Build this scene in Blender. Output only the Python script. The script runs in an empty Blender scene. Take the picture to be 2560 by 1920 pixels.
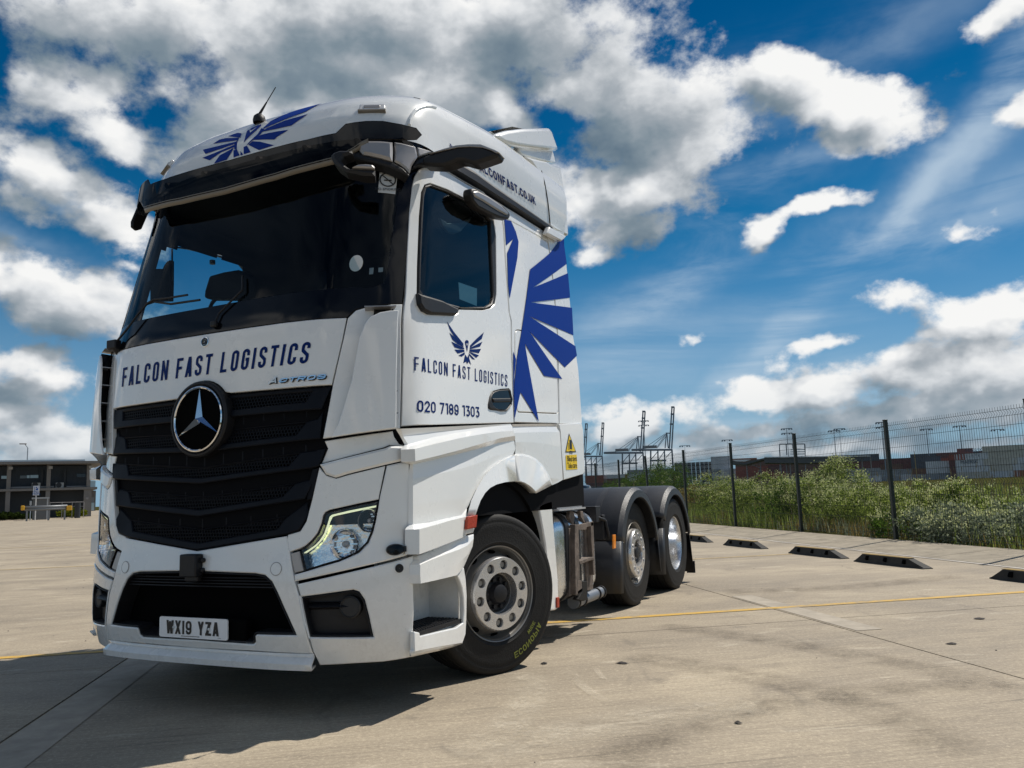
import bpy, bmesh, math, random
from mathutils import Vector, Matrix
from mathutils.bvhtree import BVHTree
from mathutils.geometry import delaunay_2d_cdt
scene = bpy.context.scene
COL = scene.collection
rad = math.radians
random.seed(7)

# ------------------------------------------------------------------ camera
CAM = Vector((3.668, -3.420, 1.141)); YAW, PITCH, ROLL, FPX = .4497, .1323, -.0355, 2025.0
CF = Vector((-math.sin(YAW)*math.cos(PITCH), math.cos(YAW)*math.cos(PITCH), math.sin(PITCH)))
_r = Vector((math.cos(YAW), math.sin(YAW), 0)); _u = _r.cross(CF)
CR = _r*math.cos(ROLL) + _u*math.sin(ROLL); CU = _u*math.cos(ROLL) - _r*math.sin(ROLL)
cd = bpy.data.cameras.new('camera'); cam = bpy.data.objects.new('camera', cd); COL.objects.link(cam)
cam.matrix_world = Matrix((( CR.x, CU.x, -CF.x, CAM.x), (CR.y, CU.y, -CF.y, CAM.y), (CR.z, CU.z, -CF.z, CAM.z), (0, 0, 0, 1)))
cd.sensor_width = 36; cd.lens = FPX/2560*36; cd.clip_end = 9000; cd.clip_start = .05
scene.camera = cam
scene.view_settings.view_transform = 'Standard'; scene.view_settings.look = 'None'
scene.view_settings.exposure = 0.0; scene.view_settings.gamma = 1
scene.view_settings.use_curve_mapping = False

# ------------------------------------------------------------------ sun and sky
SUNV = Vector((.38, .56, 1)).normalized()
SUN_EL = math.asin(SUNV.z); SUN_AZ = math.atan2(SUNV.x, SUNV.y)
sd = bpy.data.lights.new('sun', 'SUN'); sun = bpy.data.objects.new('sun', sd); COL.objects.link(sun)
sd.energy = 4.8; sd.angle = rad(.53); sd.color = (1, .94, .85)
sun.rotation_euler = SUNV.to_track_quat('Z', 'Y').to_euler()
sun.location = (10, 20, 30)
world = bpy.data.worlds.new('World'); scene.world = world; world.use_nodes = True
SKY_STRENGTH = .1

class NT:
    """small helper for node trees"""
    def __init__(s, tree): s.t = tree
    def n(s, typ, **kw):
        nd = s.t.nodes.new(typ)
        ins = kw.pop('ins', {})
        for k, v in kw.items(): setattr(nd, k, v)
        for k, v in ins.items():
            if isinstance(v, bpy.types.NodeSocket): s.t.links.new(v, nd.inputs[k])
            else: nd.inputs[k].default_value = v
        return nd
    def m(s, op, a, b=None, c=None, clamp=False):
        ins = {0: a}
        if b is not None: ins[1] = b
        if c is not None: ins[2] = c
        return s.n('ShaderNodeMath', operation=op, use_clamp=clamp, ins=ins).outputs[0]
    def ramp(s, fac, stops, interp='LINEAR'):
        nd = s.n('ShaderNodeValToRGB', ins={0: fac}); cr = nd.color_ramp; cr.interpolation = interp
        while len(cr.elements) < len(stops): cr.elements.new(.5)
        for e, (p, c) in zip(cr.elements, stops): e.position = p; e.color = c if len(c) == 4 else (*c, 1)
        return nd.outputs[0]
    def mix(s, fac, a, b, blend='MIX'):
        nd = s.n('ShaderNodeMix', data_type='RGBA', blend_type=blend)
        for i, v in ((0, fac), (6, a), (7, b)):
            if isinstance(v, bpy.types.NodeSocket): s.t.links.new(v, nd.inputs[i])
            else: nd.inputs[i].default_value = v if i == 0 or len(v) == 4 else (*v, 1)
        return nd.outputs[2]
    def noise(s, vec, scale, detail=5, rough=.55, dist=0, lac=2.0):
        return s.n('ShaderNodeTexNoise', ins={'Vector': vec, 'Scale': scale, 'Detail': detail, 'Roughness': rough, 'Distortion': dist, 'Lacunarity': lac}).outputs[0]
    def link(s, a, b): s.t.links.new(a, b)

def ray(u, v):
    return (CF*FPX + CR*(u-1280) - CU*(v-960)).normalized()
def azel(u, v):
    d = ray(u, v); return math.atan2(d.x, d.y), math.asin(d.z)

# clouds: world-fixed ellipses in azimuth / elevation, broken up by noise.  (u, v, half width, half height, tilt, weight)
CLOUDS = [
 (430, 60, 620, 150, 0, 1.0), (900, 150, 520, 230, 0, 1.2), (560, 290, 260, 190, -.3, .9), (1330, 60, 420, 190, 0, 1.15), (980, 60, 500, 160, 0, 1.1),
 (190, 240, 170, 130, .4, .75), (300, 330, 110, 80, 0, .7), (130, 440, 210, 75, -.2, .85), (270, 540, 160, 70, -.55, .78), (60, 500, 120, 60, -.2, .7),
 (60, 680, 170, 100, 0, 1.0), (180, 750, 210, 115, -.1, 1.15), (60, 900, 240, 55, -.1, .95), (160, 960, 160, 40, -.1, .8), (40, 1030, 170, 50, 0, .9), (150, 1100, 280, 60, 0, .85),
 (1620, 300, 330, 210, -.1, 1.05), (1600, 470, 300, 150, .1, 1.0), (1560, 560, 230, 70, .05, .8), (1720, 380, 260, 110, 0, .9), (1440, 200, 260, 150, 0, 1.0), (1250, 300, 200, 90, -.5, .75), (1480, 640, 85, 55, 0, .9),
 (1980, 200, 110, 75, -.2, 1.0), (2130, 270, 190, 85, -.35, 1.1), (2230, 330, 90, 50, -.3, .8),
 (2500, 60, 150, 75, .3, .85), (2560, 300, 60, 40, 0, .6), (1900, 590, 85, 38, .35, .75), (2030, 525, 150, 32, .15, .8), (2390, 570, 75, 32, -.1, .62),
 (2250, 745, 90, 50, -.3, .55), (2060, 860, 150, 38, .1, .62), (1725, 860, 40, 28, 0, .6),
 (2500, 790, 170, 75, .1, .85), (2330, 830, 120, 45, .1, .6), (2480, 930, 240, 80, .08, .95), (2250, 935, 170, 55, .05, .8), (2080, 975, 190, 62, .05, 1.0), (1880, 1000, 190, 58, .05, 1.0), (1700, 1035, 160, 52, .0, .95), (1560, 1060, 190, 55, 0, .95), (1480, 1030, 100, 45, 0, .8), (2390, 1010, 300, 65, .05, 1.05), (2120, 1040, 300, 45, .04, .9), (1800, 1090, 330, 40, .04, .9), (2250, 890, 120, 45, 0, .8),
 (1600, 1150, 500, 42, .03, .95), (2100, 1115, 420, 36, .04, .9), (2450, 1090, 260, 42, .05, .8), (150, 1180, 400, 50, 0, .65), (60, 970, 160, 36, 0, .7), (130, 1120, 240, 40, 0, .75), (480, 1150, 300, 40, 0, .7), (330, 660, 90, 40, -.2, .55),
]
import numpy as np
def cloud_map():
    """coverage of the cloud banks over the whole sphere (azimuth x elevation), generated here"""
    W, H = 1024, 512
    uu = (np.arange(W)+.5)/W; vv = (np.arange(H)+.5)/H
    th = -(uu-.5)*2*np.pi; el = (vv-.5)*np.pi            # equirectangular: u = .5 - atan2(y, x) / 2 pi
    TH, EL = np.meshgrid(th, el); AZ = np.arctan2(np.cos(TH), np.sin(TH))
    acc = np.full(AZ.shape, -1.2)
    for (u, v, a, b, tilt, w) in CLOUDS:
        az, e = azel(u, v); t = tilt+.035; dx = AZ-az; dy = EL-e
        x = (dx*math.cos(t)+dy*math.sin(t))/(a/FPX*1.05); y = (-dx*math.sin(t)+dy*math.cos(t))/(b/FPX*1.05)
        q = (1-np.sqrt(x*x+y*y))*w; k = .22
        h = np.maximum(k-np.abs(acc-q), 0)/k; acc = np.maximum(acc, q)+h**3*k/6
    acc = np.maximum(acc, -1.2)
    ca, ce = azel(1280, 960)
    out = np.clip(np.maximum((np.abs(AZ-ca)-.62)*6, (np.abs(EL-ce)-.50)*6), 0, 1)
    cir = np.zeros(AZ.shape)
    for (u, v, a, b, tilt, w) in CIRRUS:
        az, e = azel(u, v); t = tilt+.035; dx = AZ-az; dy = EL-e
        x = (dx*math.cos(t)+dy*math.sin(t))/(a/FPX); y = (-dx*math.sin(t)+dy*math.cos(t))/(b/FPX); cir = np.maximum(cir, w*np.exp(-(x*x+y*y)*1.4))
    cir = np.maximum(cir, out*.35)
    px = np.zeros((H, W, 4), np.float32); px[..., 0] = (acc+1.2)/3; px[..., 1] = out; px[..., 2] = cir; px[..., 3] = 1
    im = bpy.data.images.new('cloud_cover', W, H, float_buffer=True); im.colorspace_settings.name = 'Non-Color'
    im.pixels.foreach_set(px.ravel()); im.pack(); return im
CIRRUS = [(2300, 480, 620, 55, .66, 1), (2480, 330, 330, 60, .62, .9), (1950, 830, 430, 60, .72, 1), (1640, 740, 330, 80, .55, .8), (2150, 660, 520, 110, .35, .55), (1560, 900, 330, 110, .2, .7), (2400, 560, 380, 80, .3, .6), (1950, 430, 260, 60, .2, .5), (2100, 1000, 500, 90, .1, .6), (130, 480, 140, 14, -.4, 1), (1740, 240, 260, 60, -.2, .5), (2100, 120, 420, 70, .1, .4), (60, 620, 200, 50, -.3, .4)]
def build_world():
    T = NT(world.node_tree); world.node_tree.nodes.clear()
    img = cloud_map()
    g = bpy.data.node_groups.new('cloud_density', 'ShaderNodeTree')
    g.interface.new_socket('P', in_out='INPUT', socket_type='NodeSocketVector')
    g.interface.new_socket('D', in_out='OUTPUT', socket_type='NodeSocketFloat'); g.interface.new_socket('S', in_out='OUTPUT', socket_type='NodeSocketFloat'); g.interface.new_socket('C', in_out='OUTPUT', socket_type='NodeSocketFloat')
    G = NT(g); gi = G.n('NodeGroupInput'); go = G.n('NodeGroupOutput')
    P = gi.outputs[0]
    st = G.n('ShaderNodeVectorMath', operation='MULTIPLY', ins={0: P, 1: (1, 1, 1.35)}).outputs[0]
    wz = G.n('ShaderNodeTexNoise', ins={'Vector': st, 'Scale': 9, 'Detail': 4, 'Roughness': .6})
    wv = G.n('ShaderNodeVectorMath', operation='SUBTRACT', ins={0: wz.outputs[1], 1: (.5, .5, .5)}).outputs[0]
    ws = G.n('ShaderNodeVectorMath', operation='SCALE', ins={0: wv, 3: .075}).outputs[0]
    Pw = G.n('ShaderNodeVectorMath', operation='ADD', ins={0: P, 1: ws}).outputs[0]
    env = G.n('ShaderNodeTexEnvironment', interpolation='Cubic'); env.image = img; G.link(Pw, env.inputs[0])
    sp = G.n('ShaderNodeSeparateColor', ins={0: env.outputs[0]})
    acc = G.m('SUBTRACT', G.m('MULTIPLY', sp.outputs[0], 3.0), 1.2)
    gen = G.m('MINIMUM', G.m('MULTIPLY', G.m('SUBTRACT', G.noise(st, 2.3, 3, .5), .50), 4.5), 1.0)
    mask = G.n('ShaderNodeMix', data_type='FLOAT', ins={0: sp.outputs[1], 2: acc, 3: gen}).outputs[0]
    n1 = G.noise(st, 13, 9, .60)
    n2 = G.noise(st, 4.5, 3, .5)
    d = G.m('ADD', G.m('MULTIPLY', mask, 1.25), G.m('MULTIPLY', G.m('SUBTRACT', n1, .5), NAMP))
    d = G.m('ADD', d, G.m('MULTIPLY', G.m('SUBTRACT', n2, .5), .9))
    d = G.m('SUBTRACT', d, .20)
    G.link(d, go.inputs[0])
    sf = G.m('ADD', G.m('MULTIPLY', mask, 1.15), G.m('MULTIPLY', G.m('SUBTRACT', G.noise(st, 9, 4, .5), .5), 1.9)); G.link(G.m('SUBTRACT', sf, .1), go.inputs[1]); G.link(sp.outputs[2], go.inputs[2])
    tc = T.n('ShaderNodeTexCoord').outputs['Generated']
    nv = T.n('ShaderNodeVectorMath', operation='NORMALIZE', ins={0: tc}).outputs[0]
    s3 = T.n('ShaderNodeSeparateXYZ', ins={0: nv}); el = T.m('ARCSINE', s3.outputs[2])
    def D(p):
        gn = T.n('ShaderNodeGroup'); gn.node_tree = g; T.link(p, gn.inputs[0]); return gn.outputs
    d0, s0, cmask = D(nv)
    _, s1, _ = D(T.n('ShaderNodeVectorMath', operation='ADD', ins={0: nv, 1: tuple(SUNV*.045)}).outputs[0])
    alpha = T.n('ShaderNodeMapRange', interpolation_type='SMOOTHSTEP', ins={0: d0, 1: -.04, 2: .48}).outputs[0]
    rel = T.m('MULTIPLY', T.m('SUBTRACT', s0, s1), .80)
    thick = T.n('ShaderNodeMapRange', interpolation_type='SMOOTHSTEP', ins={0: s0, 1: .35, 2: 1.55}).outputs[0]
    fine = T.noise(T.n('ShaderNodeVectorMath', operation='MULTIPLY', ins={0: nv, 1: (1, 1, 1.5)}).outputs[0], 15, 8, .56, .15)
    L = T.m('ADD', .73, rel)
    L = T.m('SUBTRACT', L, T.m('MULTIPLY', thick, .38))
    L = T.m('ADD', L, T.m('MULTIPLY', T.m('SUBTRACT', fine, .5), .85))
    L = T.m('MULTIPLY', T.m('POWER', T.m('MAXIMUM', L, 0.0), 1.1), .88)
    ccol = T.ramp(L, [(0, (.12, .18, .24)), (.3, (.21, .27, .32)), (.55, (.38, .42, .46)), (.80, (.74, .76, .78)), (1, (.93, .93, .92))])
    low = T.n('ShaderNodeMapRange', interpolation_type='SMOOTHSTEP', ins={0: el, 1: .0, 2: .14}).outputs[0]
    ccol = T.mix(T.m('MULTIPLY', T.m('SUBTRACT', 1.0, low), .40), ccol, (.24, .36, .46))
    sky = T.n('ShaderNodeTexSky', sky_type='NISHITA', sun_disc=False, sun_elevation=SUN_EL, sun_rotation=SUN_AZ, altitude=50, air_density=1.3, dust_density=.15, ozone_density=3.5)
    hs = T.n('ShaderNodeHueSaturation', ins={'Saturation': 1.35, 'Value': .80, 'Hue': .487, 'Color': sky.outputs[0]}).outputs[0]
    skyc = T.n('ShaderNodeVectorMath', operation='SCALE', ins={0: hs, 3: SKY_STRENGTH}).outputs[0]
    skyc = T.mix(1.0, skyc, T.ramp(T.m('MULTIPLY', el, 1.2), [(0, (.40, .70, 1)), (.12, (.46, .66, .95)), (.23, (.34, .60, .82)), (.37, (.12, .52, .70)), (.5, (.02, .43, .60)), (.65, (.006, .37, .53)), (1, (.004, .27, .45))]), 'MULTIPLY')
    mp = T.n('ShaderNodeMapping', vector_type='POINT', ins={0: nv}); mp.inputs[2].default_value = (0, rad(35), rad(-20)); mp.inputs[3].default_value = (1.0, 1.1, 5.0)
    ci = T.noise(mp.outputs[0], 2.6, 7, .58, .8)
    cf = T.m('MULTIPLY', T.n('ShaderNodeMapRange', interpolation_type='SMOOTHSTEP', ins={0: ci, 1: .33, 2: .66}).outputs[0], cmask)
    haz = T.n('ShaderNodeMapRange', interpolation_type='SMOOTHSTEP', ins={0: el, 1: -.04, 2: .30}).outputs[0]
    skyc = T.mix(T.m('MULTIPLY', T.m('SUBTRACT', 1.0, haz), .88), skyc, (.25, .43, .60))
    skyc = T.mix(T.m('MULTIPLY', cf, .85), skyc, (.50, .62, .74))
    col = T.mix(alpha, skyc, ccol)
    gr = T.m('MULTIPLY', T.m('ADD', el, .01), -60, clamp=True)
    col = T.mix(gr, col, (.20, .18, .15))
    bg = T.n('ShaderNodeBackground', ins={0: col, 1: 1.0})
    out = T.n('ShaderNodeOutputWorld'); T.link(bg.outputs[0], out.inputs[0])
WARP, NAMP = .075, 2.35
build_world()

# ------------------------------------------------------------------ materials
MATS = {}
def mat(name, col=(.5, .5, .5), rough=.5, metal=0, coat=0, spec=.5, emit=None, trans=0, var=0, vscale=4, bump=0, bscale=60, rvar=0):
    if name in MATS: return MATS[name]
    m = bpy.data.materials.new(name); m.use_nodes = True; T = NT(m.node_tree)
    b = m.node_tree.nodes['Principled BSDF']
    b.inputs['Base Color'].default_value = (*col, 1); b.inputs['Roughness'].default_value = rough
    b.inputs['Metallic'].default_value = metal; b.inputs['Coat Weight'].default_value = coat; b.inputs['Coat Roughness'].default_value = .04
    b.inputs['Specular IOR Level'].default_value = spec
    if emit: b.inputs['Emission Color'].default_value = (*emit[0], 1); b.inputs['Emission Strength'].default_value = emit[1]
    if var or bump or rvar:
        tc = T.n('ShaderNodeTexCoord').outputs['Object']
        if var:
            f = T.noise(tc, vscale, 6, .65)
            c = T.ramp(f, [(.3, tuple(x*(1-var) for x in col)), (.7, tuple(min(1, x*(1+var)) for x in col))])
            T.link(c, b.inputs['Base Color'])
        if rvar:
            f = T.noise(tc, vscale*1.7, 5, .6)
            T.link(T.n('ShaderNodeMapRange', ins={0: f, 1: .3, 2: .7, 3: max(0, rough-rvar), 4: min(1, rough+rvar)}).outputs[0], b.inputs['Roughness'])
        if bump:
            f = T.noise(tc, bscale, 4, .6)
            T.link(T.n('ShaderNodeBump', ins={'Strength': bump, 'Distance': .01, 'Height': f}).outputs[0], b.inputs['Normal'])
    if name == 'white_paint':      # road film: speckled grime thrown up on the lowest panels
        g = T.n('ShaderNodeNewGeometry').outputs['Position']; z = T.n('ShaderNodeSeparateXYZ', ins={0: g}).outputs[2]
        sp = T.noise(g, 38, 4, .7); bl = T.noise(g, 3.2, 5, .65); k = T.n('ShaderNodeMapRange', ins={0: z, 1: 1.0, 2: .25}).outputs[0]
        k = T.m('MULTIPLY', T.m('MULTIPLY', k, T.n('ShaderNodeMapRange', ins={0: bl, 1: .35, 2: .7}).outputs[0]), T.n('ShaderNodeMapRange', ins={0: sp, 1: .35, 2: .75, 3: .25, 4: .9}).outputs[0])
        fl_ = T.n('ShaderNodeMapRange', ins={0: T.noise(g, 95, 2, .5), 1: .735, 2: .76}).outputs[0]; lowz = T.n('ShaderNodeMapRange', ins={0: z, 1: 2.1, 2: 1.0}).outputs[0]; k = T.m('MAXIMUM', T.m('MULTIPLY', k, .38), T.m('MULTIPLY', T.m('MULTIPLY', fl_, lowz), .4))
        src = b.inputs['Base Color'].links[0].from_socket; T.link(T.mix(k, src, (.24, .205, .16)), b.inputs['Base Color'])
    MATS[name] = m; return m
WHITE = mat('white_paint', (.80, .81, .80), .28, coat=1.0, var=.012, vscale=1.6, rvar=.04, bump=.006, bscale=3)
BLACKP = mat('black_plastic', (.011, .011, .013), .5, spec=.35, var=.25, vscale=8, bump=.15, bscale=400)
GRILLE = mat('grille_plastic', (.0045, .006, .010), .5, spec=.16, var=.2, vscale=6)
BLACKG = mat('black_gloss', (.0025, .003, .005), .10, spec=.28, rvar=.03)
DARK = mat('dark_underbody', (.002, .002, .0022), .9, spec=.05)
CHASSIS = mat('chassis_black', (.008, .0075, .007), .6, spec=.3, var=.4, vscale=9, bump=.3, bscale=60)
FENDER = mat('fender_plastic', (.022, .024, .029), .45, var=.2, vscale=5, bump=.25, bscale=250)
BLUE = mat('blue_vinyl', (.0004, .028, .24), .45, spec=.12)
NAVY = mat('navy_vinyl', (.0012, .018, .125), .45, spec=.12)
CHROME = mat('chrome', (.80, .81, .83), .08, metal=1)
SILVER = mat('silver_plastic', (.34, .33, .33), .38, metal=.55, rvar=.05)
ALU = mat('tank_aluminium', (.72, .74, .77), .24, metal=.95, rvar=.10, vscale=5)
WHEELM = mat('wheel_silver', (.62, .62, .63), .26, metal=.75, var=.06, rvar=.08)
RIMD = mat('rim_grey', (.26, .25, .235), .38, metal=.5, var=.10, vscale=6)
RUBBER = mat('tyre_rubber', (.012, .0115, .011), .68, spec=.3, var=.30, vscale=5, bump=.3, bscale=90)
RUST = mat('rusty_bracket', (.125, .098, .080), .75, var=.45, vscale=14, bump=.5, bscale=60)
PIPE = mat('grey_pipe', (.20, .22, .25), .45, metal=.5)
AMBER = mat('amber_reflector', (.85, .26, .01), .25, coat=.5)
REDO = mat('red_marker', (.36, .030, .005), .4, coat=.1, bump=.5, bscale=80)
WPLATE = mat('plate_white', (.82, .83, .84), .35)
BLACKT = mat('plate_black', (.01, .01, .012), .4)
YELS = mat('sticker_yellow', (.80, .56, .01), .4)
STICK = mat('sticker_white', (.62, .64, .64), .5)
TYREY = mat('tyre_yellow_print', (.20, .22, .035), .7)
LENSW = mat('marker_lens', (.62, .62, .62), .15, coat=.6)
BEIGE = mat('visor_lip', (.17, .15, .12), .4)
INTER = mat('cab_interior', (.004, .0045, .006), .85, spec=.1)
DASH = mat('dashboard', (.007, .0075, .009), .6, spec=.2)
def glass_mat(name, tint, refl=1.0, ior=1.5):
    m = bpy.data.materials.new(name); m.use_nodes = True; T = NT(m.node_tree); m.node_tree.nodes.clear()
    tr = T.n('ShaderNodeBsdfTransparent', ins={0: (*tint, 1)}); gl = T.n('ShaderNodeBsdfGlossy', ins={0: (refl, refl, refl, 1), 1: .015})
    lw = T.n('ShaderNodeLayerWeight', ins={0: .5}).outputs[1]; fr = T.m('ADD', .05, T.m('MULTIPLY', T.m('POWER', lw, 4.5), .9), clamp=True)
    mx = T.n('ShaderNodeMixShader', ins={0: fr, 1: tr.outputs[0], 2: gl.outputs[0]}); o = T.n('ShaderNodeOutputMaterial')
    T.link(mx.outputs[0], o.inputs[0]); MATS[name] = m; return m
WSG = glass_mat('windscreen_glass', (.80, .89, .92), .42)
SIDEG = glass_mat('door_glass', (.62, .80, .84), .75)
LENS = glass_mat('lamp_glass', (.95, .96, .97), 1)
VISG = glass_mat('visor_acrylic', (.05, .046, .044), .32)

# ------------------------------------------------------------------ object helpers
def tag(o, label=None, cat=None, group=None, kind=None):
    if label: o['label'] = label
    if cat: o['category'] = cat
    if group: o['group'] = group
    if kind: o['kind'] = kind
    return o
def empty(name, loc=(0, 0, 0), rz=0, label=None, cat=None, group=None):
    o = bpy.data.objects.new(name, None); COL.objects.link(o); o.location = loc; o.rotation_euler = (0, 0, rz)
    o.empty_display_size = .2
    return tag(o, label, cat, group)
def mk(name, verts, faces, m, parent=None, smooth=True, ang=35, bevel=0, solid=0, mats=None, fm=None):
    me = bpy.data.meshes.new(name); me.from_pydata([tuple(v) for v in verts], [], faces); me.update()
    for mm in (mats or [m]): me.materials.append(mm)
    if fm:
        for p, i in zip(me.polygons, fm): p.material_index = i
    if smooth:
        me.polygons.foreach_set('use_smooth', [True]*len(me.polygons)); me.set_sharp_from_angle(angle=rad(ang))
    o = bpy.data.objects.new(name, me); COL.objects.link(o)
    if parent: o.parent = parent
    if solid:
        s = o.modifiers.new('s', 'SOLIDIFY'); s.thickness = abs(solid); s.offset = -1 if solid > 0 else 1
    if bevel:
        b = o.modifiers.new('b', 'BEVEL'); b.width = bevel; b.segments = 2; b.limit_method = 'ANGLE'; b.angle_limit = rad(30)
    return o
class MB:
    """collects simple solids into one mesh"""
    def __init__(s): s.v = []; s.f = []; s.fm = []
    def add(s, v, f, mi=0):
        n = len(s.v); s.v += [tuple(x) for x in v]; s.f += [[i+n for i in q] for q in f]; s.fm += [mi]*len(f)
    def box(s, c, size, mi=0, M=None):
        x, y, z = (k/2 for k in size); v = [Vector((i*x, j*y, k*z)) for i in (-1, 1) for j in (-1, 1) for k in (-1, 1)]
        if M: v = [M @ p for p in v]
        v = [p+Vector(c) for p in v]
        s.add(v, [(0, 1, 3, 2), (4, 6, 7, 5), (0, 4, 5, 1), (2, 3, 7, 6), (0, 2, 6, 4), (1, 5, 7, 3)], mi); return s
    def tube(s, a, b, r, n=12, r2=None, mi=0, cap=True):
        a = Vector(a); b = Vector(b); r2 = r if r2 is None else r2
        d = (b-a).normalized(); t = d.orthogonal().normalized(); w = d.cross(t)
        v = []
        for p, q in ((a, r), (b, r2)):
            for i in range(n):
                an = 2*math.pi*i/n; v.append(p+t*math.cos(an)*q+w*math.sin(an)*q)
        f = [(i, (i+1) % n, n+(i+1) % n, n+i) for i in range(n)]
        if cap: f += [tuple(range(n))[::-1], tuple(range(n, 2*n))]
        s.add(v, f, mi); return s
    def path(s, pts, r, n=8, mi=0):
        for a, b in zip(pts, pts[1:]): s.tube(a, b, r, n, mi=mi)
        return s
    def lathe(s, prof, c, ax='x', n=32, mi=0, sgn=1, close=False):
        """prof: (offset along axis, radius)"""
        v = []; k = len(prof)
        for i in range(n):
            an = 2*math.pi*i/n; C, S = math.cos(an), math.sin(an)
            for o, r in prof:
                if ax == 'x': v.append((c[0]+sgn*o, c[1]+r*C, c[2]+r*S))
                elif ax == 'y': v.append((c[0]+r*C, c[1]+sgn*o, c[2]+r*S))
                else: v.append((c[0]+r*C, c[1]+r*S, c[2]+sgn*o))
        f = []
        for i in range(n):
            j = (i+1) % n
            for q in range(k-1): f.append((i*k+q, j*k+q, j*k+q+1, i*k+q+1))
        s.add(v, f, mi); return s
    def prism(s, pts, d, mi=0):
        n = len(pts); d = Vector(d); v = [Vector(p) for p in pts]; v += [p+d for p in v]
        f = [tuple(range(n))[::-1], tuple(range(n, 2*n))] + [(i, (i+1) % n, n+(i+1) % n, n+i) for i in range(n)]
        s.add(v, f, mi); return s
    def build(s, name, m, parent=None, **kw):
        if isinstance(m, (list, tuple)): return mk(name, s.v, s.f, None, parent, mats=list(m), fm=s.fm, **kw)
        return mk(name, s.v, s.f, m, parent, **kw)

# zoomed survey frames of the photograph: origin and scale
ZK = dict(A=(200, 720, .40984), B=(200, 1250, .47468), C=(280, 200, .45208), D=(960, 300, .48214), E=(960, 1000, .421875), F=(1300, 1050, .3075),
 G=(1200, 300, .19293), H=(820, 200, .21698), K=(0, 1100, .12054), L=(1440, 1000, .15068), M=(1900, 1040, .13562), N=(2200, 1000, .16275),
 O=(1680, 1080, .13562), P=(1960, 980, .30136), Q=(1650, 1150, .29385), R=(710, 1240, .16275), S=(490, 240, .14919), T=(1020, 790, .16275),
 U=(380, 1370, .16271), V=(1370, 1230, .18682), W=(210, 860, .37402), X=(240, 600, .20796), Y=(1020, 1320, .22905))
def zp(k, p): a, b, s = ZK[k]; return (a+p[0]*s, b+p[1]*s)
def zps(k, pts): return [zp(k, p) for p in pts]
def on_plane(q, pt, n):
    d = ray(*q); pt = Vector(pt); n = Vector(n); t = (pt-CAM).dot(n)/d.dot(n); return CAM+d*t
def onx(k, p, x): return on_plane(zp(k, p), (x, 0, 0), (1, 0, 0))
def ony(k, p, y): return on_plane(zp(k, p), (0, y, 0), (0, 1, 0))
def onz(k, p, z=0): return on_plane(zp(k, p), (0, 0, z), (0, 0, 1))

# ------------------------------------------------------------------ cab surface  (s along the plan outline, b up)
def lerp_tab(tab, x):
    if x <= tab[0][0]: return tab[0][1]
    for (a, p), (c, q) in zip(tab, tab[1:]):
        if x <= c: return p+(q-p)*(x-a)/(c-a)
    return tab[-1][1]
def smooth_tab(tab, n=8):
    xs = [t[0] for t in tab]; lo, hi = xs[0], xs[-1]; N = 240; raw = [lerp_tab(tab, lo+(hi-lo)*i/N) for i in range(N+1)]
    for _ in range(n): raw = [raw[0]]+[(raw[i-1]+2*raw[i]+raw[i+1])/4 for i in range(1, N)]+[raw[-1]]
    return [(lo+(hi-lo)*i/N, v) for i, v in enumerate(raw)]
class Tab:
    def __init__(s, tab, n=8):
        t = smooth_tab(tab, n); s.lo = t[0][0]; s.hi = t[-1][0]; s.v = [q[1] for q in t]; s.n = len(t)-1
    def __call__(s, x):
        k = (x-s.lo)/(s.hi-s.lo)*s.n
        if k <= 0: return s.v[0]
        if k >= s.n: return s.v[-1]
        i = int(k); f = k-i; return s.v[i]*(1-f)+s.v[i+1]*f
PLAN = [(0, 0), (.3, .003), (.57, .015), (.755, .042), (.83, .062), (.94, .108), (1.03, .155), (1.1, .2), (1.16, .252), (1.2, .302), (1.235, .372), (1.25, .46), (1.25, .7), (1.25, 1.4), (1.25, 2.2), (1.25, 2.95)]
_d = [0]
for a, b in zip(PLAN, PLAN[1:]): _d.append(_d[-1]+math.dist(a, b))
PX = Tab([(d, p[0]) for d, p in zip(_d, PLAN)], 3); PY = Tab([(d, p[1]) for d, p in zip(_d, PLAN)], 3); SMAX = _d[-1]
TX = Tab([(.2, 1.215), (.3, 1.243), (.5, 1.25), (1.5, 1.25), (1.65, 1.245), (2.3, 1.215), (3.05, 1.16), (3.3, 1.135), (3.5, 1.112), (3.6, 1.09), (3.7, 1.04), (3.8, .95), (3.9, .8), (4.0, .5), (4.1, .01)], 2)
TY = Tab([(.2, .05), (.3, .02), (.42, -.025), (.6, -.03), (.78, -.02), (.9, 0), (1.5, .015), (1.75, .02), (2.1, .04), (2.2, .06), (2.28, .088), (3.16, .315), (3.36, .33), (3.46, .35), (3.58, .42), (3.66, .5), (3.72, .58), (3.8, .78), (3.9, 1.05), (4.0, 1.35), (4.1, 1.7)], 2)
TZ = Tab([(.2, .2), (3.6, 3.6), (3.7, 3.695), (3.8, 3.765), (3.9, 3.81), (4.0, 3.835), (4.1, 3.84)], 1)
YR = 2.95
def shell(s, b, h=0):
    def f(s, b):
        c = abs(s); x = PX(c)*TX(b)/1.25; y0 = TY(b); y = YR-(YR-PY(c))*(YR-y0)/YR; z = TZ(b)
        if b > 3.45 and y > .9: z += .045*(y-.9)*min(1, (b-3.45)/.35)
        if b > 3.3 and y > .5: t = min(1, (y-.5)/1.4); x *= 1+.30*min(.5, b-3.3)*t*t*(3-2*t)
        return Vector((x if s >= 0 else -x, y, z))
    p = f(s, b)
    if h:
        e = .004; n = (f(s+e, b)-f(s-e, b)).cross(f(s, b+e)-f(s, b-e))
        if n.length > 0: p = p+n.normalized()*h
    return p
_bvh = {}
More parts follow.
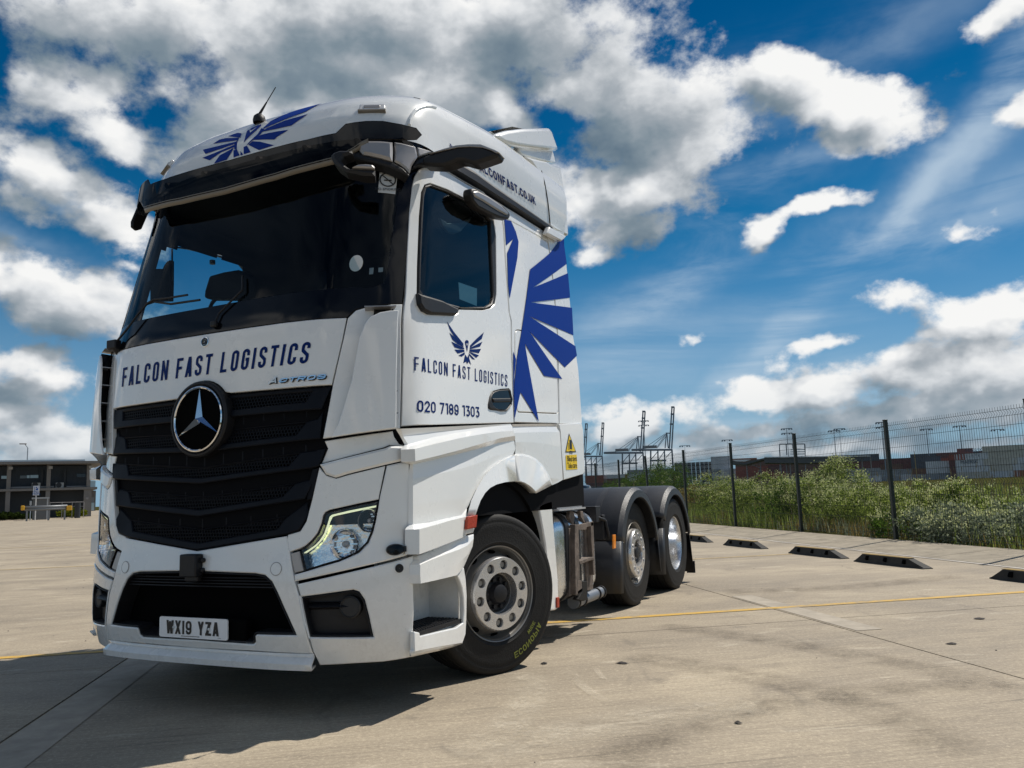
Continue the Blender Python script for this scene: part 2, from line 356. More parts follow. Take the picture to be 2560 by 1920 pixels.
def bvh(h):
    if h not in _bvh:
        NA, NB = 260, 150; sl = [-SMAX+2*SMAX*i/NA for i in range(NA+1)]; bl = [.2+3.89*j/NB for j in range(NB+1)]
        v = [shell(s, b, h) for s in sl for b in bl]; f = [(i*(NB+1)+j, (i+1)*(NB+1)+j, (i+1)*(NB+1)+j+1, i*(NB+1)+j+1) for i in range(NA) for j in range(NB)]
        _bvh[h] = (BVHTree.FromPolygons(v, f), NA, NB, sl, bl, v)
    return _bvh[h]
def sb(q, h=0):
    """pixel of the survey -> surface parameters"""
    tr, NA, NB, sl, bl, v = bvh(h)
    loc, n, idx, dist = tr.ray_cast(CAM, ray(*q))
    if loc is None: loc, n, idx, dist = nearest_on_ray(tr, q)
    i, j = idx//NB, idx % NB
    a, b, c, d = v[i*(NB+1)+j], v[(i+1)*(NB+1)+j], v[(i+1)*(NB+1)+j+1], v[i*(NB+1)+j+1]
    e1 = b-a; e2 = d-a; w = loc-a
    g11, g12, g22 = e1.dot(e1), e1.dot(e2), e2.dot(e2); r1, r2 = w.dot(e1), w.dot(e2); D = g11*g22-g12*g12
    fa, fb = ((r1*g22-r2*g12)/D, (r2*g11-r1*g12)/D) if D > 1e-14 else (.5, .5)
    return (sl[i]+fa*(sl[1]-sl[0]), bl[j]+fb*(bl[1]-bl[0]))
def nearest_on_ray(tr, q):
    best = None; d = ray(*q)
    for k in range(60):
        p = CAM+d*(3+k*.1); r = tr.find_nearest(p)
        if best is None or r[3] < best[3]: best = r
    return best
def SB(k, pts, h=0): return [sb(zp(k, p), h) for p in pts]
def sym(half):
    """half outline from centre to centre (s>=0) -> full symmetric outline"""
    return half + [(-s, b) for s, b in reversed(half) if abs(s) > 1e-4]
def inpoly(p, poly):
    x, y = p; c = False; n = len(poly); j = n-1
    for i in range(n):
        xi, yi = poly[i]; xj, yj = poly[j]
        if (yi > y) != (yj > y) and x < (xj-xi)*(y-yi)/(yj-yi)+xi: c = not c
        j = i
    return c
def area(poly): return sum(a[0]*b[1]-b[0]*a[1] for a, b in zip(poly, poly[1:]+poly[:1]))/2
def inset(poly, d):
    n = len(poly); out = []; sg = 1 if area(poly) > 0 else -1
    for i in range(n):
        p0, p1, p2 = Vector(poly[i-1]), Vector(poly[i]), Vector(poly[(i+1) % n])
        e1 = (p1-p0); e2 = (p2-p1)
        if e1.length < 1e-9 or e2.length < 1e-9: out.append(tuple(p1)); continue
        e1.normalize(); e2.normalize(); n1 = Vector((-e1.y, e1.x))*sg; n2 = Vector((-e2.y, e2.x))*sg
        m = (n1+n2); L = m.length
        if L < .3: m = n1; k = 1
        else: m = m/L; k = min(1/max(.35, m.dot(n1)), 2.0)
        out.append(tuple(p1+m*d*k))
    return out
def dens(poly, step):
    out = []
    for a, b in zip(poly, poly[1:]+poly[:1]):
        k = max(1, int(math.dist(a, b)/step))
        for i in range(k): out.append((a[0]+(b[0]-a[0])*i/k, a[1]+(b[1]-a[1])*i/k))
    return out
def rnd(poly, r, seg=4, skip=()):
    out = []; n = len(poly)
    for i in range(n):
        p0, p1, p2 = Vector(poly[i-1]), Vector(poly[i]), Vector(poly[(i+1) % n])
        if i in skip: out.append(tuple(p1)); continue
        a = p0-p1; b = p2-p1; k = min(r, a.length*.45, b.length*.45)
        A = p1+a.normalized()*k; B = p1+b.normalized()*k
        for j in range(seg+1):
            t = j/seg; out.append(tuple(A*(1-t)**2+p1*2*t*(1-t)+B*t*t))
    return out
def panel(name, m, poly, parent, off=0, thick=.025, bev=.004, step=.06, holes=(), fn=None, offf=None, smooth=True, ang=22):
    """a sheet of the cab skin: outline in surface parameters, rolled edge, real thickness"""
    fn = fn or shell; gap = .0025
    poly = dens(inset(poly, gap), step); holes = [dens(inset(h, -gap), step) for h in holes]
    if area(poly) < 0: poly = poly[::-1]
    loops = [poly]+list(holes)
    ins = [inset(poly, bev)]+[inset(h, -bev) for h in holes]
    pts = []; edges = []
    for lp in ins:
        n0 = len(pts); pts += [Vector(p) for p in lp]; edges += [(n0+i, n0+(i+1) % len(lp)) for i in range(len(lp))]
    xs = [p[0] for p in poly]; ys = [p[1] for p in poly]
    inner = inset(poly, step*.45)
    y = min(ys)+step/2; row = 0
    while y < max(ys):
        x = min(xs)+step/2+(row % 2)*step/2
        while x < max(xs):
            if inpoly((x, y), inner) and not any(inpoly((x, y), inset(h, -step*.45)) for h in holes): pts.append(Vector((x, y)))
            x += step
        y += step*.87; row += 1
    V, _, F, _, _, _ = delaunay_2d_cdt(pts, edges, [], 0, 1e-5)
    keep = []
    for f in F:
        c = (sum(V[i][0] for i in f)/len(f), sum(V[i][1] for i in f)/len(f))
        if inpoly(c, ins[0]) and not any(inpoly(c, h) for h in ins[1:]):
            a = sum(V[f[i]][0]*V[f[(i+1) % len(f)]][1]-V[f[(i+1) % len(f)]][0]*V[f[i]][1] for i in range(len(f)))
            keep.append(tuple(f) if a > 0 else tuple(reversed(f)))
    oo = offf or (lambda a, b: 0)
    verts = [fn(p[0], p[1], off+oo(p[0], p[1])) for p in V]
    faces = keep
    for li, (lo, li_) in enumerate(zip(loops, ins)):
        n = len(lo); A = len(verts); verts += [fn(p[0], p[1], off+oo(*p)) for p in li_]
        B = len(verts); verts += [fn(p[0], p[1], off+oo(*p)-bev*.8) for p in lo]
        Cc = len(verts); verts += [fn(p[0], p[1], off+oo(*p)-thick) for p in lo]
        ccw = area(lo) > 0
        if li > 0: ccw = not ccw
        for i in range(n):
            j = (i+1) % n
            q1 = (A+i, B+i, B+j, A+j); q2 = (B+i, Cc+i, Cc+j, B+j)
            if not ccw: q1 = q1[::-1]; q2 = q2[::-1]
            if li > 0: pass
            faces.append(q1); faces.append(q2)
    me = bpy.data.meshes.new(name); me.from_pydata([tuple(v) for v in verts], [], faces); me.update()
    bm = bmesh.new(); bm.from_mesh(me); bmesh.ops.remove_doubles(bm, verts=bm.verts, dist=3e-4); bm.to_mesh(me); bm.free()
    me.materials.append(m)
    me.polygons.foreach_set('use_smooth', [True]*len(me.polygons)); me.set_sharp_from_angle(angle=rad(ang))
    o = bpy.data.objects.new(name, me); COL.objects.link(o); o.parent = parent
    return o
def both(poly): return poly, [(-s, b) for s, b in poly]
def panel2(name, m, poly, parent, **kw):
    hs = kw.pop('holes', ()); r = []
    r.append(panel(name, m, poly, parent, holes=hs, **kw))
    r.append(panel(name, m, [(-s, b) for s, b in poly][::-1], parent, holes=[[(-s, b) for s, b in h][::-1] for h in hs], **kw))
    return r
def decal(name, m, poly, parent, off=.003, step=.08, fn=None):
    fn = fn or shell
    poly = dens(poly, step); V, _, F, _, _, _ = delaunay_2d_cdt([Vector(p) for p in poly]+[Vector(q) for q in fill_pts(poly, step)], [(i, (i+1) % len(poly)) for i in range(len(poly))], [], 0, 1e-5)
    keep = [tuple(f) for f in F if inpoly((sum(V[i][0] for i in f)/len(f), sum(V[i][1] for i in f)/len(f)), poly)]
    vs = [fn(p[0], p[1], off) for p in V]; o = mk(name, vs, keep, m, parent, ang=60)
    bm = bmesh.new(); bm.from_mesh(o.data)
    for f in bm.faces:
        if f.normal.dot(CAM-f.calc_center_median()) < 0: f.normal_flip()
    bm.to_mesh(o.data); bm.free(); return o
def fill_pts(poly, step):
    xs = [p[0] for p in poly]; ys = [p[1] for p in poly]; out = []; inn = inset(poly, step*.3); y = min(ys)+step/2
    while y < max(ys):
        x = min(xs)+step/2
        while x < max(xs):
            if inpoly((x, y), inn): out.append((x, y))
            x += step
        y += step
    return out
def slab(name, m, pts3, thick, parent, bevel=.006, n=None):
    """flat outline given in space, thickened along its own normal"""
    pts = [Vector(p) for p in pts3]; N = Vector((0, 0, 0))
    c = sum(pts, Vector())/len(pts)
    for a, b in zip(pts, pts[1:]+pts[:1]): N += (a-c).cross(b-c)
    N.normalize()
    if N.dot(CAM-c) < 0: N = -N
    mb = MB(); mb.prism(pts, -N*thick)
    return mb.build(name, m, parent, bevel=bevel, ang=30)
def strip(name, m, rows, parent, thick=.02, bevel=.0, ang=25, crease=False):
    v = []; f = []; n = len(rows[0])
    if crease:      # every band on its own vertices: hard creases between bands, smooth along them
        for r, q in zip(rows, rows[1:]):
            b = len(v); v += list(r)+list(q); f += [(b+j, b+n+j, b+n+j+1, b+j+1) for j in range(n-1)]
        rows = []
    for r in rows: v += r
    for i in range(len(rows)-1):
        for j in range(n-1): f.append((i*n+j, (i+1)*n+j, (i+1)*n+j+1, i*n+j+1))
    return mk(name, v, f, m, parent, solid=0 if crease else thick, ang=ang, bevel=bevel)

# ------------------------------------------------------------------ stroke lettering
def glyph(ch, w, t, rnd_=.42):
    a = t/2; L, R, B, T, M = a, w-a, a, 1-a, .5; r = min((R-L)/2, rnd_*w if w < .8 else .36); r = max(r, .02)
    def arc(cx, cy, a0, a1, rx=r, ry=None):
        ry = ry or rx; return [(cx+rx*math.cos(rad(a0+(a1-a0)*i/6)), cy+ry*math.sin(rad(a0+(a1-a0)*i/6))) for i in range(7)]
    P = lambda *p: ('P', list(p), False); Dg = lambda x0, y0, x1, y1, k=1.0: ('D', (x0, y0, x1, y1, k*t*1.08))
    box = lambda y0, y1: arc(R-r, y1-r, 0, 90)+arc(L+r, y1-r, 90, 180)+arc(L+r, y0+r, 180, 270)+arc(R-r, y0+r, 270, 360)
    if ch in 'O0': return [('P', box(B, T), True)]
    if ch == 'C': return [('P', [(R, .66)]+arc(R-r, T-r, 0, 90)+arc(L+r, T-r, 90, 180)+arc(L+r, B+r, 180, 270)+arc(R-r, B+r, 270, 360)+[(R, .34)], False)]
    if ch == 'G': return [('P', [(R, .68)]+arc(R-r, T-r, 0, 90)+arc(L+r, T-r, 90, 180)+arc(L+r, B+r, 180, 270)+arc(R-r, B+r, 270, 360)+[(R, .5), (w*.52, .5)], False)]
    if ch == 'S': return [('P', [(R, .70)]+arc(R-r, T-r, 0, 90)+arc(L+r, T-r, 90, 180)+[(L, .68), (L+.04*w, .60), (R-.04*w, .40), (R, .32)]+arc(R-r, B+r, 0, -90)+arc(L+r, B+r, -90, -180)+[(L, .30)], False)]
    if ch == 'U': return [('P', [(L, 1)]+arc(L+r, B+r, 180, 270)+arc(R-r, B+r, 270, 360)+[(R, 1)], False)]
    if ch == 'F': return [P((L, 0), (L, 1)), P((0, T), (w*.95, T)), P((0, .50), (w*.86, .50))]
    if ch == 'L': return [P((L, 0), (L, 1)), P((0, B), (w*.92, B))]
    if ch == 'I': return [P((a, 0), (a, 1))]
    if ch == '1': return [P((w-a, 0), (w-a, 1)), P((w*.05, T), (w-a, T))]
    if ch == 'T': return [P((w/2, 0), (w/2, 1)), P((0, T), (w, T))]
    if ch == 'A': return [Dg(a, 0, w/2-.08*t, 1), Dg(w-a, 0, w/2+.08*t, 1), P((w*.25, .26), (w*.75, .26))]
    if ch == 'N': return [P((L, 0), (L, 1)), P((R, 0), (R, 1)), Dg(L, 1, R, 0, .8)]
    if ch == 'W': return [Dg(a, 1, w*.27, 0), Dg(w*.27, 0, w*.5, .92), Dg(w*.73, 0, w*.5, .92), Dg(w-a, 1, w*.73, 0)]
    if ch == 'X': return [Dg(a, 0, w-a, 1), Dg(a, 1, w-a, 0)]
    if ch == 'Y': return [P((w/2, 0), (w/2, .45)), Dg(w/2, .40, a, 1), Dg(w/2, .40, w-a, 1)]
    if ch == 'Z': return [P((0, T), (w, T)), P((0, B), (w, B)), Dg(a+.05, .06, w-a-.05, .94, 1.25)]
    if ch == 'K': return [P((L, 0), (L, 1)), Dg(L+.05, .38, w-a, 1), Dg(w*.42, .58, w-a*.9, 0)]
    if ch == 'V': return [Dg(a, 1, w/2, 0), Dg(w-a, 1, w/2, 0)]
    if ch == '7': return [P((0, T), (w-.02, T)), Dg(w-a, .97, w*.34, 0)]
    if ch == '2': return [('P', [(L, .68)]+arc(L+r, T-r, 180, 90)+arc(R-r, T-r, 90, 0)+[(R, .64), (L+.02, B+.05)], False), P((0, B), (w, B))]
    if ch == '3': return [P((w*.04, T), (w*.95, T)), Dg(w*.86, .94, w*.44, .56), ('P', [(w*.34, .57)]+arc(R-r, .57-r, 90, 0)+arc(R-r, B+r, 0, -90)+arc(L+r, B+r, -90, -150), False)]
    if ch == '8': return [('P', box(.5-a*.5, T), True), ('P', box(B, .5+a*.5), True)]
    if ch == '9': return [('P', [(L, .16)]+arc(L+r, B+r, 200, 270)+arc(R-r, B+r, 270, 360)+arc(R-r, T-r, 0, 90)+arc(L+r, T-r, 90, 180)+arc(L+r, .40+r, 180, 270)+[(R, .40)], False)]
    if ch == 'M': return [P((L, 0), (L, 1)), P((R, 0), (R, 1)), Dg(L+.05, 1, w/2, .2), Dg(R-.05, 1, w/2, .2)]
    if ch == 'E': return [P((L, 0), (L, 1)), P((0, T), (w, T)), P((0, .5), (w*.85, .5)), P((0, B), (w, B))]
    if ch == 'R': return [P((L, 0), (L, 1)), ('P', [(0, T)]+arc(R-r*.8, T-r*.8, 90, 0, r*.8)+arc(R-r*.8, .45+r*.8, 0, -90, r*.8)+[(0, .45)], False), Dg(w*.45, .45, w-a, 0)]
    if ch == 'H': return [P((L, 0), (L, 1)), P((R, 0), (R, 1)), P((L, .5), (R, .5))]
    if ch == 'D': return [('P', [(L, B)]+[(L, T)]+arc(R-r, T-r, 90, 0)+arc(R-r, B+r, 0, -90), True)]
    if ch == 'P': return [P((L, 0), (L, 1)), ('P', [(0, T)]+arc(R-r*.8, T-r*.8, 90, 0, r*.8)+arc(R-r*.8, .45+r*.8, 0, -90, r*.8)+[(0, .45)], False)]
    if ch == '.': return [P((0, a*.9), (t, a*.9))]
    return []
def text_mesh(s, w=.42, t=.17, gap=.13, space=.24, widths=None, rnd_=.42):
    """letters of unit height from the origin; returns triangles grouped as (verts2d, faces, lift) and the total width"""
    W = {'I': t, '.': t, 'W': w*1.45, 'M': w*1.3, '1': w*.62, 'N': w*1.1}; W.update(widths or {})
    V = []; F = []; x = 0; ids = []; cur = 0
    def addq(q, lift):
        ids.append(cur)
        n = len(V); V.extend([(p[0], p[1], lift) for p in q]); F.append((n, n+1, n+2, n+3))
    for ch in s:
        cur += 1
        if ch == ' ': x += space; continue
        cw = W.get(ch, w)
        for gi, gdef in enumerate(glyph(ch, cw, t, rnd_)):
            lift = gi*.0004
            if gdef[0] == 'D':
                x0, y0, x1, y1, tw = gdef[1]; k = 4
                for i in range(k):
                    a0, a1 = i/k, (i+1)/k
                    xa, ya, xb, yb = x0+(x1-x0)*a0, y0+(y1-y0)*a0, x0+(x1-x0)*a1, y0+(y1-y0)*a1
                    q = [(x+xa-tw/2, ya), (x+xa+tw/2, ya), (x+xb+tw/2, yb), (x+xb-tw/2, yb)]
                    addq(q if yb > ya else q[::-1], lift)
            else:
                pts = [Vector(p) for p in gdef[1]]; cl = gdef[2]; q = [pts[0]]
                for p in pts[1:]:
                    if (p-q[-1]).length > 1e-4:
                        k = max(1, int((p-q[-1]).length/.2)); p0 = q[-1].copy()
                        for i in range(1, k+1): q.append(p0.lerp(p, i/k))
                if cl and (q[0]-q[-1]).length < 1e-4: q.pop()
                n = len(q); Lf = []; Rt = []
                for i, p in enumerate(q):
                    a = q[i-1] if (cl or i > 0) else None; b = q[(i+1) % n] if (cl or i < n-1) else None
                    e1 = (p-a).normalized() if a is not None else None; e2 = (b-p).normalized() if b is not None else None
                    e1 = e1 or e2; e2 = e2 or e1
                    n1 = Vector((-e1.y, e1.x)); n2 = Vector((-e2.y, e2.x)); m = n1+n2
                    m = m.normalized() if m.length > .1 else n1
                    k = min(1/max(.4, m.dot(n1)), 1.8)
                    Lf.append(p+m*t/2*k); Rt.append(p-m*t/2*k)
                for i in range(n if cl else n-1):
                    j = (i+1) % n; addq([(x+v.x, v.y) for v in (Lf[i], Rt[i], Rt[j], Lf[j])], lift)
        x += cw+gap
    return V, F, x-gap, ids
def text_on(name, s, m, corners, parent, fn, lift=.003, **kw):
    """corners BL BR TR TL in the parameter space of fn(a, b, h); every letter is an object of its own"""
    V, F, W, ids = text_mesh(s, **kw); BL, BR, TR, TL = [Vector(c) for c in corners]
    for k in sorted(set(ids)):
        fs = [f for f, i in zip(F, ids) if i == k]; used = sorted({i for f in fs for i in f}); mp = {i: j for j, i in enumerate(used)}; vs = []
        for i in used:
            x, y, l = V[i]; u = x/W; p = (BL*(1-u)+BR*u)*(1-y)+(TL*(1-u)+TR*u)*y; vs.append(fn(p.x, p.y, lift+l))
        o = mk(name, vs, [tuple(mp[i] for i in f) for f in fs], m, parent, smooth=False)
        bm = bmesh.new(); bm.from_mesh(o.data)
        for f in bm.faces:
            if f.normal.dot(CAM-f.calc_center_median()) < 0: f.normal_flip()
        bm.to_mesh(o.data); bm.free()
def plane_fn(O, U, Vv):
    O, U, Vv = Vector(O), Vector(U), Vector(Vv); N = U.cross(Vv).normalized()
    return lambda a, b, h=0: O+U*a+Vv*b+N*h
def font_text(name, s, m, parent, M, size=.03, ext=.0005, scale=(1, 1, 1)):
    c = bpy.data.curves.new(name, 'FONT'); c.body = s; c.size = size; c.extrude = ext; c.align_x = 'CENTER'; c.align_y = 'CENTER'; c.resolution_u = 2
    o = bpy.data.objects.new(name, c); COL.objects.link(o)
    me = bpy.data.meshes.new_from_object(o); bpy.data.objects.remove(o); me.materials.clear(); me.materials.append(m)
    o = bpy.data.objects.new(name, me); COL.objects.link(o); o.parent = parent; o.matrix_world = M @ Matrix.Diagonal((*scale, 1)); return o
def frame3(O, X, Y):
    X = Vector(X).normalized(); Z = X.cross(Vector(Y)).normalized(); Y = Z.cross(X); O = Vector(O)
    return Matrix(((X.x, Y.x, Z.x, O.x), (X.y, Y.y, Z.y, O.y), (X.z, Y.z, Z.z, O.z), (0, 0, 0, 1)))

# ------------------------------------------------------------------ THE TRUCK
truck = empty('truck', (0, 1.4, 0), 0, 'white tractor unit with navy wing graphics, parked without trailer on the concrete yard', 'truck')
_tr = truck
class TP:      # parts are authored in world metres; parent them with the empty's offset undone at the end
    pass
before = set(bpy.data.objects)

# --- inner shell of the cab (dark), with the window openings
door_out = SB('D', [(88, 1590), (97, 1250), (105, 960), (118, 700), (130, 480), (145, 345), (158, 292), (180, 255), (212, 238), (250, 236), (300, 250), (420, 325), (520, 440-60), (610, 500), (618, 560), (630, 760), (648, 1000), (658, 1040), (664, 1300), (674, 1572), (400, 1578)])
win_out = SB('D', [(172, 900), (174, 760), (184, 500), (195, 375), (212, 338), (240, 330), (330, 362), (450, 425), (540, 482), (568, 520), (580, 600), (583, 900), (576, 950), (552, 975), (510, 984), (390, 980), (384, 1000), (368, 1012), (240, 1006), (205, 990), (182, 955)])
win_gl = SB('D', [(190, 880), (194, 760), (200, 600), (210, 400), (222, 356), (250, 346), (330, 375), (440, 430), (525, 488), (548, 525), (556, 700), (566, 915), (556, 950), (525, 968), (400, 968), (300, 940), (205, 905)])
ws_half = [(0, 2.335)] + SB('C', [(1515, 1132)]) 
wsr = SB('C', [(1440, 1140), (1500, 1120), (1518, 1085), (1535, 950), (1562, 760), (1592, 540)])
ws_half = [(0, wsr[0][1]-.005)] + wsr + [(wsr[-1][0]-.01, 3.19), (0, 3.19)]
ws_full = sym(ws_half)
NA, NB = 150, 90
sl = [-SMAX+2*SMAX*i/NA for i in range(NA+1)]; bl = [1.0+3.05*j/NB for j in range(NB+1)]
vv = [shell(s, b, -.03) for s in sl for b in bl]; ff = []
ws_in = inset(ws_full, .03) if True else ws_full
wg_in = inset(win_gl, .012)
for i in range(NA):
    for j in range(NB):
        c = ((sl[i]+sl[i+1])/2, (bl[j]+bl[j+1])/2)
        if inpoly(c, ws_full) or inpoly((abs(c[0]), c[1]), win_gl): continue
        ff.append((i*(NB+1)+j, (i+1)*(NB+1)+j, (i+1)*(NB+1)+j+1, i*(NB+1)+j+1))
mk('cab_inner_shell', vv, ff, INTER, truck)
MB().box((0, 2.42, 2.2), (2.0, .04, 2.3)).box((0, 1.45, 1.46), (2.36, 2.0, .05)).box((0, 1.5, 3.27), (2.2, 2.0, .03)).build('cab_back_wall', INTER, truck)

# --- glass, frame, visor
door_front = SB('C', [(1615, 1232), (1628, 1000), (1645, 800), (1665, 560), (1690, 500), (1720, 470)])
frame_half = [(0, 2.135)] + SB('A', [(1628, 180), (1680, 132), (1780, 106), (1890, 98), (1968, 95)]) + door_front[1:] + [(door_front[-1][0]+.02, 3.30), (door_front[-1][0]-.1, 3.36), (0, 3.36)]
frame_half[0] = (0, frame_half[1][1]+.002)
panel('windscreen_frame', BLACKG, sym(frame_half), truck, off=-.004, holes=[ws_full], step=.07, bev=.002)
ws = panel('windscreen', WSG, inset(ws_full, -.012), truck, off=-.010, thick=.004, bev=.001, step=.07)
# visor: smoked band standing off the roof
vt = SB('C', [(700, 425), (900, 368), (1080, 325), (1235, 290), (1290, 238), (1400, 222), (1500, 222), (1600, 240), (1685, 262)], .12)
vb = SB('C', [(1690, 330), (1600, 332), (1400, 335), (1260, 430), (1150, 455), (900, 525), (700, 585)], .12)
vh = [(0, vt[0][1])] + vt[1:] + [(vt[-1][0]+.03, (vt[-1][1]+vb[0][1])/2)] + vb[:-1] + [(0, vb[-1][1])]
def visor_off(s, b): return 0
panel('sun_visor', VISG, sym(vh), truck, off=.12, thick=.010, bev=.003, step=.05)
# bottom lip of the visor and brackets
lipb = [b for b in vb]
rows = [[], []]
for k in range(-24, 25):
    s = k/24*1.02; bb = lerp_tab(sorted([(abs(a), b) for a, b in [(0, vb[-1][1])]+vb[2:-1]]), abs(s))
    rows[0].append(shell(s, bb+.012, .123)); rows[1].append(shell(s, bb-.022, .100))
strip('visor_lip', BEIGE, rows, truck, .008)
for s in (-.95, -.62, -.25, .25, .62, .95):
    p = shell(s, 3.27, 0); q = shell(s, 3.22, .112); mb = MB(); mb.tube(p, q, .02, 8); mb.tube(p+Vector((0, 0, -.06)), q, .014, 8)
    mb.build('visor_bracket', BLACKP, truck)
# A pillar trim already in frame; roof
NA, NB = 200, 46
sl = [-SMAX+2*SMAX*i/NA for i in range(NA+1)]; bl = [3.30+.8*j/NB for j in range(NB+1)]
vv = [shell(s, b) for s in sl for b in bl]; ff = [(i*(NB+1)+j, (i+1)*(NB+1)+j, (i+1)*(NB+1)+j+1, i*(NB+1)+j+1) for i in range(NA) for j in range(NB) ]
mk('roof', vv, ff, WHITE, truck, ang=60)
# raised seam arch round the roof corner
for sg in (1, -1):
    P_ = SB('H', [(935, 520), (942, 470), (965, 410), (1000, 360), (1050, 325), (1110, 308), (1180, 306), (1235, 318)], 0)
    MB().path([shell(sg*s, b, .002) for s, b in P_], .012, 8).build('roof_seam', WHITE, truck)
    P2 = SB('H', [(1230, 315), (1160, 215), (1080, 135), (1000, 92)], 0)
    MB().path([shell(sg*s, b, .000) for s, b in P2], .004, 6).build('roof_seam', SILVER, truck)
    P3 = SB('G', [(565, 462), (640, 492), (710, 545), (760, 600), (795, 665), (835, 820), (862, 965), (885, 1130), (900, 1280), (906, 1370)], 0)
    MB().path([shell(sg*s, b, .001) for s, b in P3], .006, 6).build('deflector_seam', DARK, truck)
# gutter along the cab side
for sg in (1, -1):
    top = SB('D', [(300, 205), (380, 222), (460, 262), (560, 335), (700, 432), (860, 545)]); bot = SB('D', [(300, 248), (380, 290), (460, 338), (560, 400), (700, 487), (850, 583)])
    rows = [[shell(sg*s, b, .004) for s, b in top], [shell(sg*(a[0]*.7+c[0]*.3), a[1]*.7+c[1]*.3, .035) for a, c in zip(top, bot)], [shell(sg*(a[0]*.15+c[0]*.85), a[1]*.15+c[1]*.85, .035) for a, c in zip(top, bot)], [shell(sg*s, b, -.01) for s, b in bot]]
    strip('roof_gutter', BLACKP, rows, truck, .01)

# --- doors
for sg in (1, -1):
    f = lambda P: [(sg*s, b) for s, b in (P if sg > 0 else P[::-1])]
    dp = panel('door', WHITE, f(door_out), truck, holes=[f(win_out)], step=.06)
    panel('window_seal', BLACKP, f(inset(win_out, .003)), dp, off=.004, thick=.03, bev=.008, holes=[f(win_gl)], step=.05)
    panel('door_window', SIDEG, f(inset(win_gl, -.01)), dp, off=-.012, thick=.004, bev=.001)
    fil = SB('D', [(172, 895), (205, 908), (300, 935), (386, 978), (383, 1000), (368, 1014), (240, 1008), (203, 990), (180, 955)], .02)
    panel('window_fillet', BLACKP, f(fil), dp, off=.03, thick=.03, bev=.012, step=.04)
    # handle
    hh = SB('T', [(1300, 1150), (1380, 1122), (1550, 1112), (1568, 1130), (1600, 1290), (1590, 1350), (1525, 1460), (1500, 1475), (1260, 1450), (1225, 1420), (1222, 1360), (1245, 1240), (1265, 1190)])
    hi = SB('T', [(1300, 1180), (1400, 1150), (1530, 1140), (1560, 1240), (1565, 1350), (1500, 1430), (1430, 1440), (1350, 1410), (1300, 1360), (1280, 1290)])
    hd = panel('door_handle', BLACKP, f(hh), dp, off=.010, thick=.03, bev=.01, holes=[f(hi)], step=.03)
    panel('handle_recess', BLACKG, f(inset(hi, -.01)), dp, off=.003, thick=.01, step=.03)
    hb = SB('T', [(1275, 1262), (1560, 1258), (1565, 1330), (1300, 1335)])
    panel('handle_bar', BLACKP, f(hb), dp, off=.012, thick=.02, bev=.006, step=.03)
    # cab side behind the door, locker door
    side = SB('D', [(612, 500), (700, 545), (800, 600), (848, 632), (858, 690), (880, 880), (900, 1130), (907, 1575), (677, 1569), (667, 1300), (661, 1040), (651, 1000), (633, 760), (621, 560)])
    lock = rnd(SB('D', [(679, 1087), (893, 1122), (905, 1522), (689, 1514)]), .05)
    sp = panel('cab_side_panel', WHITE, f(side), truck, holes=[f(inset(lock, -.001))], step=.07)
    panel('locker_door', WHITE, f(lock), truck, off=.001, step=.07)
    up = SB('D', [(300, 250), (380, 292), (470, 345), (560, 402), (700, 489), (849, 585), (852, 632), (800, 600), (700, 545), (612, 498), (520, 378), (420, 322)])
    panel('upper_side_strip', WHITE, f(up), truck, off=-.003, step=.07)
    rd = SB('D', [(848, 598), (905, 636), (964, 668), (975, 740), (1000, 1110), (1012, 1300), (1026, 1560), (1026, 1576), (909, 1576), (902, 1130), (882, 880), (860, 690)])
    panel('side_deflector', WHITE, f(rd), truck, off=.002, thick=.02, step=.07)

# --- the big navy wing on the cab side (print follows the panels)
wing = [(755, 775), (858, 690), (966, 606), (970, 650), (977, 737), (768, 870), (980, 792), (990, 915), (757, 946), (993, 970), (1001, 1112), (750, 1018), (1006, 1170), (1009, 1220), (935, 1283), (750, 1095), (922, 1343), (828, 1328), (728, 1160), (768, 1390), (800, 1565), (705, 1412), (673, 1555), (673, 1380), (686, 1240), (716, 1060), (735, 930)]
decal('wing_graphic', BLUE, SB('D', wing), truck, off=.0050)
decal('wing_graphic', BLUE, SB('D', [(622, 516), (657, 524), (682, 580), (696, 632), (690, 715), (668, 830), (650, 925), (642, 860), (637, 690), (668, 617), (632, 650), (626, 560)]), truck, off=.0035)
decal('wing_graphic', BLUE, SB('D', [(669, 1200), (683, 1240), (673, 1330), (672, 1500), (669, 1380)]), truck, off=.0035)
# deflector outer blue band at the top
# --- lettering
hatch_T = SB('A', [(256, 604), (1388, 459), (1414, 327), (266, 488)])
text_on('company_letter', 'FALCON FAST LOGISTICS', NAVY, hatch_T, truck, shell, .0025, w=.40, t=.145, gap=.19, space=.34)
text_on('company_letter', 'FALCON FAST LOGISTICS', NAVY, SB('T', [(93, 838), (1524, 1088), (1524, 905), (93, 628)]), truck, shell, .0018, w=.34, t=.105, gap=.195, space=.34)
text_on('phone_digit', '020 7189 1303', NAVY, SB('T', [(136, 1470), (1096, 1560), (1092, 1400), (138, 1294)]), truck, shell, .0018, w=.62, t=.16, gap=.13, space=.42, rnd_=.5)
text_on('website_letter', 'WWW.FALCONFAST.CO.UK', NAVY, SB('D', [(352, 176), (787, 444), (779, 400), (338, 122)]), truck, shell, .004, w=.66, t=.21, gap=.17, rnd_=.5)
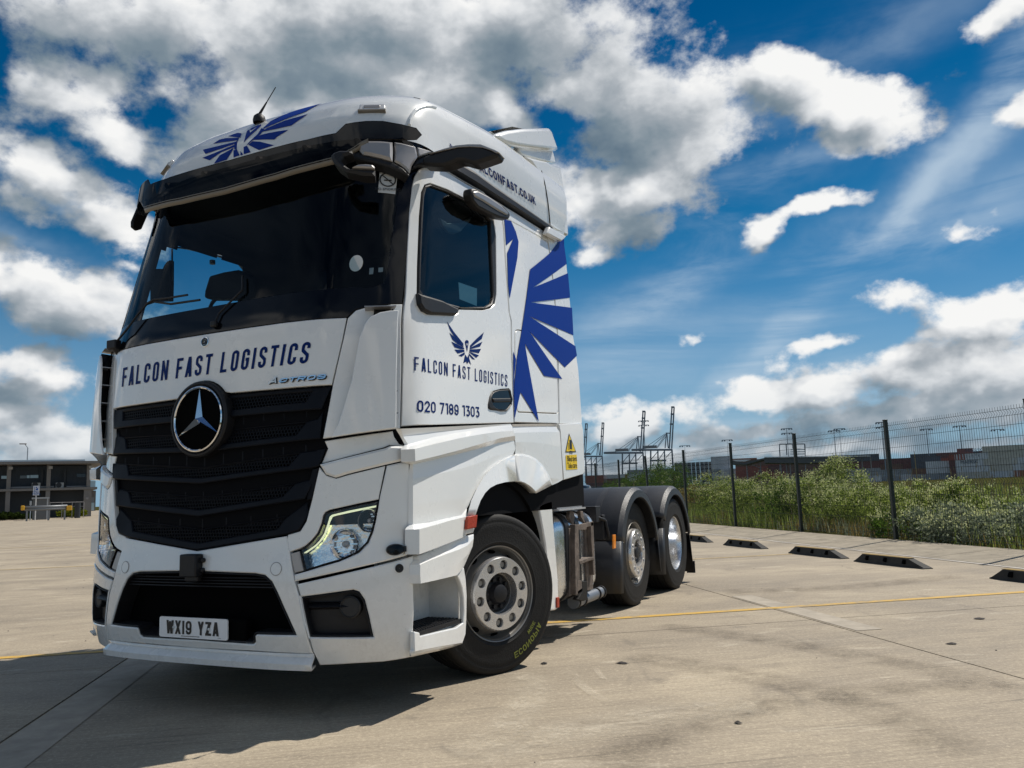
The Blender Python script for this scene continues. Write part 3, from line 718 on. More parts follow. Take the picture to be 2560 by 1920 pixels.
# falcon on the door
T_ = lambda pts: decal('falcon_emblem', NAVY, SB('T', pts), truck, off=.0018, step=.03)
for pts in ([(593, 80), (700, 240), (845, 420), (852, 462), (760, 400), (645, 220)], [(632, 255), (700, 315), (852, 475), (852, 485), (758, 432), (680, 365)], [(663, 392), (760, 440), (858, 492), (864, 510), (800, 508), (712, 482)],
            [(710, 515), (862, 520), (866, 548), (762, 578)], [(868, 556), (870, 590), (822, 626), (772, 608)],
            [(1163, 250), (1130, 352), (950, 490), (952, 452), (1050, 350)], [(1140, 395), (1105, 470), (945, 512), (948, 490)], [(1120, 505), (1085, 573), (940, 545), (945, 515)],
            [(1087, 605), (1045, 643), (935, 555), (940, 548)], [(1030, 670), (985, 662), (935, 600), (932, 568)],
            [(875, 590), (908, 640), (932, 590), (938, 650), (967, 752), (925, 700), (908, 742), (890, 700), (848, 725), (862, 660)]): T_(pts)
T_([(900+30*math.cos(a/8*math.pi), 405-36*math.sin(a/8*math.pi)) for a in range(9)] + [(885, 470), (905, 560), (918, 470)][::1] if False else [(930, 400), (922, 378), (900, 368), (880, 378), (872, 400), (880, 440), (905, 552), (924, 440)])
decal('emblem_beak', WHITE, SB('T', [(888, 415), (901, 432), (915, 415), (903, 462)]), truck, off=.003, step=.02)
# falcon on the roof front
S_ = lambda pts, m=BLUE, o=.003: decal('falcon_emblem', m, SB('S', pts), truck, off=o, step=.04)
for pts in ([(1125, 545), (1250, 430), (1480, 320), (1800, 210), (2120, 120), (1850, 265), (1500, 395), (1150, 545)], [(1085, 610), (1200, 540), (1500, 415), (1880, 308), (1600, 500), (1350, 555)],
            [(1000, 690), (1150, 640), (1380, 595), (1555, 572), (1360, 690), (1315, 735), (1150, 732), (960, 740)], [(955, 762), (1070, 768), (1310, 828), (1060, 910), (960, 862), (880, 820)],
            [(865, 850), (920, 945), (805, 978), (802, 860), (850, 835)], [(540, 678), (700, 622), (768, 632), (745, 700), (700, 698)], [(290, 805), (400, 735), (500, 712), (720, 705), (700, 745), (560, 765)],
            [(120, 905), (350, 850), (690, 765), (670, 800), (420, 890), (165, 975)], [(110, 1040), (350, 945), (650, 820), (645, 860), (430, 945), (330, 1010), (235, 1080)], [(305, 1137), (400, 1000), (640, 870), (590, 960), (520, 1072)],
            [(632, 915), (690, 900), (735, 995), (635, 1035)], [(750, 925), (795, 985), (750, 998)],
            [(860, 590), (950, 535), (1098, 478), (1095, 505), (805, 785), (840, 650)], [(735, 700), (700, 760), (685, 905), (645, 900), (650, 800), (700, 740)], [(1040, 640), (1100, 545), (1150, 560), (1080, 650), (960, 745), (870, 820), (850, 830), (900, 770)]): S_(pts)
S_([(905, 565), (930, 590), (1030, 530), (915, 625)], WHITE, .0055)

# --- front hatch with the emblem cut-out
st = sb((507.8, 1048.3), .0); SC = (0, st[1])
hatch_half = [(0, 2.13)] + SB('A', [(1628, 179), (1605, 300), (1570, 450), (1537, 592)]) + SB('A', [(1200, 617), (895, 643)])
hatch_half[0] = (0, hatch_half[1][1]-.0)
R0 = .225
arc_ = [(R0*math.sin(rad(a)), SC[1]+R0*math.cos(rad(a))) for a in range(60, -1, -10)]
hz = hatch_half[-2][1]
hatch_half = hatch_half[:-1]+[(R0*.97, hz+.004)]+[p for p in arc_ if p[1] > hz+.01]
if hatch_half[-1][0] > 1e-6: hatch_half.append((0, SC[1]+R0))
hatch = panel('front_hatch', WHITE, sym(hatch_half), truck, step=.06)
# star badge
C0 = shell(0, SC[1], 0); tilt = (shell(0, SC[1]+.1)-shell(0, SC[1]-.1)).normalized(); nrm = Vector((1, 0, 0)).cross(tilt).normalized()
if nrm.y > 0: nrm = -nrm
def disc_M(c, n, up=(0, 0, 1)):
    n = Vector(n).normalized(); x = Vector(up).cross(n).normalized(); y = n.cross(x); c = Vector(c)
    return Matrix(((x.x, y.x, n.x, c.x), (x.y, y.y, n.y, c.y), (x.z, y.z, n.z, c.z), (0, 0, 0, 1)))
def bake(mb, M): mb.v = [tuple(M @ Vector(v)) for v in mb.v]; return mb
M0 = disc_M(C0+nrm*.012, nrm)
mb = MB(); mb.lathe([(-.05, .222), (.012, .222), (.022, .214), (.024, .205), (.012, .196), (.004, .19)], (0, 0, 0), 'z', 56); bake(mb, M0).build('badge_surround', BLACKP, truck)
mb = MB(); mb.lathe([(.004, .186), (.004, .001)], (0, 0, 0), 'z', 48); bake(mb, M0).build('badge_backing', DARK, truck)
mb = MB(); mb.lathe([(.004, .176), (.022, .178), (.027, .184), (.024, .191), (.010, .193), (.004, .193)], (0, 0, 0), 'z', 64); bake(mb, M0).build('badge_ring', CHROME, truck)
def star(mb, R, h0, h1, r0=.026):
    v = [(0, 0, h1)]; 
    for k in range(3):
        a = rad(90+120*k); v.append((R*math.cos(a), R*math.sin(a), h0+.006)); b = rad(150+120*k); v.append((r0*math.cos(b), r0*math.sin(b), h0))
    mb.add(v, [(0, 1, 2), (0, 2, 3), (0, 3, 4), (0, 4, 5), (0, 5, 6), (0, 6, 1)])
mb = MB(); star(mb, .176, .008, .040); bake(mb, M0).build('badge_star', CHROME, truck, smooth=False)
# small round badge above the lettering
q = sb(zp('A', (765, 330))); p = shell(*q); M1 = disc_M(p+nrm*.004, nrm)
mb = MB(); mb.lathe([(-.005, .030), (.002, .030), (.003, .026), (.003, .0)], (0, 0, 0), 'z', 32); bake(mb, M1).build('small_badge', CHROME, truck)
mb = MB(); mb.lathe([(.0035, .0255), (.0035, .018)], (0, 0, 0), 'z', 32); bake(mb, M1).build('small_badge_ring', BLACKT, truck)
mb = MB(); mb.lathe([(.0035, .017), (.0035, 0)], (0, 0, 0), 'z', 32); bake(mb, M1).build('small_badge_centre', BLACKT, truck)
mb = MB(); star(mb, .016, .004, .007, .003); bake(mb, M1).build('small_badge_star', CHROME, truck, smooth=False)
# chrome model lettering on the hatch
CC = SB('A', [(1150, 586), (1497, 555), (1510, 522), (1170, 556)])
def slant(name, s, m, C, lift, **kw): return text_on(name, s, m, C, truck, shell, lift, **kw)
for s_, a0, a1, hh_ in (('A', 0, .17, 1.28), ('CTROS', .20, 1, .86)):
    BL, BR, TR, TL = [Vector(c) for c in CC]
    c4 = [BL.lerp(BR, a0), BL.lerp(BR, a1), BL.lerp(BR, a1)+(TR-BR)*hh_, BL.lerp(BR, a0)+(TL-BL)*hh_]
    text_on('model_letter', s_, CHROME, c4, truck, shell, .009, w=1.5 if s_ != 'A' else 1.6, t=.24, gap=.25)
    text_on('model_letter_shadow', s_, BLACKP, [c+Vector((.006, -.005)) for c in c4], truck, shell, .005, w=1.5 if s_ != 'A' else 1.6, t=.30, gap=.19)

# --- grille
gf = lambda s, b, h=0: shell(s, b, h)
def rowp(k, pts): return SB(k, pts)
g_back = sym([(0, 1.80)] + SB('A', [(1535, 594), (1475, 922), (1498, 975), (1455, 1090), (1410, 1290), (1375, 1420), (1338, 1482), (1265, 1507)]) + [(0, .872)])
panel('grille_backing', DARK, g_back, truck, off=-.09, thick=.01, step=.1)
def grille_row(face, honey, name='grille_slat'):
    fc = sym(face)
    zlo = lambda s: None
    cz = [p[1] for p in fc]
    def off(s, b):
        # slats lean: lower edge stands proud of the upper edge
        t = (b-lo(abs(s)))/max(.02, hi(abs(s))-lo(abs(s))); return -.030*min(1, max(0, t))
    half = sorted(face, key=lambda p: p[0]); mid = {}
    def bound(s, sign):
        best = None; n = len(fc)
        for i in range(n):
            a, b = fc[i], fc[(i+1) % n]
            if (a[0]-s)*(b[0]-s) <= 0 and abs(a[0]-b[0]) > 1e-9:
                v = a[1]+(b[1]-a[1])*(s-a[0])/(b[0]-a[0]); best = v if best is None else (max(best, v) if sign > 0 else min(best, v))
        return best if best is not None else (max(cz) if sign > 0 else min(cz))
    hi = lambda s: bound(s, 1); lo = lambda s: bound(s, -1)
    hs = []
    if honey: hs = honey if isinstance(honey[0], list) else [sym(honey)]
    o = panel(name, GRILLE, fc, truck, off=.006, thick=.035, bev=.006, step=.05, offf=off, holes=hs)
    for h in hs: honeycomb(h, o, lambda s, b: off(s, b))
    return o
def honeycomb(poly, parent, off, r=.0125):
    v = []; f = []; xs = [p[0] for p in poly]; ys = [p[1] for p in poly]
    dx = r*math.sqrt(3); dy = r*1.5; row = 0; y = min(ys)-r
    while y < max(ys)+r:
        x = min(xs)-r+(row % 2)*dx/2
        while x < max(xs)+r:
            if inpoly((x, y), inset(poly, -.004)):
                n = len(v)
                for k in range(6):
                    a = rad(60*k+30)
                    v.append(shell(x+r*math.cos(a), y+r*math.sin(a), off(x, y)-.003)); v.append(shell(x+r*.74*math.cos(a), y+r*.74*math.sin(a), off(x, y)-.003)); v.append(shell(x+r*.70*math.cos(a), y+r*.70*math.sin(a), off(x, y)-.022))
                for k in range(6):
                    j = (k+1) % 6; f.append((n+3*k, n+3*j, n+3*j+1, n+3*k+1)); f.append((n+3*k+1, n+3*j+1, n+3*j+2, n+3*k+2))
            x += dx
        y += dy; row += 1
    if not v: return
    o = mk('honeycomb_mesh', v, f, GRILLE, parent, smooth=False); o['kind'] = 'stuff'
def grow(honey_left, honey_right): return [honey_right, [(-s, b) for s, b in honey_right][::-1]]
h1 = SB('A', [(905, 676), (1400, 632), (1372, 692), (880, 747)])
grille_row([(0, 1.72)]+SB('A', [(900, 645), (1535, 594), (1475, 742), (895, 792)])+[(0, 1.60)], grow(None, h1))
h2 = SB('A', [(900, 872), (1360, 822), (1312, 895), (872, 948)])
grille_row([(0, 1.53)]+SB('A', [(900, 862), (1360, 812), (1440, 790), (1475, 745), (1465, 922), (900, 985)])+[(0, sb(zp('A', (745, 1005)))[1])], grow(None, h2))
c3 = sb(zp('A', (742, 1100)))[1]
h3 = [(0, sb(zp('A', (740, 1102)))[1])]+SB('A', [(1320, 1012), (1270, 1082)])+[(0, sb(zp('A', (738, 1156)))[1])]
grille_row([(0, sb(zp('A', (742, 1088)))[1])]+SB('A', [(1325, 998), (1498, 977), (1455, 1090), (1410, 1102)])+[(0, sb(zp('A', (738, 1196)))[1])], h3)
h4 = [(0, sb(zp('A', (738, 1282)))[1])]+SB('A', [(1290, 1200), (1228, 1272)])+[(0, sb(zp('A', (736, 1352)))[1])]
grille_row([(0, sb(zp('A', (738, 1270)))[1])]+SB('A', [(1300, 1188), (1400, 1160), (1412, 1200), (1372, 1290)])+[(0, sb(zp('A', (736, 1396)))[1])], h4)
h5 = [(0, sb(zp('A', (736, 1480)))[1])]+SB('A', [(1242, 1400), (1198, 1468)])+[(0, sb(zp('A', (735, 1555)))[1])]
grille_row([(0, sb(zp('A', (736, 1468)))[1])]+SB('A', [(1255, 1388), (1372, 1300), (1390, 1380), (1372, 1425), (1338, 1480), (1265, 1505)])+[(0, sb(zp('A', (735, 1601)))[1])], h5)
for sg in (1, -1):   # side cheeks and vanes in the dark slots
    ck = SB('A', [(1410, 1102), (1455, 1090), (1412, 1290), (1372, 1300), (1385, 1200)])
    panel('grille_cheek', GRILLE, [(sg*s, b) for s, b in ck][::sg], truck, off=-.01, thick=.04, step=.06)
mb = MB()
for (z, n) in ((1.575, 11), (1.35, 11), (1.14, 11), (.985, 9)):
    for i in range(n):
        s = (-.5+i/(n-1))*1.45
        if abs(s) < .2 and z > 1.5: continue
        mb.box(shell(s, z+.03*abs(s), -.055), (.008, .05, .13))
    for i in range(2): 
        for k in range(-7, 7): mb.tube(shell(k*.1, z-.02+.04*i+.003*abs(k), -.06), shell(k*.1+.1, z-.02+.04*i+.003*abs(k+1), -.06), .005, 5)
o = mb.build('grille_vane', GRILLE, truck, smooth=False); o['kind'] = 'stuff'

# --- front corners
for sg in (1, -1):
    f = lambda P: [(sg*s, b) for s, b in (P if sg > 0 else P[::-1])]
    cp = SB('A', [(1632, 182), (1682, 134), (1780, 108), (1890, 100), (1898, 98), (1970, 96), (1963, 500), (1955, 858), (1920, 862), (1478, 921), (1540, 592), (1572, 450), (1607, 300)])
    base = panel('corner_panel', WHITE, f(cp), truck, step=.06)
    # air deflector flap: rises off the corner towards its rear edge, ribs behind it
    fl = SB('A', [(1938, 143), (1885, 145), (1830, 152), (1770, 177), (1737, 215), (1702, 300), (1655, 560), (1605, 720), (1572, 820), (1522, 913), (1925, 860)], .06)
    smin, smax = min(s for s, b in fl), max(s for s, b in fl)
    fo = lambda s, b: .040+.050*max(0, (abs(s)-smin)/(smax-smin))
    flp = panel('corner_deflector', WHITE, f(fl), truck, off=0, thick=.012, bev=.004, step=.04, offf=fo)
    bs = sorted(b for s, b in fl); rows = [[], []]
    for k in range(13):
        z = 1.53+k*.052; e = smax-.03; rows[0].append(shell(sg*e, z, -.005)); rows[1].append(shell(sg*e, z, fo(e, z)-.010))
    strip('deflector_duct', BLACKP, rows, flp, .006)
    rows = [[shell(sg*(smax-.12+.09*j/8), z, .012) for j in range(9)] for z in (1.52+.03*i for i in range(23))]
    strip('deflector_duct', CHASSIS, rows, flp, .004)
    for k in range(6):
        z = 1.58+k*.118; s1 = smax-.012; s0 = smax-.17
        v = [shell(sg*s0, z, .0), shell(sg*s1, z, .0), shell(sg*s1, z, fo(s1, z)-.008), shell(sg*s0, z, fo(s0, z)-.008)]
        mk('deflector_rib', v, [(0, 1, 2, 3)], SILVER, flp, solid=.006, smooth=False)
    # sloping shelf under the corner
    shp = SB('A', [(1480, 930), (1915, 868), (1925, 905), (1955, 946), (2000, 963), (1893, 958), (1858, 973), (1460, 1073), (1502, 977)])
    panel('corner_shelf', WHITE, f(shp), truck, off=-.022, thick=.03, step=.05)
    led = SB('A', [(1460, 1075), (1860, 975), (1893, 960), (2001, 965), (2006, 1048), (1868, 1080), (1640, 1135), (1560, 1160), (1500, 1140)])
    panel('corner_ledge', WHITE, f(led), truck, off=.010, thick=.04, bev=.012, step=.05)
    sur = SB('A', [(1502, 1142), (1562, 1160), (1640, 1137), (1866, 1082), (1828, 1268)]) + SB('R', [(1460, 58), (1150, 120), (700, 220), (635, 252), (605, 300), (575, 430), (515, 570), (425, 680), (325, 768), (236, 812), (60, 868), (30, 760), (48, 600)]) + SB('A', [(1267, 1503), (1340, 1482), (1377, 1422), (1412, 1290), (1457, 1090)])
    panel('headlight_surround', WHITE, f(sur), truck, off=-.002, thick=.03, step=.05)
    cov = SB('A', [(1870, 1082), (2007, 1051), (2020, 1350), (2031, 1618)]) + SB('R', [(1985, 882), (1650, 985), (900, 1160), (165, 1320), (155, 1205), (320, 1160), (640, 1062), (850, 1002), (1060, 912), (1155, 865), (1295, 722), (1362, 560), (1403, 400), (1443, 180), (1468, 10)])
    cpn = panel('headlight_cover', WHITE, f(cov), truck, off=.006, thick=.04, bev=.007, step=.05)
    # headlamp
    hlp = SB('R', [(1462, 62), (1150, 125), (700, 226), (640, 256), (610, 303), (580, 432), (520, 572), (430, 682), (330, 772), (243, 817), (325, 1158), (640, 1058), (850, 998), (1060, 908), (1150, 862), (1290, 718), (1358, 560), (1400, 400), (1440, 180)])
    hl = panel('headlight', mat('lamp_bowl', (.85, .83, .80), .12, metal=1, var=.1, vscale=18, bump=.5, bscale=26), f(inset(hlp, -.004)), truck, off=-.055, thick=.005, step=.03)
    panel('headlight_seal', BLACKG, f(hlp), hl, off=.001, thick=.05, bev=.003, step=.04, holes=[f(inset(hlp, .012))])
    panel('headlight_lens', LENS, f(inset(hlp, .006)), hl, off=-.004, thick=.003, bev=.001, step=.04)
    drl = SB('R', [(1450, 118), (1446, 185), (1150, 245), (810, 318), (755, 335), (722, 400), (685, 520), (605, 660), (500, 772), (400, 842), (305, 900), (298, 866), (395, 800), (520, 690), (600, 570), (655, 410), (685, 305), (730, 270), (1000, 205)], -.02)
    panel('daytime_light', mat('drl_light', (.8, .85, .6), .3, emit=((.74, .80, .50), .75)), f(inset(drl, .004)), hl, off=-.02, thick=.02, bev=.003, step=.03)
    def bowl(cu, cv, r, nm, inner=True):
        s, b = sb(zp('R', (cu, cv)), -.02); c = shell(sg*s, b, -.02); n = (shell(sg*s, b, 0)-shell(sg*s, b, -.1)).normalized(); n = (n+Vector((0, -.5, 0))).normalized()
        M = disc_M(c, n); mb = MB(); mb.lathe([(.004, r*1.12), (.010, r*1.08), (.004, r), (-.03, r*.75), (-.05, r*.35), (-.05, .001)], (0, 0, 0), 'z', 40)
        bake(mb, M).build(nm, CHROME, hl)
        mb = MB()
        for k in range(9):
            a = k*40; mb.box((r*.62*math.cos(rad(a)), r*.62*math.sin(rad(a)), -.022), (r*.5, .006, .02), M=None)
        bake(mb, M).build('reflector_facet', CHROME, hl, smooth=False)
        mb = MB(); mb.lathe([(-.045, r*.26), (-.012, r*.24), (-.004, r*.12), (-.004, .001)], (0, 0, 0), 'z', 20); bake(mb, M).build('bulb_cap', SILVER, hl)
    bowl(925, 740, .072, 'lamp_reflector'); bowl(1300, 380, .055, 'lamp_reflector')
    blk = SB('R', [(85, 880), (232, 838), (300, 1152), (150, 1190)])
    panel('headlight_end_block', mat('lamp_block', (.42, .40, .38), .35), f(blk), truck, off=-.004, thick=.03, step=.04)
    # corner bumper
    cb = SB('B', [(1142, 442), (1757, 291), (1760, 560), (1763, 824), (1600, 853), (1450, 862), (1262, 872), (1228, 800), (1208, 730), (1165, 522)])
    fog = SB('B', [(1165, 511), (1440, 474), (1470, 484), (1498, 525), (1520, 610), (1544, 720), (1212, 720), (1190, 640)])
    cbp = panel('corner_bumper', WHITE, f(cb), truck, off=.004, thick=.04, bev=.006, step=.05, holes=[f(fog)])
    panel('fog_light_recess', BLACKP, f(inset(fog, -.01)), truck, off=-.05, thick=.01, step=.06)
    panel('fog_light_rim', BLACKP, f(fog), truck, off=.002, thick=.06, bev=.004, step=.05, holes=[f(inset(fog, .012))])
    s, b = sb(zp('B', (1425, 565)), -.02); c = shell(sg*s, b, -.03); n = Vector((sg*.3, -1, 0)).normalized()
    mb = MB(); mb.lathe([(-.03, .058), (.012, .058), (.016, .052), (.010, .048), (.012, .001)], (0, 0, 0), 'z', 32); bake(mb, disc_M(c, n)).build('fog_light', mat('fog_cover', (.020, .020, .021), .6), truck)
    rows = [[shell(sg*(s0), bb, hh_) for s0 in [sb(zp('B', (1190+30*k, 600)))[0] for k in range(9)]] for bb, hh_ in ((.60, -.04), (.575, -.02), (.56, -.045))]
    strip('fog_light_blade', BLACKP, rows, truck, .01)
    # washer cap and dot
    s, b = sb(zp('R', (1700, 825))); c = shell(sg*s, b, .008); n = (shell(sg*s, b, .05)-shell(sg*s, b, 0)).normalized()
    mb = MB(); mb.lathe([(0, .050), (.018, .048), (.026, .040), (.028, .001)], (0, 0, 0), 'z', 28); mb.v = [(x, y*.62, z) for x, y, z in mb.v]; mb.box((.046, 0, .012), (.02, .03, .02)); 
    if sg > 0: bake(mb, disc_M(c, n)).build('washer_cap', BLACKG, cpn)
    s, b = sb(zp('R', (1765, 1110))); c = shell(sg*s, b, .006); n = (shell(sg*s, b, .05)-shell(sg*s, b, 0)).normalized()
    mb = MB(); mb.lathe([(0, .023), (.006, .022), (.004, .001)], (0, 0, 0), 'z', 20); bake(mb, disc_M(c, n)).build('parking_sensor', BLACKP, cbp)

# --- centre bumper
cz = sb(zp('A', (735, 1603)))[1]
cbh = [(0, cz)] + SB('B', [(1090, 188), (1108, 285), (1135, 440), (1160, 522), (1203, 732), (1225, 800), (1232, 812)])
bz = cbh[-1][1]
cbh += [(.4, bz+.004), (0, bz)]
opn = [(0, sb(zp('B', (640, 375)))[1])] + SB('B', [(925, 388), (975, 398), (1010, 430), (1040, 490), (1075, 570), (1138, 710), (930, 706), (922, 716), (924, 748), (912, 758)]) + [(0, sb(zp('B', (640, 738)))[1])]
bump = panel('front_bumper', WHITE, sym(cbh), truck, off=.004, thick=.04, bev=.006, step=.05, holes=[sym(opn)])
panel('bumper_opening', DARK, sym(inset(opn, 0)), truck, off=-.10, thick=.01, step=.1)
panel('bumper_opening_rim', BLACKP, sym(opn), truck, off=.002, thick=.10, bev=.004, step=.06, holes=[sym([(0, opn[0][1]-.03)]+[p for p in inset(sym(opn), .014) if p[0] > .03 and False] + [( .60, opn[0][1]-.035), (.66, opn[0][1]-.06), (.80, .52), (.80, .50), (0, .50)])] if False else [inset(sym(opn), .013)])
lat = MB()
for k in range(4):
    z = opn[0][1]-.035-.016*k
    for i in range(-6, 6): lat.tube(shell(i*.1, z, -.02), shell(i*.1+.1, z, -.02), .004, 5)
lat.build('bumper_louvre', BLACKP, truck, smooth=False)
# lip under the bumper
rows = [[], [], [], [], []]
for k in range(-20, 21):
    s = k/20*sb(zp('B', (1232, 812)))[0]
    for r, (bb, hh_) in zip(rows, ((bz+.002, .004), (bz-.015, .006), (bz-.03, .050), (bz-.062, .056), (bz-.07, .0))): r.append(shell(s, max(.2, bb), hh_))
strip('bumper_lip', WHITE, rows, truck, .012)
# number plate with its holder
py = -.032
pl4 = [on_plane(zp('B', q), (0, py, 0), (0, 1, 0)) for q in ((422, 714), (776, 748), (771, 637), (420, 613))]
x0, x1 = -.26, .26; z0 = (pl4[0].z+pl4[1].z)/2; z1 = z0+.112
MB().box((.04, py+.05, (z0+z1)/2-.008), (.66, .05, .125)).build('plate_holder', DARK, truck, bevel=.01)
pc = [(x0, z0), (x1, z0), (x1, z1), (x0, z1)]
pr = rnd(pc, .014); mb = MB(); mb.prism([(x, py+.012, z) for x, z in pr], (0, -.008, 0)); npl = mb.build('number_plate', WPLATE, truck)
pf = plane_fn((x0, py+.0035, z0), (1, 0, 0), (0, 0, 1))
text_on('plate_character', 'WX19 YZA', BLACKT, [(.058, .020), (.458, .020), (.458, .094), (.058, .094)], npl, pf, .0012, w=.52, t=.175, gap=.13, space=.44, widths={'W': .66, '1': .18}, rnd_=.38)
for x in (.115, .385):
    mb = MB(); mb.lathe([(0, .008), (.004, .007), (.006, .001)], (x0+x, py+.003, z0+.055), 'y', 12, sgn=-1); mb.build('plate_screw', STICK, npl)
for i in range(14): pass
mb = MB()
for i in range(26):
    mb.box((x0+.175+i*.0055, py+.0032, z0+.0105), (.003, .0006, .004))
for i in range(6): mb.box((x0+.452+i*.004, py+.0032, z0+.010), (.002, .0006, .002))
mb.build('plate_small_print', BLACKT, npl, smooth=False)
# camera box, plugs
q = zp('U', (640, 250)); MB().box((0.0, -.045, .795), (.125, .06, .125)).box((.068, -.03, .822), (.03, .03, .026)).box((.068, -.03, .768), (.03, .03, .026)).box((-.064, -.03, .822), (.02, .03, .026)).box((-.064, -.03, .768), (.02, .03, .026)).box((0, -.03, .735), (.10, .035, .06)).build('front_camera', BLACKP, truck, bevel=.008)
for sg in (1, -1):
    s, b = sb(zp('B', (1035, 363))); c = shell(sg*s, b, .004); n = (shell(sg*s, b, .05)-shell(sg*s, b, 0)).normalized()
    mb = MB(); mb.lathe([(.000, .036), (.0018, .0355), (.0018, .0335), (.0002, .0325)], (0, 0, 0), 'z', 32); bake(mb, disc_M(c, n)).build('bumper_plug', SILVER, bump)
    mb = MB(); mb.lathe([(.0002, .0325), (.0022, .0315), (.0022, .001)], (0, 0, 0), 'z', 32); bake(mb, disc_M(c, n)).build('bumper_plug', WHITE, bump)

# ------------------------------------------------------------------ lower side panels (both sides; traced on the near side)
def mirx(o_list):
    """mirrored twins of side parts for the far side of the truck"""
    out = []
    for o in o_list:
        me = o.data.copy(); 
        for v in me.vertices: v.co.x = -v.co.x
        me.flip_normals(); c = bpy.data.objects.new(o.name.split('.')[0], me); COL.objects.link(c); c.parent = o.parent
        for md in o.modifiers:
            n = c.modifiers.new(md.name, md.type)
            if md.type == 'SOLIDIFY': n.thickness = md.thickness; n.offset = md.offset
            if md.type == 'BEVEL': n.width = md.width; n.segments = md.segments; n.limit_method = md.limit_method; n.angle_limit = md.angle_limit
        out.append(c)
    return out
E_ = lambda pts, x: [onx('E', p, x) for p in pts]
Ev = lambda lst: [onx('E', (u, v), x) for u, v, x in lst]
side_objs = []
def addside(o): side_objs.append(o); return o
def cap(rows):   # front return of a stepped panel, turning back to the gap
    out = []
    for r in rows:
        d = r[0]-CAM; p = r[0]+Vector((-(r[0].x-1.214), -.014, 0)); out.append([p]+list(r))
    return out
# door step cover, upper: shelf, ledge, face
rows = [Ev([(100, 170, 1.238), (240, 164, 1.243), (390, 157, 1.245), (540, 150, 1.245), (680, 144, 1.245), (752, 141, 1.245)]),
        Ev([(112, 215, 1.222), (260, 196, 1.228), (400, 182, 1.234), (545, 166, 1.24), (680, 153, 1.244), (755, 148, 1.246)]),
        Ev([(143, 263, 1.228), (290, 222, 1.238), (420, 196, 1.243), (560, 174, 1.247), (680, 162, 1.25), (760, 156, 1.251)]),
        Ev([(183, 290, 1.296), (320, 256, 1.292), (450, 226, 1.286), (580, 202, 1.278), (690, 187, 1.268), (767, 182, 1.260)]),
        Ev([(186, 362, 1.296), (320, 330, 1.292), (450, 296, 1.286), (580, 258, 1.278), (690, 226, 1.268), (776, 212, 1.260)]),
        Ev([(172, 382, 1.226), (312, 350, 1.230), (444, 318, 1.236), (576, 284, 1.242), (690, 252, 1.247), (779, 240, 1.250)]),
        Ev([(172, 470, 1.236), (310, 440, 1.243), (430, 415, 1.247), (545, 380, 1.249), (640, 340, 1.250), (779, 292, 1.252)]),
        Ev([(172, 600, 1.236), (290, 580, 1.243), (380, 565, 1.247), (450, 545, 1.249), (520, 498, 1.250), (640, 398, 1.250)])[:6]]
addside(strip('side_cover', WHITE, cap(rows[:7]), truck, .02, ang=30, crease=True))
# arch-following face of the cover
f_top = [(172, 470, 1.236), (310, 440, 1.243), (430, 415, 1.247), (545, 380, 1.249), (640, 340, 1.25), (779, 292, 1.252)]
f_mid = [(172, 600, 1.236), (300, 575, 1.243), (400, 550, 1.247), (490, 520, 1.249), (590, 430, 1.25), (768, 318, 1.252)]
f_bot = [(172, 740, 1.236), (270, 722, 1.243), (380, 700, 1.247), (458, 682, 1.249), (510, 615, 1.25), (562, 500, 1.25)]
rows = [Ev(f_top), Ev(f_mid), Ev(f_bot)]
addside(strip('side_cover', WHITE, cap(rows), truck, .02, ang=30, crease=True))
rows = [Ev([(562, 500, 1.25), (590, 455, 1.25), (640, 398, 1.25), (700, 350, 1.25), (768, 318, 1.252)]), Ev([(590, 430, 1.25), (620, 412, 1.25), (660, 380, 1.25), (710, 345, 1.25), (768, 318, 1.252)])]
# lower ledge
rows = [Ev([(172, 738, 1.236), (270, 722, 1.24), (370, 700, 1.245), (458, 682, 1.249), (490, 640, 1.25)]),
        Ev([(210, 766, 1.296), (300, 742, 1.294), (390, 715, 1.288), (470, 696, 1.276), (492, 690, 1.262)]),
        Ev([(210, 914, 1.296), (300, 880, 1.294), (390, 845, 1.288), (484, 806, 1.276), (492, 790, 1.262)]),
        Ev([(190, 920, 1.235), (295, 890, 1.24), (385, 855, 1.24), (480, 815, 1.24), (490, 800, 1.24)])]
addside(strip('side_cover_ledge', WHITE, cap(rows), truck, .02, ang=30, crease=True))
Yv = lambda lst: [onx('Y', (u, v), x) for u, v, x in lst]
rows = [Yv([(98, 305, 1.232), (240, 250, 1.235), (400, 180, 1.238), (540, 120, 1.24), (612, 92, 1.242), (715, 66, 1.25)]),
        Yv([(118, 345, 1.250), (250, 292, 1.250), (400, 224, 1.250), (560, 155, 1.252), (640, 115, 1.253), (716, 80, 1.254)]),
        Yv([(134, 400, 1.278), (260, 345, 1.278), (400, 290, 1.278), (560, 235, 1.275), (650, 190, 1.268), (716, 118, 1.258)]),
        Yv([(134, 510, 1.280), (260, 465, 1.280), (400, 440, 1.280), (540, 400, 1.276), (640, 300, 1.268), (704, 205, 1.258)]),
        Yv([(140, 606, 1.282), (270, 578, 1.282), (400, 548, 1.280), (532, 516, 1.276), (575, 470, 1.268), (610, 422, 1.258)]),
        Yv([(130, 600, 1.245), (260, 572, 1.245), (400, 540, 1.245), (530, 508, 1.245), (572, 462, 1.245), (606, 415, 1.245)])]
addside(strip('step_cover', WHITE, cap(rows), truck, .02, ang=30, crease=True))
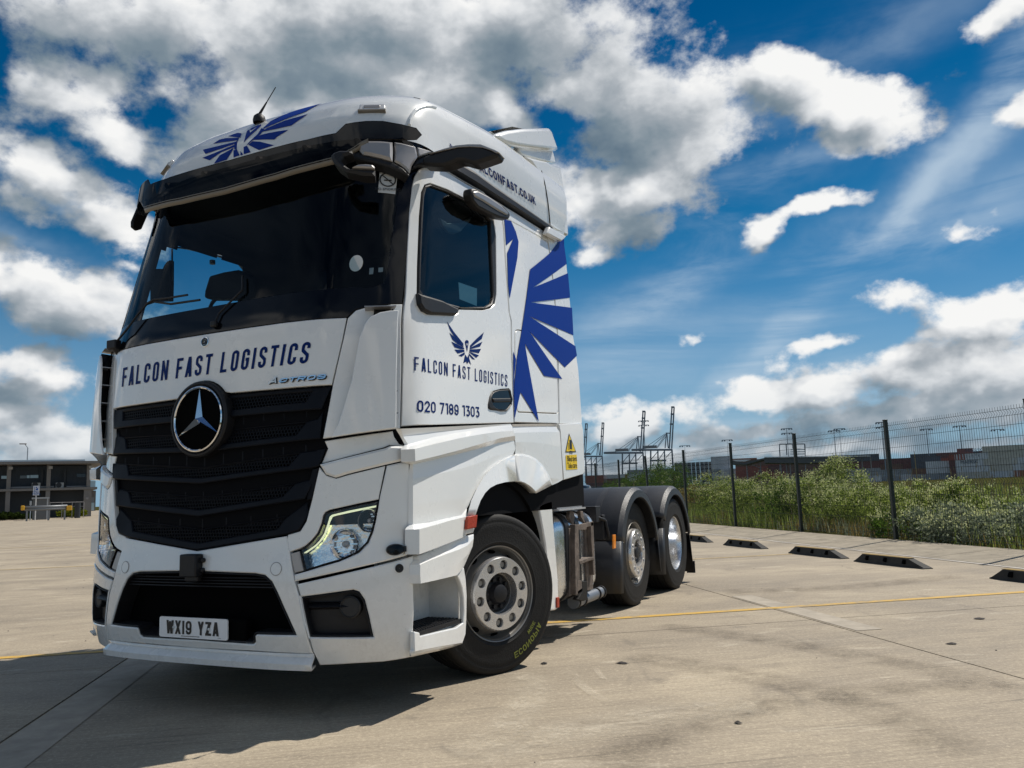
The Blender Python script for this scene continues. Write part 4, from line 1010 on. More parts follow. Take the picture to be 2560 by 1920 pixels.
# step housing and tread
hs = [onx('Y', p, 1.252) for p in [(70, 1130), (130, 1140), (134, 1180), (330, 1132), (530, 1088), (606, 1036), (612, 900), (606, 760), (590, 650), (565, 580), (538, 522), (575, 468), (612, 425), (634, 560), (645, 740), (641, 1000), (632, 1160), (597, 1262), (340, 1306), (72, 1358)]]
addside(slab('step_housing', WHITE, hs, .03, truck, .006))
ys0, ys1 = .27, .90
mb = MB(); mb.box((1.0, .62, .60), (.02, .62, .50)).box((1.09, .345, .60), (.16, .02, .50)).box((1.10, .845, .60), (.22, .02, .44)).box((1.10, .62, .385), (.22, .56, .02))
addside(mb.build('step_recess', WHITE, truck, smooth=False))
mb = MB(); mb.box((1.12, .575, .405), (.235, .50, .02))
for i in range(20):
    for j in range(9): mb.box((1.025+j*.024, .345+i*.024, .418), (.010, .016, .010))
addside(mb.build('step_tread', BLACKP, truck, smooth=False))
addside(MB().box((1.06, .58, .775), (.05, .16, .03)).build('step_lamp', BLACKP, truck, bevel=.006))
addside(MB().box((1.0, .66, .335), (.42, .46, .05)).build('step_underside', BLACKP, truck))
# curved skirt under the step
rows = [[onx('Y', p, 1.25) for p in [(40, 1348), (200, 1312), (340, 1292), (480, 1272), (597, 1250)]], [onx('Y', p, 1.235) for p in [(40, 1408), (200, 1370), (340, 1340), (480, 1305), (596, 1262)]]]
addside(strip('step_skirt', WHITE, rows, truck, .015))
# wheel arch flare: front and rear half
def flare(nm, out, inn):
    rows = [[onx('E', p, 1.250) for p in out], [onx('E', ((a[0]*.93+b[0]*.07), (a[1]*.93+b[1]*.07)), 1.270) for a, b in zip(out, inn)], [onx('E', p, 1.292) for p in inn],
            [onx('E', p, 1.292)+Vector((-.012, 0, -.004)) for p in inn], [onx('E', p, 1.292)+Vector((-.06, 0, .0)) for p in inn]]
    return addside(strip(nm, WHITE, rows, truck, .012, ang=22))
flare('wheel_arch', [(488, 700), (500, 645), (516, 590), (548, 520), (590, 450), (640, 395), (700, 350), (773, 318)], [(540, 690), (556, 640), (573, 595), (600, 550), (630, 520), (668, 500), (720, 486), (786, 480)])
flare('wheel_arch', [(776, 318), (820, 318), (862, 328), (905, 350), (940, 384), (968, 425), (985, 465), (1000, 502)], [(789, 480), (812, 482), (836, 490), (856, 502), (872, 514), (886, 527), (896, 538), (907, 550)])
o = slab('arch_marker', REDO, [onx('E', p, 1.295) for p in [(500, 692), (556, 680), (548, 755), (490, 768)]], .02, truck, .004); addside(o)
addside(slab('arch_marker_base', WHITE, [onx('E', p, 1.28) for p in [(488, 762), (538, 758), (530, 786), (486, 796)]], .03, truck, .004))
# skirt behind the arch
rows = [Ev([(758, 143, 1.247), (850, 141, 1.247), (940, 140, 1.248), (1034, 141, 1.249)]), Ev([(762, 160, 1.235), (855, 158, 1.236), (945, 157, 1.238), (1038, 158, 1.24)]),
        Ev([(770, 195, 1.252), (865, 192, 1.252), (955, 190, 1.252), (1043, 190, 1.252)]), Ev([(778, 250, 1.254), (880, 250, 1.254), (970, 262, 1.254), (1048, 280, 1.254)]),
        Ev([(780, 292, 1.252), (900, 300, 1.252), (985, 350, 1.252), (1054, 380, 1.254)]), Ev([(776, 318, 1.250), (905, 350, 1.250), (984, 463, 1.250), (1060, 472, 1.254)]), Ev([(776, 318, 1.249), (905, 350, 1.249), (1000, 503, 1.249), (1030, 490, 1.254)])]
addside(strip('rear_skirt', WHITE, rows, truck, .02, ang=30, crease=True))
df = [onx('E', p, 1.257) for p in [(1038, 143), (1172, 136), (1181, 180), (1186, 300), (1190, 428), (1180, 440), (1066, 474), (1052, 300), (1046, 190)]]
addside(slab('side_deflector', WHITE, df, .025, truck, .006))
for p in side_objs: pass
mirx(side_objs)
# blind spot sticker
xs = 1.2595
tr_ = [onx('E', p, xs) for p in [(1097, 197), (1139, 309), (1075, 311)]]
def inner(t, k): c = sum(t, Vector())/3; return [c+(p-c)*k for p in t]
mk('warning_sticker', [p for p in tr_], [(0, 1, 2)], BLACKT, truck, smooth=False); mk('warning_sticker', [p+Vector((.0008, 0, 0)) for p in inner(tr_, .84)], [(0, 1, 2)], YELS, truck, smooth=False)
c = sum(tr_, Vector())/3; mb = MB(); mb.box((xs+.0014, c.y+.008, c.z+.012), (.0008, .048, .075)).box((xs+.0014, c.y-.034, c.z-.005), (.0008, .012, .055)).box((xs+.0014, c.y+.008, c.z-.045), (.0008, .056, .012)).box((xs+.0014, c.y-.012, c.z-.055), (.0008, .010, .02)).box((xs+.0014, c.y+.028, c.z-.055), (.0008, .010, .02)).build('warning_sticker', BLACKT, truck, smooth=False)
yb = [onx('E', p, xs) for p in [(1077, 327), (1142, 323), (1147, 410), (1080, 414)]]
mk('warning_sticker', yb, [(0, 1, 2, 3)], YELS, truck, smooth=False)
for t, k in (('Blind', .73), ('spot', .73), ('Take', .27), ('care', .27)):
    a = yb[3].lerp(yb[0], k); b = yb[2].lerp(yb[1], k); c = a.lerp(b, {'Blind': .33, 'spot': .79, 'Take': .33, 'care': .77}[t])
    font_text('sticker_lettering', t, BLACKT, truck, frame3(c+Vector((.001, 0, 0)), (0, 1, 0), (0, 0, 1)), size=.062, scale=(.86, 1, 1))

# arch liner, front mudguard and chassis
n = 22
for sg in (1, -1):
    mb = MB(); ring = []
    for i in range(n+1):
        a = rad(-25+178*i/n); ring.append((1.37+.64*math.cos(a), .60+.60*math.sin(a)))
    v = [(sg*1.24, y, z) for y, z in ring]+[(sg*.70, y, z) for y, z in ring]
    mb.add(v, [(i, i+1, n+2+i, n+1+i) for i in range(n)])
    mb.build('arch_liner', DARK, truck, solid=.01)
ch = MB()
for sg in (1, -1): ch.box((sg*.40, 3.9, .86), (.08, 5.3, .26)).box((sg*.55, 1.2, .95), (.3, 1.9, .35))
ch.box((0, .9, .62), (1.7, 1.3, .5)).box((0, 1.4, 1.2), (1.7, 2.1, .45)).box((0, 3.0, .86), (.8, .2, .2)).box((0, 5.1, .86), (.8, .2, .2)).box((0, 6.35, .8), (.9, .15, .25))
ch.build('chassis_frame', CHASSIS, truck)
for y in (1.37, 4.40, 5.75): MB().tube((-1.0, y, .5), (1.0, y, .5), .085, 12).box((0, y, .52), (.5, .35, .36)).build('axle', CHASSIS, truck)
mb = MB(); mb.box((0, 2.62, 1.55), (1.5, .22, .9)).box((.5, 2.75, 1.6), (.3, .3, 1.1)).box((.2, 3.05, 1.05), (1.0, .5, .30)); mb.build('equipment_behind_cab', CHASSIS, truck, bevel=.02)
# fifth wheel
mb = MB(); mb.lathe([(0, .50), (.06, .48), (.08, .40), (.07, .001)], (0, 5.0, 1.12), 'z', 32); mb.box((0, 4.55, 1.12), (.75, .35, .08)).box((0, 5.45, 1.08), (.7, .3, .07)).box((0, 5.0, 1.03), (.9, .5, .14)).build('fifth_wheel', BLACKG, truck, bevel=.01)
# mass of cables and coupling humps
mb = MB()
for k in range(5):
    pts = [(.35+.11*k, 2.75, 1.5+.05*k), (.4+.1*k, 2.95, 1.30), (.45+.08*k, 3.2, 1.20), (.4+.05*k, 3.5, 1.18)]; mb.path(pts, .016, 8)
mb.build('air_hose', BLACKP, truck)

# --- wheels
def tyre_prof(R, W, r):  # offset along axle (outer face = +W/2), radius
    h = W/2
    return [(-h*.70, r), (-h*.92, r+.03), (-h, (R+r)/2), (-h*.96, R-.03), (-h*.86, R-.006), (-h*.62, R), (-h*.60, R-.012), (-h*.55, R-.012), (-h*.53, R), (-h*.2, R+.001), (-h*.18, R-.012), (-h*.13, R-.012), (-h*.11, R+.001), (h*.11, R+.001), (h*.13, R-.012), (h*.18, R-.012), (h*.2, R+.001), (h*.53, R), (h*.55, R-.012), (h*.60, R-.012), (h*.62, R), (h*.86, R-.006), (h*.93, R-.018), (h*.955, R-.030), (h*.975, R-.045), (h*.965, R-.05), (h*.985, R-.060), (h, (R+r)/2+.02), (h*.985, (R+r)/2), (h*1.0, (R+r)/2-.015), (h*.97, r+.045), (h*.985, r+.035), (h*.94, r+.022), (h*.90, r+.006), (h*.80, r)]
def ring_faces(mb, x, rs, holes, hole_r, nseg=10, depth=.03, mi=0):
    """annular disc at local axis offset x, radii rs, with round holes (angle list) at radius rh"""
    pass
def wheel(name, hubloc, steer, side, kind):
    w = empty(name, hubloc, 0); w.parent = truck; R, W, r = .505, .33, .288
    objs = []
    mb = MB(); mb.lathe(tyre_prof(R, W, r), (0, 0, 0), 'x', 72)
    objs.append(mb.build('tyre', RUBBER, w, ang=40))
    if kind == 'drive':
        mb = MB(); mb.lathe([(W/2*.82, .292), (W/2*.90, .300), (W/2*.86, .288), (W/2*.70, .280), (.06, .272), (.02, .268), (-.02, .262), (-.05, .24), (-.06, .14), (-.02, .135), (.0, .12), (.01, .001)], (0, 0, 0), 'x', 56)
        objs.append(mb.build('rim', ALU, w))
        mb = MB(); mb.lathe([(-.34, R-.01), (-.50, R-.01), (-.52, .3), (-.34, .3)], (0, 0, 0), 'x', 40); mb.lathe(tyre_prof(R, .29, r), (-.34, 0, 0), 'x', 56); objs.append(mb.build('inner_tyre', RUBBER, w))
    else:
        # rim: flange, then a bowl that comes forward to the raised ring of the steer wheel
        mb = MB(); mb.lathe([(W/2*.80, .286), (W/2*.92, .302), (W/2*.95, .300), (W/2*.93, .294), (W/2*.72, .285), (.075, .276), (.065, .268), (.085, .258), (.125, .240), (.150, .232)], (0, 0, 0), 'x', 64)
        objs.append(mb.build('rim', RIMD, w))
        mb = MB()
        for k in range(10):
            a = 2*math.pi*(k+.5)/10; c = Vector((.094, .256*math.cos(a), .256*math.sin(a))); rr = Vector((0, math.cos(a), math.sin(a))); tt = Vector((0, -math.sin(a), math.cos(a)))
            n = (Vector((1, 0, 0))*.55+rr*.6).normalized(); u2 = n.cross(tt).normalized()
            pts = [c+n*.006+tt*.030*math.cos(q*math.pi/8)+u2*.017*math.sin(q*math.pi/8) for q in range(16)]
            mb.add(pts+[c+n*.006], [(q, (q+1) % 16, 16) for q in range(16)])
        objs.append(mb.build('rim_hole', DARK, w, smooth=False))
        # raised cover ring with ten holes, made of a cut disc
        pts = []; edges = []
        def loop(cx, cy, rr, n):
            n0 = len(pts); pts.extend([Vector((cx+rr*math.cos(2*math.pi*i/n), cy+rr*math.sin(2*math.pi*i/n))) for i in range(n)]); edges.extend([(n0+i, n0+(i+1) % n) for i in range(n)])
        x0 = .185; ro, ri, rh, hr = .224, .132, .180, .0305
        loop(0, 0, ro, 64); loop(0, 0, ri, 48); hc = []
        for k in range(10): a = 2*math.pi*(k+.28)/10; hc.append((rh*math.cos(a), rh*math.sin(a))); loop(*hc[-1], hr, 20)
        V, _, F, _, _, _ = delaunay_2d_cdt(pts, edges, [], 0, 1e-6)
        vv = [(x0, p[0], p[1]) for p in V]; ff = []
        for f in F:
            cx = sum(V[i][0] for i in f)/len(f); cy = sum(V[i][1] for i in f)/len(f); d = math.hypot(cx, cy)
            if d > ro or d < ri or any(math.hypot(cx-a, cy-b) < hr*.985 for a, b in hc): continue
            ff.append(tuple(f))
        def wall(cx, cy, r0, dx, r1, n, flip):
            m = len(vv)
            for xx, r_ in ((x0, r0), (x0+dx*.25, r0*.5+r1*.5 if False else r0-(r0-r1)*.6), (x0+dx, r1)):
                vv.extend([(xx, cx+r_*math.cos(2*math.pi*i/n), cy+r_*math.sin(2*math.pi*i/n)) for i in range(n)])
            for q in range(2):
                for i in range(n):
                    a = m+q*n+i; b = m+q*n+(i+1) % n; c = b+n; d = a+n; ff.append((a, b, c, d) if flip else (d, c, b, a))
        wall(0, 0, ro, -.03, ro+.010, 64, False); wall(0, 0, ri, -.055, ri-.006, 48, True)
        for a, b in hc: wall(a, b, hr, -.022, hr-.003, 20, True)
        objs.append(mk('cover_ring', vv, ff, WHEELM, w, ang=50))
        mb = MB()
        for k in range(10):
            a = 2*math.pi*(k+.28)/10; c = (.150, rh*math.cos(a), rh*math.sin(a)); mb.tube(c, (c[0]+.018, c[1], c[2]), .019, 6)
        mb.lathe([(.13, .230), (.130, .122), (.105, .116)], (0, 0, 0), 'x', 40)
        objs.append(mb.build('wheel_nuts', RIMD, w, smooth=False))
        mb = MB(); mb.lathe([(.125, .112), (.128, .098), (.135, .070), (.150, .062), (.175, .056), (.182, .040), (.182, .001)], (0, 0, 0), 'x', 40)
        for k in range(10):
            a = 2*math.pi*k/10; c = (.128, .088*math.cos(a), .088*math.sin(a)); mb.tube(c, (c[0]+.022, c[1], c[2]), .014, 6)
        objs.append(mb.build('hub', BLACKP, w, ang=30))
    w.rotation_euler = (0, 0, (0 if side > 0 else math.pi)+steer)
    return w
FW = wheel('front_wheel', (1.09, 1.375, .500), rad(-22), 1, 'steer')
wheel('front_wheel', (-1.06, 1.37, .505), rad(-17), -1, 'steer')
for sg in (1, -1):
    wheel('middle_wheel', (sg*1.02, 4.40, .505), 0, sg, 'steer'); wheel('drive_wheel', (sg*1.07, 5.75, .505), 0, sg, 'drive')
# yellow print on the front tyre
def tyre_fn(rot0):
    def f(a, b, h=0):    # a: angle, b: radius
        x = .165+h; y = b*math.cos(a); z = b*math.sin(a)
        x -= abs(b-.40)*.10
        return Vector((x, y, z))
    return f
def print_on_tyre(s, a0, a1, r0, r1):
    V, F, W, _ = text_mesh(s, w=.62, t=.16, gap=.14); f = tyre_fn(0)
    vs = [f(a0+(a1-a0)*x/W, r0+(r1-r0)*y, .004+l) for x, y, l in V]
    mk('tyre_lettering', vs, F, TYREY, FW, smooth=False)
print_on_tyre('ECONOPIA', rad(-75), rad(-34), .395, .435); print_on_tyre('WIDE', rad(-50), rad(-36), .352, .375)

# --- rear mudguards
def guard(y, z, R, x0, x1, a0, a1, lip):
    n = 26; mb = MB(); rows = []
    def P(x, r, a): return (x, y+r*math.cos(a), z+r*math.sin(a))
    prof = [(x0, R), (x1-.10, R), (x1-.02, R-.006), (x1+.012, R-.03), (x1+.018, R-.085), (x1+.004, R-.09)]
    v = []; m = len(prof)
    for i in range(n+1):
        a = rad(a0+(a1-a0)*i/n); v += [P(x, r, a) for x, r in prof]
    mb.add(v, [(i*m+j, i*m+j+1, (i+1)*m+j+1, (i+1)*m+j) for i in range(n) for j in range(m-1)])
    g = mb.build('mudguard', FENDER, truck, solid=.012, ang=30)
    for xx in (x0+.12, x1-.28):   # raised bands
        mb = MB(); v = []
        for i in range(n+1):
            a = rad(a0+(a1-a0)*i/n); v += [P(xx, R, a), P(xx, R+.014, a), P(xx+.06, R+.014, a), P(xx+.06, R, a)]
        mb.add(v, [(i*4+j, i*4+j+1, (i+1)*4+j+1, (i+1)*4+j) for i in range(n) for j in range(3)]); mb.build('mudguard_band', FENDER, g, ang=30)
    return g
for sg in (1,):
    pass
g1 = guard(4.36, .50, .64, .36, 1.235, 10, 165, 1)
g2 = guard(5.72, .50, .64, .36, 1.235, 8, 150, 1)
for g in (g1, g2):
    kids = [g]+[c for c in bpy.data.objects if c.parent == g]; mm = mirx(kids)
    for c in mm[1:]: c.parent = mm[0]
# straight front and rear leaves of the guards
for sg in (1, -1):
    for (y, dy, za, zb, lean) in ((3.735, -.02, .66, .20, -.05), (5.01, .0, .62, .26, .05), (5.14, -.02, .70, .22, -.03), (6.36, .02, .58, .12, .10)):
        mb = MB(); v = []
        for z, k in ((za, 0), (zb, 1)): v += [(sg*.40, y+lean*k, z), (sg*1.17, y+lean*k, z), (sg*1.235, y+lean*k+.01, z), (sg*1.25, y+lean*k+(.05 if y < 4 or 5.1 < y < 5.3 else -.05), z)]
        mb.add(v, [(0, 1, 5, 4), (1, 2, 6, 5), (2, 3, 7, 6)]); mb.build('mud_flap', FENDER if y != 6.36 else BLACKP, truck, solid=.012, ang=30)
MB().box((1.20, 6.47, .17), (.10, .02, .14)).build('mud_flap', BLACKP, truck)
# --- front guard flap behind the front wheel
fl3 = [onx('E', p, 1.22) for p in [(918, 628), (940, 612), (966, 602), (997, 594), (1003, 700), (1018, 880), (1032, 1060), (1038, 1230), (1020, 1245), (988, 1250), (980, 1180), (972, 1000), (958, 860), (938, 740)]]
fo_ = slab('wheel_arch_flap', WHITE, fl3, .10, truck, .012)
mi = mirx([fo_])
o = slab('flap_reflector', REDO, [onx('E', p, 1.232) for p in [(1026, 1170), (1040, 1168), (1040, 1228), (1027, 1232)]], .02, truck, .003)

# --- fuel tank, straps, ladder, pipe
def tank(sg):
    y0, y1 = 2.30, 3.22; cx, cz, hx, hz, r = .93, .62, .28, .335, .13; mb = MB(); n = 8
    sec = []
    for (ax, az, a0) in ((1, 1, 0), (-1, 1, 90), (-1, -1, 180), (1, -1, 270)):
        for i in range(n+1):
            a = rad(a0+90*i/n); sec.append((ax*(hx-r)+r*math.cos(a), az*(hz-r)+r*math.sin(a)))
    m = len(sec); v = []; prof = [(y0, .86), (y0+.012, .93), (y0+.04, .98), (y0+.07, 1.0), (y1-.07, 1.0), (y1-.04, .985), (y1-.012, .94), (y1, .88)]
    for y, k in prof: v += [(sg*(cx+x*k), y, cz+z*k) for x, z in sec]
    f = [(i*m+j, i*m+(j+1) % m, (i+1)*m+(j+1) % m, (i+1)*m+j) for i in range(len(prof)-1) for j in range(m)]; f += [tuple(range(m)), tuple(range((len(prof)-1)*m, len(prof)*m))]
    mb.add(v, f); t = mb.build('fuel_tank', ALU, truck, ang=50)
    for yy in (y0+.26, y0+.48, y1-.20):
        mb = MB(); v = []
        for k, y in ((1.0, yy-.045), (1.04, yy-.04), (1.04, yy+.04), (1.0, yy+.045)): v += [(sg*(cx+x*k), y, cz+z*k) for x, z in sec]
        mb.add(v, [(i*m+j, i*m+(j+1) % m, (i+1)*m+(j+1) % m, (i+1)*m+j) for i in range(3) for j in range(m)]); mb.build('tank_strap', BLACKP, t, ang=50)
    return t
for sg in (1, -1): tank(sg)
Vx = lambda u, v, x=1.27: onx('V', (u, v), x)
def vbar(nm, quad, x, th, m=RUST): return slab(nm, m, [Vx(u, v, x) for u, v in quad], th, lad, .004)
lad = MB().box((1.15, 2.62, .99), (.20, .56, .012)).build('catwalk_step', mat('tread_plate', (.55, .55, .55), .45, metal=.6, bump=.8, bscale=50), truck)
mb = MB()
for i in range(14):
    for j in range(4): mb.tube((1.07+j*.05, 2.37+i*.038, .996), (1.07+j*.05, 2.37+i*.038, 1.008), .012, 6)
mb.build('tread_stud', MATS['tread_plate'], lad)
vbar('ladder_post', [(282, 482), (358, 482), (352, 700), (345, 1370), (284, 1400), (292, 1100), (290, 800)], 1.225, .03)
vbar('ladder_post', [(365, 432), (410, 440), (418, 700), (428, 1180), (405, 1190), (402, 1370), (372, 1378), (362, 900), (360, 600)], 1.262, .05)
vbar('ladder_post', [(498, 450), (545, 445), (556, 700), (604, 1100), (606, 1300), (560, 1318), (525, 1320), (510, 900)], 1.225, .03)
vbar('ladder_post', [(572, 400), (608, 396), (618, 700), (632, 1108), (612, 1110), (600, 900), (580, 640)], 1.262, .05)
vbar('ladder_bar', [(405, 436), (606, 394), (608, 455), (520, 470), (516, 505), (412, 515)], 1.262, .012)
vbar('ladder_rung', [(425, 925), (560, 870), (622, 868), (624, 908), (560, 920), (428, 972)], 1.266, .06)
vbar('ladder_bar', [(360, 1195), (405, 1185), (455, 1185), (460, 1290), (402, 1330), (398, 1375), (365, 1380)], 1.24, .02)
vbar('tank_bracket', [(300, 250), (345, 262), (360, 330), (345, 430), (320, 420), (280, 330)], 1.21, .03)
vbar('tank_bracket', [(430, 250), (470, 258), (480, 330), (502, 415), (480, 410), (440, 330)], 1.21, .03)
br = slab('pipe_bracket', CHASSIS, [Vx(u, v, 1.23) for u, v in [(460, 1195), (525, 1190), (530, 1250), (525, 1400), (540, 1440), (470, 1460), (400, 1440), (462, 1330)]], .05, truck, .004)
a = Vx(345, 1478, 1.16); b = Vx(705, 1335, 1.16)
mb = MB(); mb.tube(a, b, .046, 20).tube(a+(b-a)*.0, a+(b-a)*-.02, .050, 20); mb.build('side_pipe', PIPE, truck)
for t in (.02, .25, .78, .97): MB().tube(a+(b-a)*t, a+(b-a)*(t+.03), .055, 20).build('pipe_clamp', BLACKP, truck)
MB().box((1.10, 2.30, 1.02), (.18, .14, .08)).box((1.12, 2.31, .93), (.14, .12, .12)).build('battery_box', BLACKP, truck, bevel=.01)
mb = MB().box((1.05, 3.40, .92), (.25, .12, .14)).box((1.14, 3.5, .80), (.10, .06, .22)).path([(1.05, 3.3, .93), (1.15, 3.38, .90), (1.2, 3.5, .86), (1.21, 3.55, .70)], .016); mb.build('hose_bracket', BLACKP, truck, bevel=.006)
slab('side_marker', AMBER, [onx('V', p, 1.25) for p in [(876, 572), (909, 568), (911, 752), (879, 760)]], .015, truck, .004)

# --- camera arms and mirrors round the roof corner
H_ = lambda pts, h: [shell(s, b, h) for s, b in SB('H', pts, h)]
def skin(nm, m, k, pts, off, thick, bev=.01, step=.05): return panel(nm, m, SB(k, pts, off), truck, off=off, thick=thick, bev=bev, step=step)
skin('mirror_housing', SILVER, 'H', [(345, 692), (450, 689), (600, 690), (748, 704), (748, 932), (600, 888), (480, 862), (395, 848), (352, 800), (338, 740)], .11, .10, .015)
skin('mirror_housing', SILVER, 'H', [(760, 706), (840, 716), (930, 738), (1016, 763), (1030, 830), (1042, 880), (1000, 945), (975, 985), (946, 1078), (880, 1008), (822, 965), (760, 936)], .09, .09, .01)
skin('mirror_housing', SILVER, 'H', [(1026, 767), (1110, 790), (1212, 826), (1152, 852), (1100, 866), (1052, 880), (1040, 840)], .07, .07, .006, .03)
skin('mirror_housing_base', BLACKP, 'H', [(275, 722), (300, 702), (340, 694), (350, 800), (395, 850), (480, 864), (600, 890), (757, 938), (880, 1012), (944, 1085), (938, 1112), (850, 1062), (700, 1002), (560, 960), (300, 900), (280, 840), (290, 780)], .09, .08, .01)
skin('kerb_mirror', BLACKP, 'H', [(50, 825), (130, 797), (278, 800), (290, 838), (180, 872), (150, 918), (200, 975), (260, 1010), (400, 1012), (545, 1022), (545, 1100), (400, 1094), (200, 1050), (90, 978), (28, 905), (22, 860)], .20, .08, .015, .04)
skin('kerb_mirror_cap', SILVER, 'H', [(262, 1004), (300, 985), (345, 965), (430, 960), (515, 968), (535, 990), (543, 1018), (400, 1010)], .215, .05, .008, .04)
# the long arm: swings out from the pillar
rootp = Vector((1.19, .56, 3.0)); tipp = on_plane(zp('H', (1960, 838)), (0, .62, 0), (0, 1, 0)); 
pn = (tipp-rootp).cross(Vector((0, 0, 1))).normalized()
Hp = lambda pts: [on_plane(zp('H', p), rootp, pn) for p in pts]
arm = slab('camera_arm', BLACKP, Hp([(1150, 856), (1240, 826), (1340, 795), (1480, 757), (1620, 744), (1760, 745), (1930, 812), (1976, 836), (1930, 884), (1800, 930), (1685, 970), (1620, 950), (1550, 930), (1490, 930), (1430, 955), (1390, 970), (1320, 990), (1230, 988), (1150, 985), (1072, 978), (1085, 880)]), .12, truck, .02)
slab('camera_arm_cap', SILVER, [p+(-pn if pn.dot(CAM-rootp) < 0 else pn)*.006 for p in Hp([(1160, 850), (1340, 794), (1480, 756), (1620, 743), (1760, 744), (1932, 812), (1974, 834), (1935, 842), (1880, 812), (1780, 780), (1640, 772), (1500, 778), (1340, 812), (1200, 846)])], .11, truck, .01)
skin('mirror_housing_base', BLACKP, 'H', [(968, 1010), (985, 968), (1022, 918), (1060, 886), (1110, 868), (1200, 860), (1290, 940), (1306, 1006), (1230, 992), (1150, 980), (1080, 975), (1030, 990), (985, 1018)], .045, .05, .01)
# rear spare pod over the door
pod = Hp2 = [onx('H', p, 1.26) for p in [(1660, 1245), (1705, 1250), (1800, 1300), (2020, 1442), (2098, 1530), (2106, 1575), (2085, 1604), (1990, 1590), (1860, 1532), (1740, 1470), (1682, 1400), (1650, 1310)]]
slab('side_mirror_pod', BLACKP, pod, .07, truck, .02)
slab('side_mirror_pod', SILVER, [onx('H', p, 1.268) for p in [(1675, 1285), (1730, 1278), (1850, 1340), (2010, 1450), (2088, 1535), (2070, 1560), (1960, 1500), (1790, 1392), (1700, 1345)]], .03, truck, .01)
# --- roof wing and upper deflector
Gx = lambda pts, x: [onx('G', p, x) for p in pts]
ud = slab('upper_deflector', WHITE, Gx([(590, 466), (700, 498), (860, 532), (935, 572), (1052, 600), (1075, 760), (1110, 1000), (1140, 1300), (1152, 1500), (1128, 1500), (980, 1430), (895, 1372), (872, 1270), (826, 960), (750, 660), (680, 560)], 1.15), .05, truck, .02)
lower = slab('upper_deflector_lip', WHITE, Gx([(905, 1378), (985, 1432), (1128, 1505), (1062, 1572), (980, 1530), (872, 1470)], 1.20), .05, truck, .012)
wd = slab('roof_wing', WHITE, Gx([(190, 200), (260, 160), (360, 130), (560, 105), (900, 97), (932, 118), (975, 240), (1030, 392), (900, 384), (640, 358), (480, 336), (340, 305)], 1.14), .10, truck, .03)
ws_ = slab('roof_wing_support', WHITE, Gx([(500, 352), (620, 356), (946, 390), (968, 470), (990, 562), (860, 535), (700, 498), (560, 460), (515, 420)], 1.08), .06, truck, .015)
mirx([ud, lower, wd, ws_])
y0 = min(v.co.y for v in wd.data.vertices)
def xsec(pts): return pts
mb = MB()
wp = [(1.80, 3.86), (2.2, 4.06), (2.72, 4.225), (2.79, 4.195), (2.89, 4.115), (2.6, 4.03), (2.15, 3.90)]
v = [(x, y, z) for x in (-1.04, 1.04) for y, z in wp]; n = len(wp)
mb.add(v, [(i, (i+1) % n, n+(i+1) % n, n+i) for i in range(n)]); mb.build('roof_wing', WHITE, truck, bevel=.015)
slab('visor_end', VISG, [on_plane(zp('C', p), (-1.235, 0, 0), (1, 0, 0)) for p in [(235, 568), (213, 580), (188, 622), (150, 700), (116, 780), (116, 812), (140, 832), (166, 825), (202, 742), (240, 702), (252, 640)]], .03, truck, .008)
# --- roof lights, aerial
for sg in (1, -1):
    s, b = sb(zp('C', (1440, 160))); p = shell(sg*s, b, .012); n = (shell(sg*s, b, .05)-shell(sg*s, b, 0)).normalized()
    M = disc_M(p, n); mb = MB().box((0, 0, -.01), (.16, .06, .03)); o = bake(mb, M).build('roof_light', LENSW, truck, bevel=.008)
    bake(MB().box((0, .0, .006), (.10, .022, .006)), M).build('roof_light_insert', SILVER, o, bevel=.002)
    bake(MB().box((0, -.036, -.01), (.17, .012, .035)), M).build('roof_light_gasket', BEIGE, o)
s, b = sb(zp('S', (1060, 455))); p = shell(s, b, 0); mb = MB(); mb.lathe([(0, .040), (.02, .042), (.045, .036), (.062, .018), (.07, .001)], (p.x, p.y, p.z), 'z', 20)
tipa = on_plane(zp('C', (905, 40)), p+Vector((0, .02, 0)), (0, 1, 0))
ba = mb.build('aerial_base', BLACKP, truck); m0 = p+Vector((0, 0, .06)); mid = m0.lerp(tipa, .45)
MB().tube(m0, mid, .010, 10, .005).tube(mid, tipa, .0035, 8, .003).build('aerial', BLACKP, ba)

# --- cab interior and things behind the glass
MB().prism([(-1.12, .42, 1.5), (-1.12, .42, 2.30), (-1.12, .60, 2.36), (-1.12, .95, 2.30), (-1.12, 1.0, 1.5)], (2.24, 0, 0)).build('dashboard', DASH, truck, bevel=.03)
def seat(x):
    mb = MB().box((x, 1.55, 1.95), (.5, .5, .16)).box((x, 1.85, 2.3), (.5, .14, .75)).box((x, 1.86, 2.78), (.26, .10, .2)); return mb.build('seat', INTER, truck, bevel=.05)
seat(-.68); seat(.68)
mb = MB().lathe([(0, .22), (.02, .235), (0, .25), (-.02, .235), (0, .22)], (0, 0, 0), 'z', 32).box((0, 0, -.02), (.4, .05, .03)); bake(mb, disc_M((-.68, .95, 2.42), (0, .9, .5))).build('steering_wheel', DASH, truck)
X_ = lambda pts, y: [ony('X', p, y) for p in pts]
slab('door_display', INTER, X_([(650, 345), (800, 345), (820, 300), (850, 260), (888, 238), (886, 520), (880, 728), (650, 735)], .62), .04, truck, .004)
slab('instrument_hood', INTER, X_([(1355, 425), (1520, 380), (1690, 352), (1760, 380), (1790, 560), (1790, 700), (1290, 700), (1300, 610)], .75), .12, truck, .02)
MB().path([ony('X', (915, 110), .64), ony('X', (918, 490), .64), ony('X', (886, 515), .64)], .006, 6).build('sun_blind_cord', BLACKP, truck)
MB().tube(ony('X', (1400, 245), .8), ony('X', (1400, 290), .8), .02, 8).build('grab_knob', BLACKP, truck)
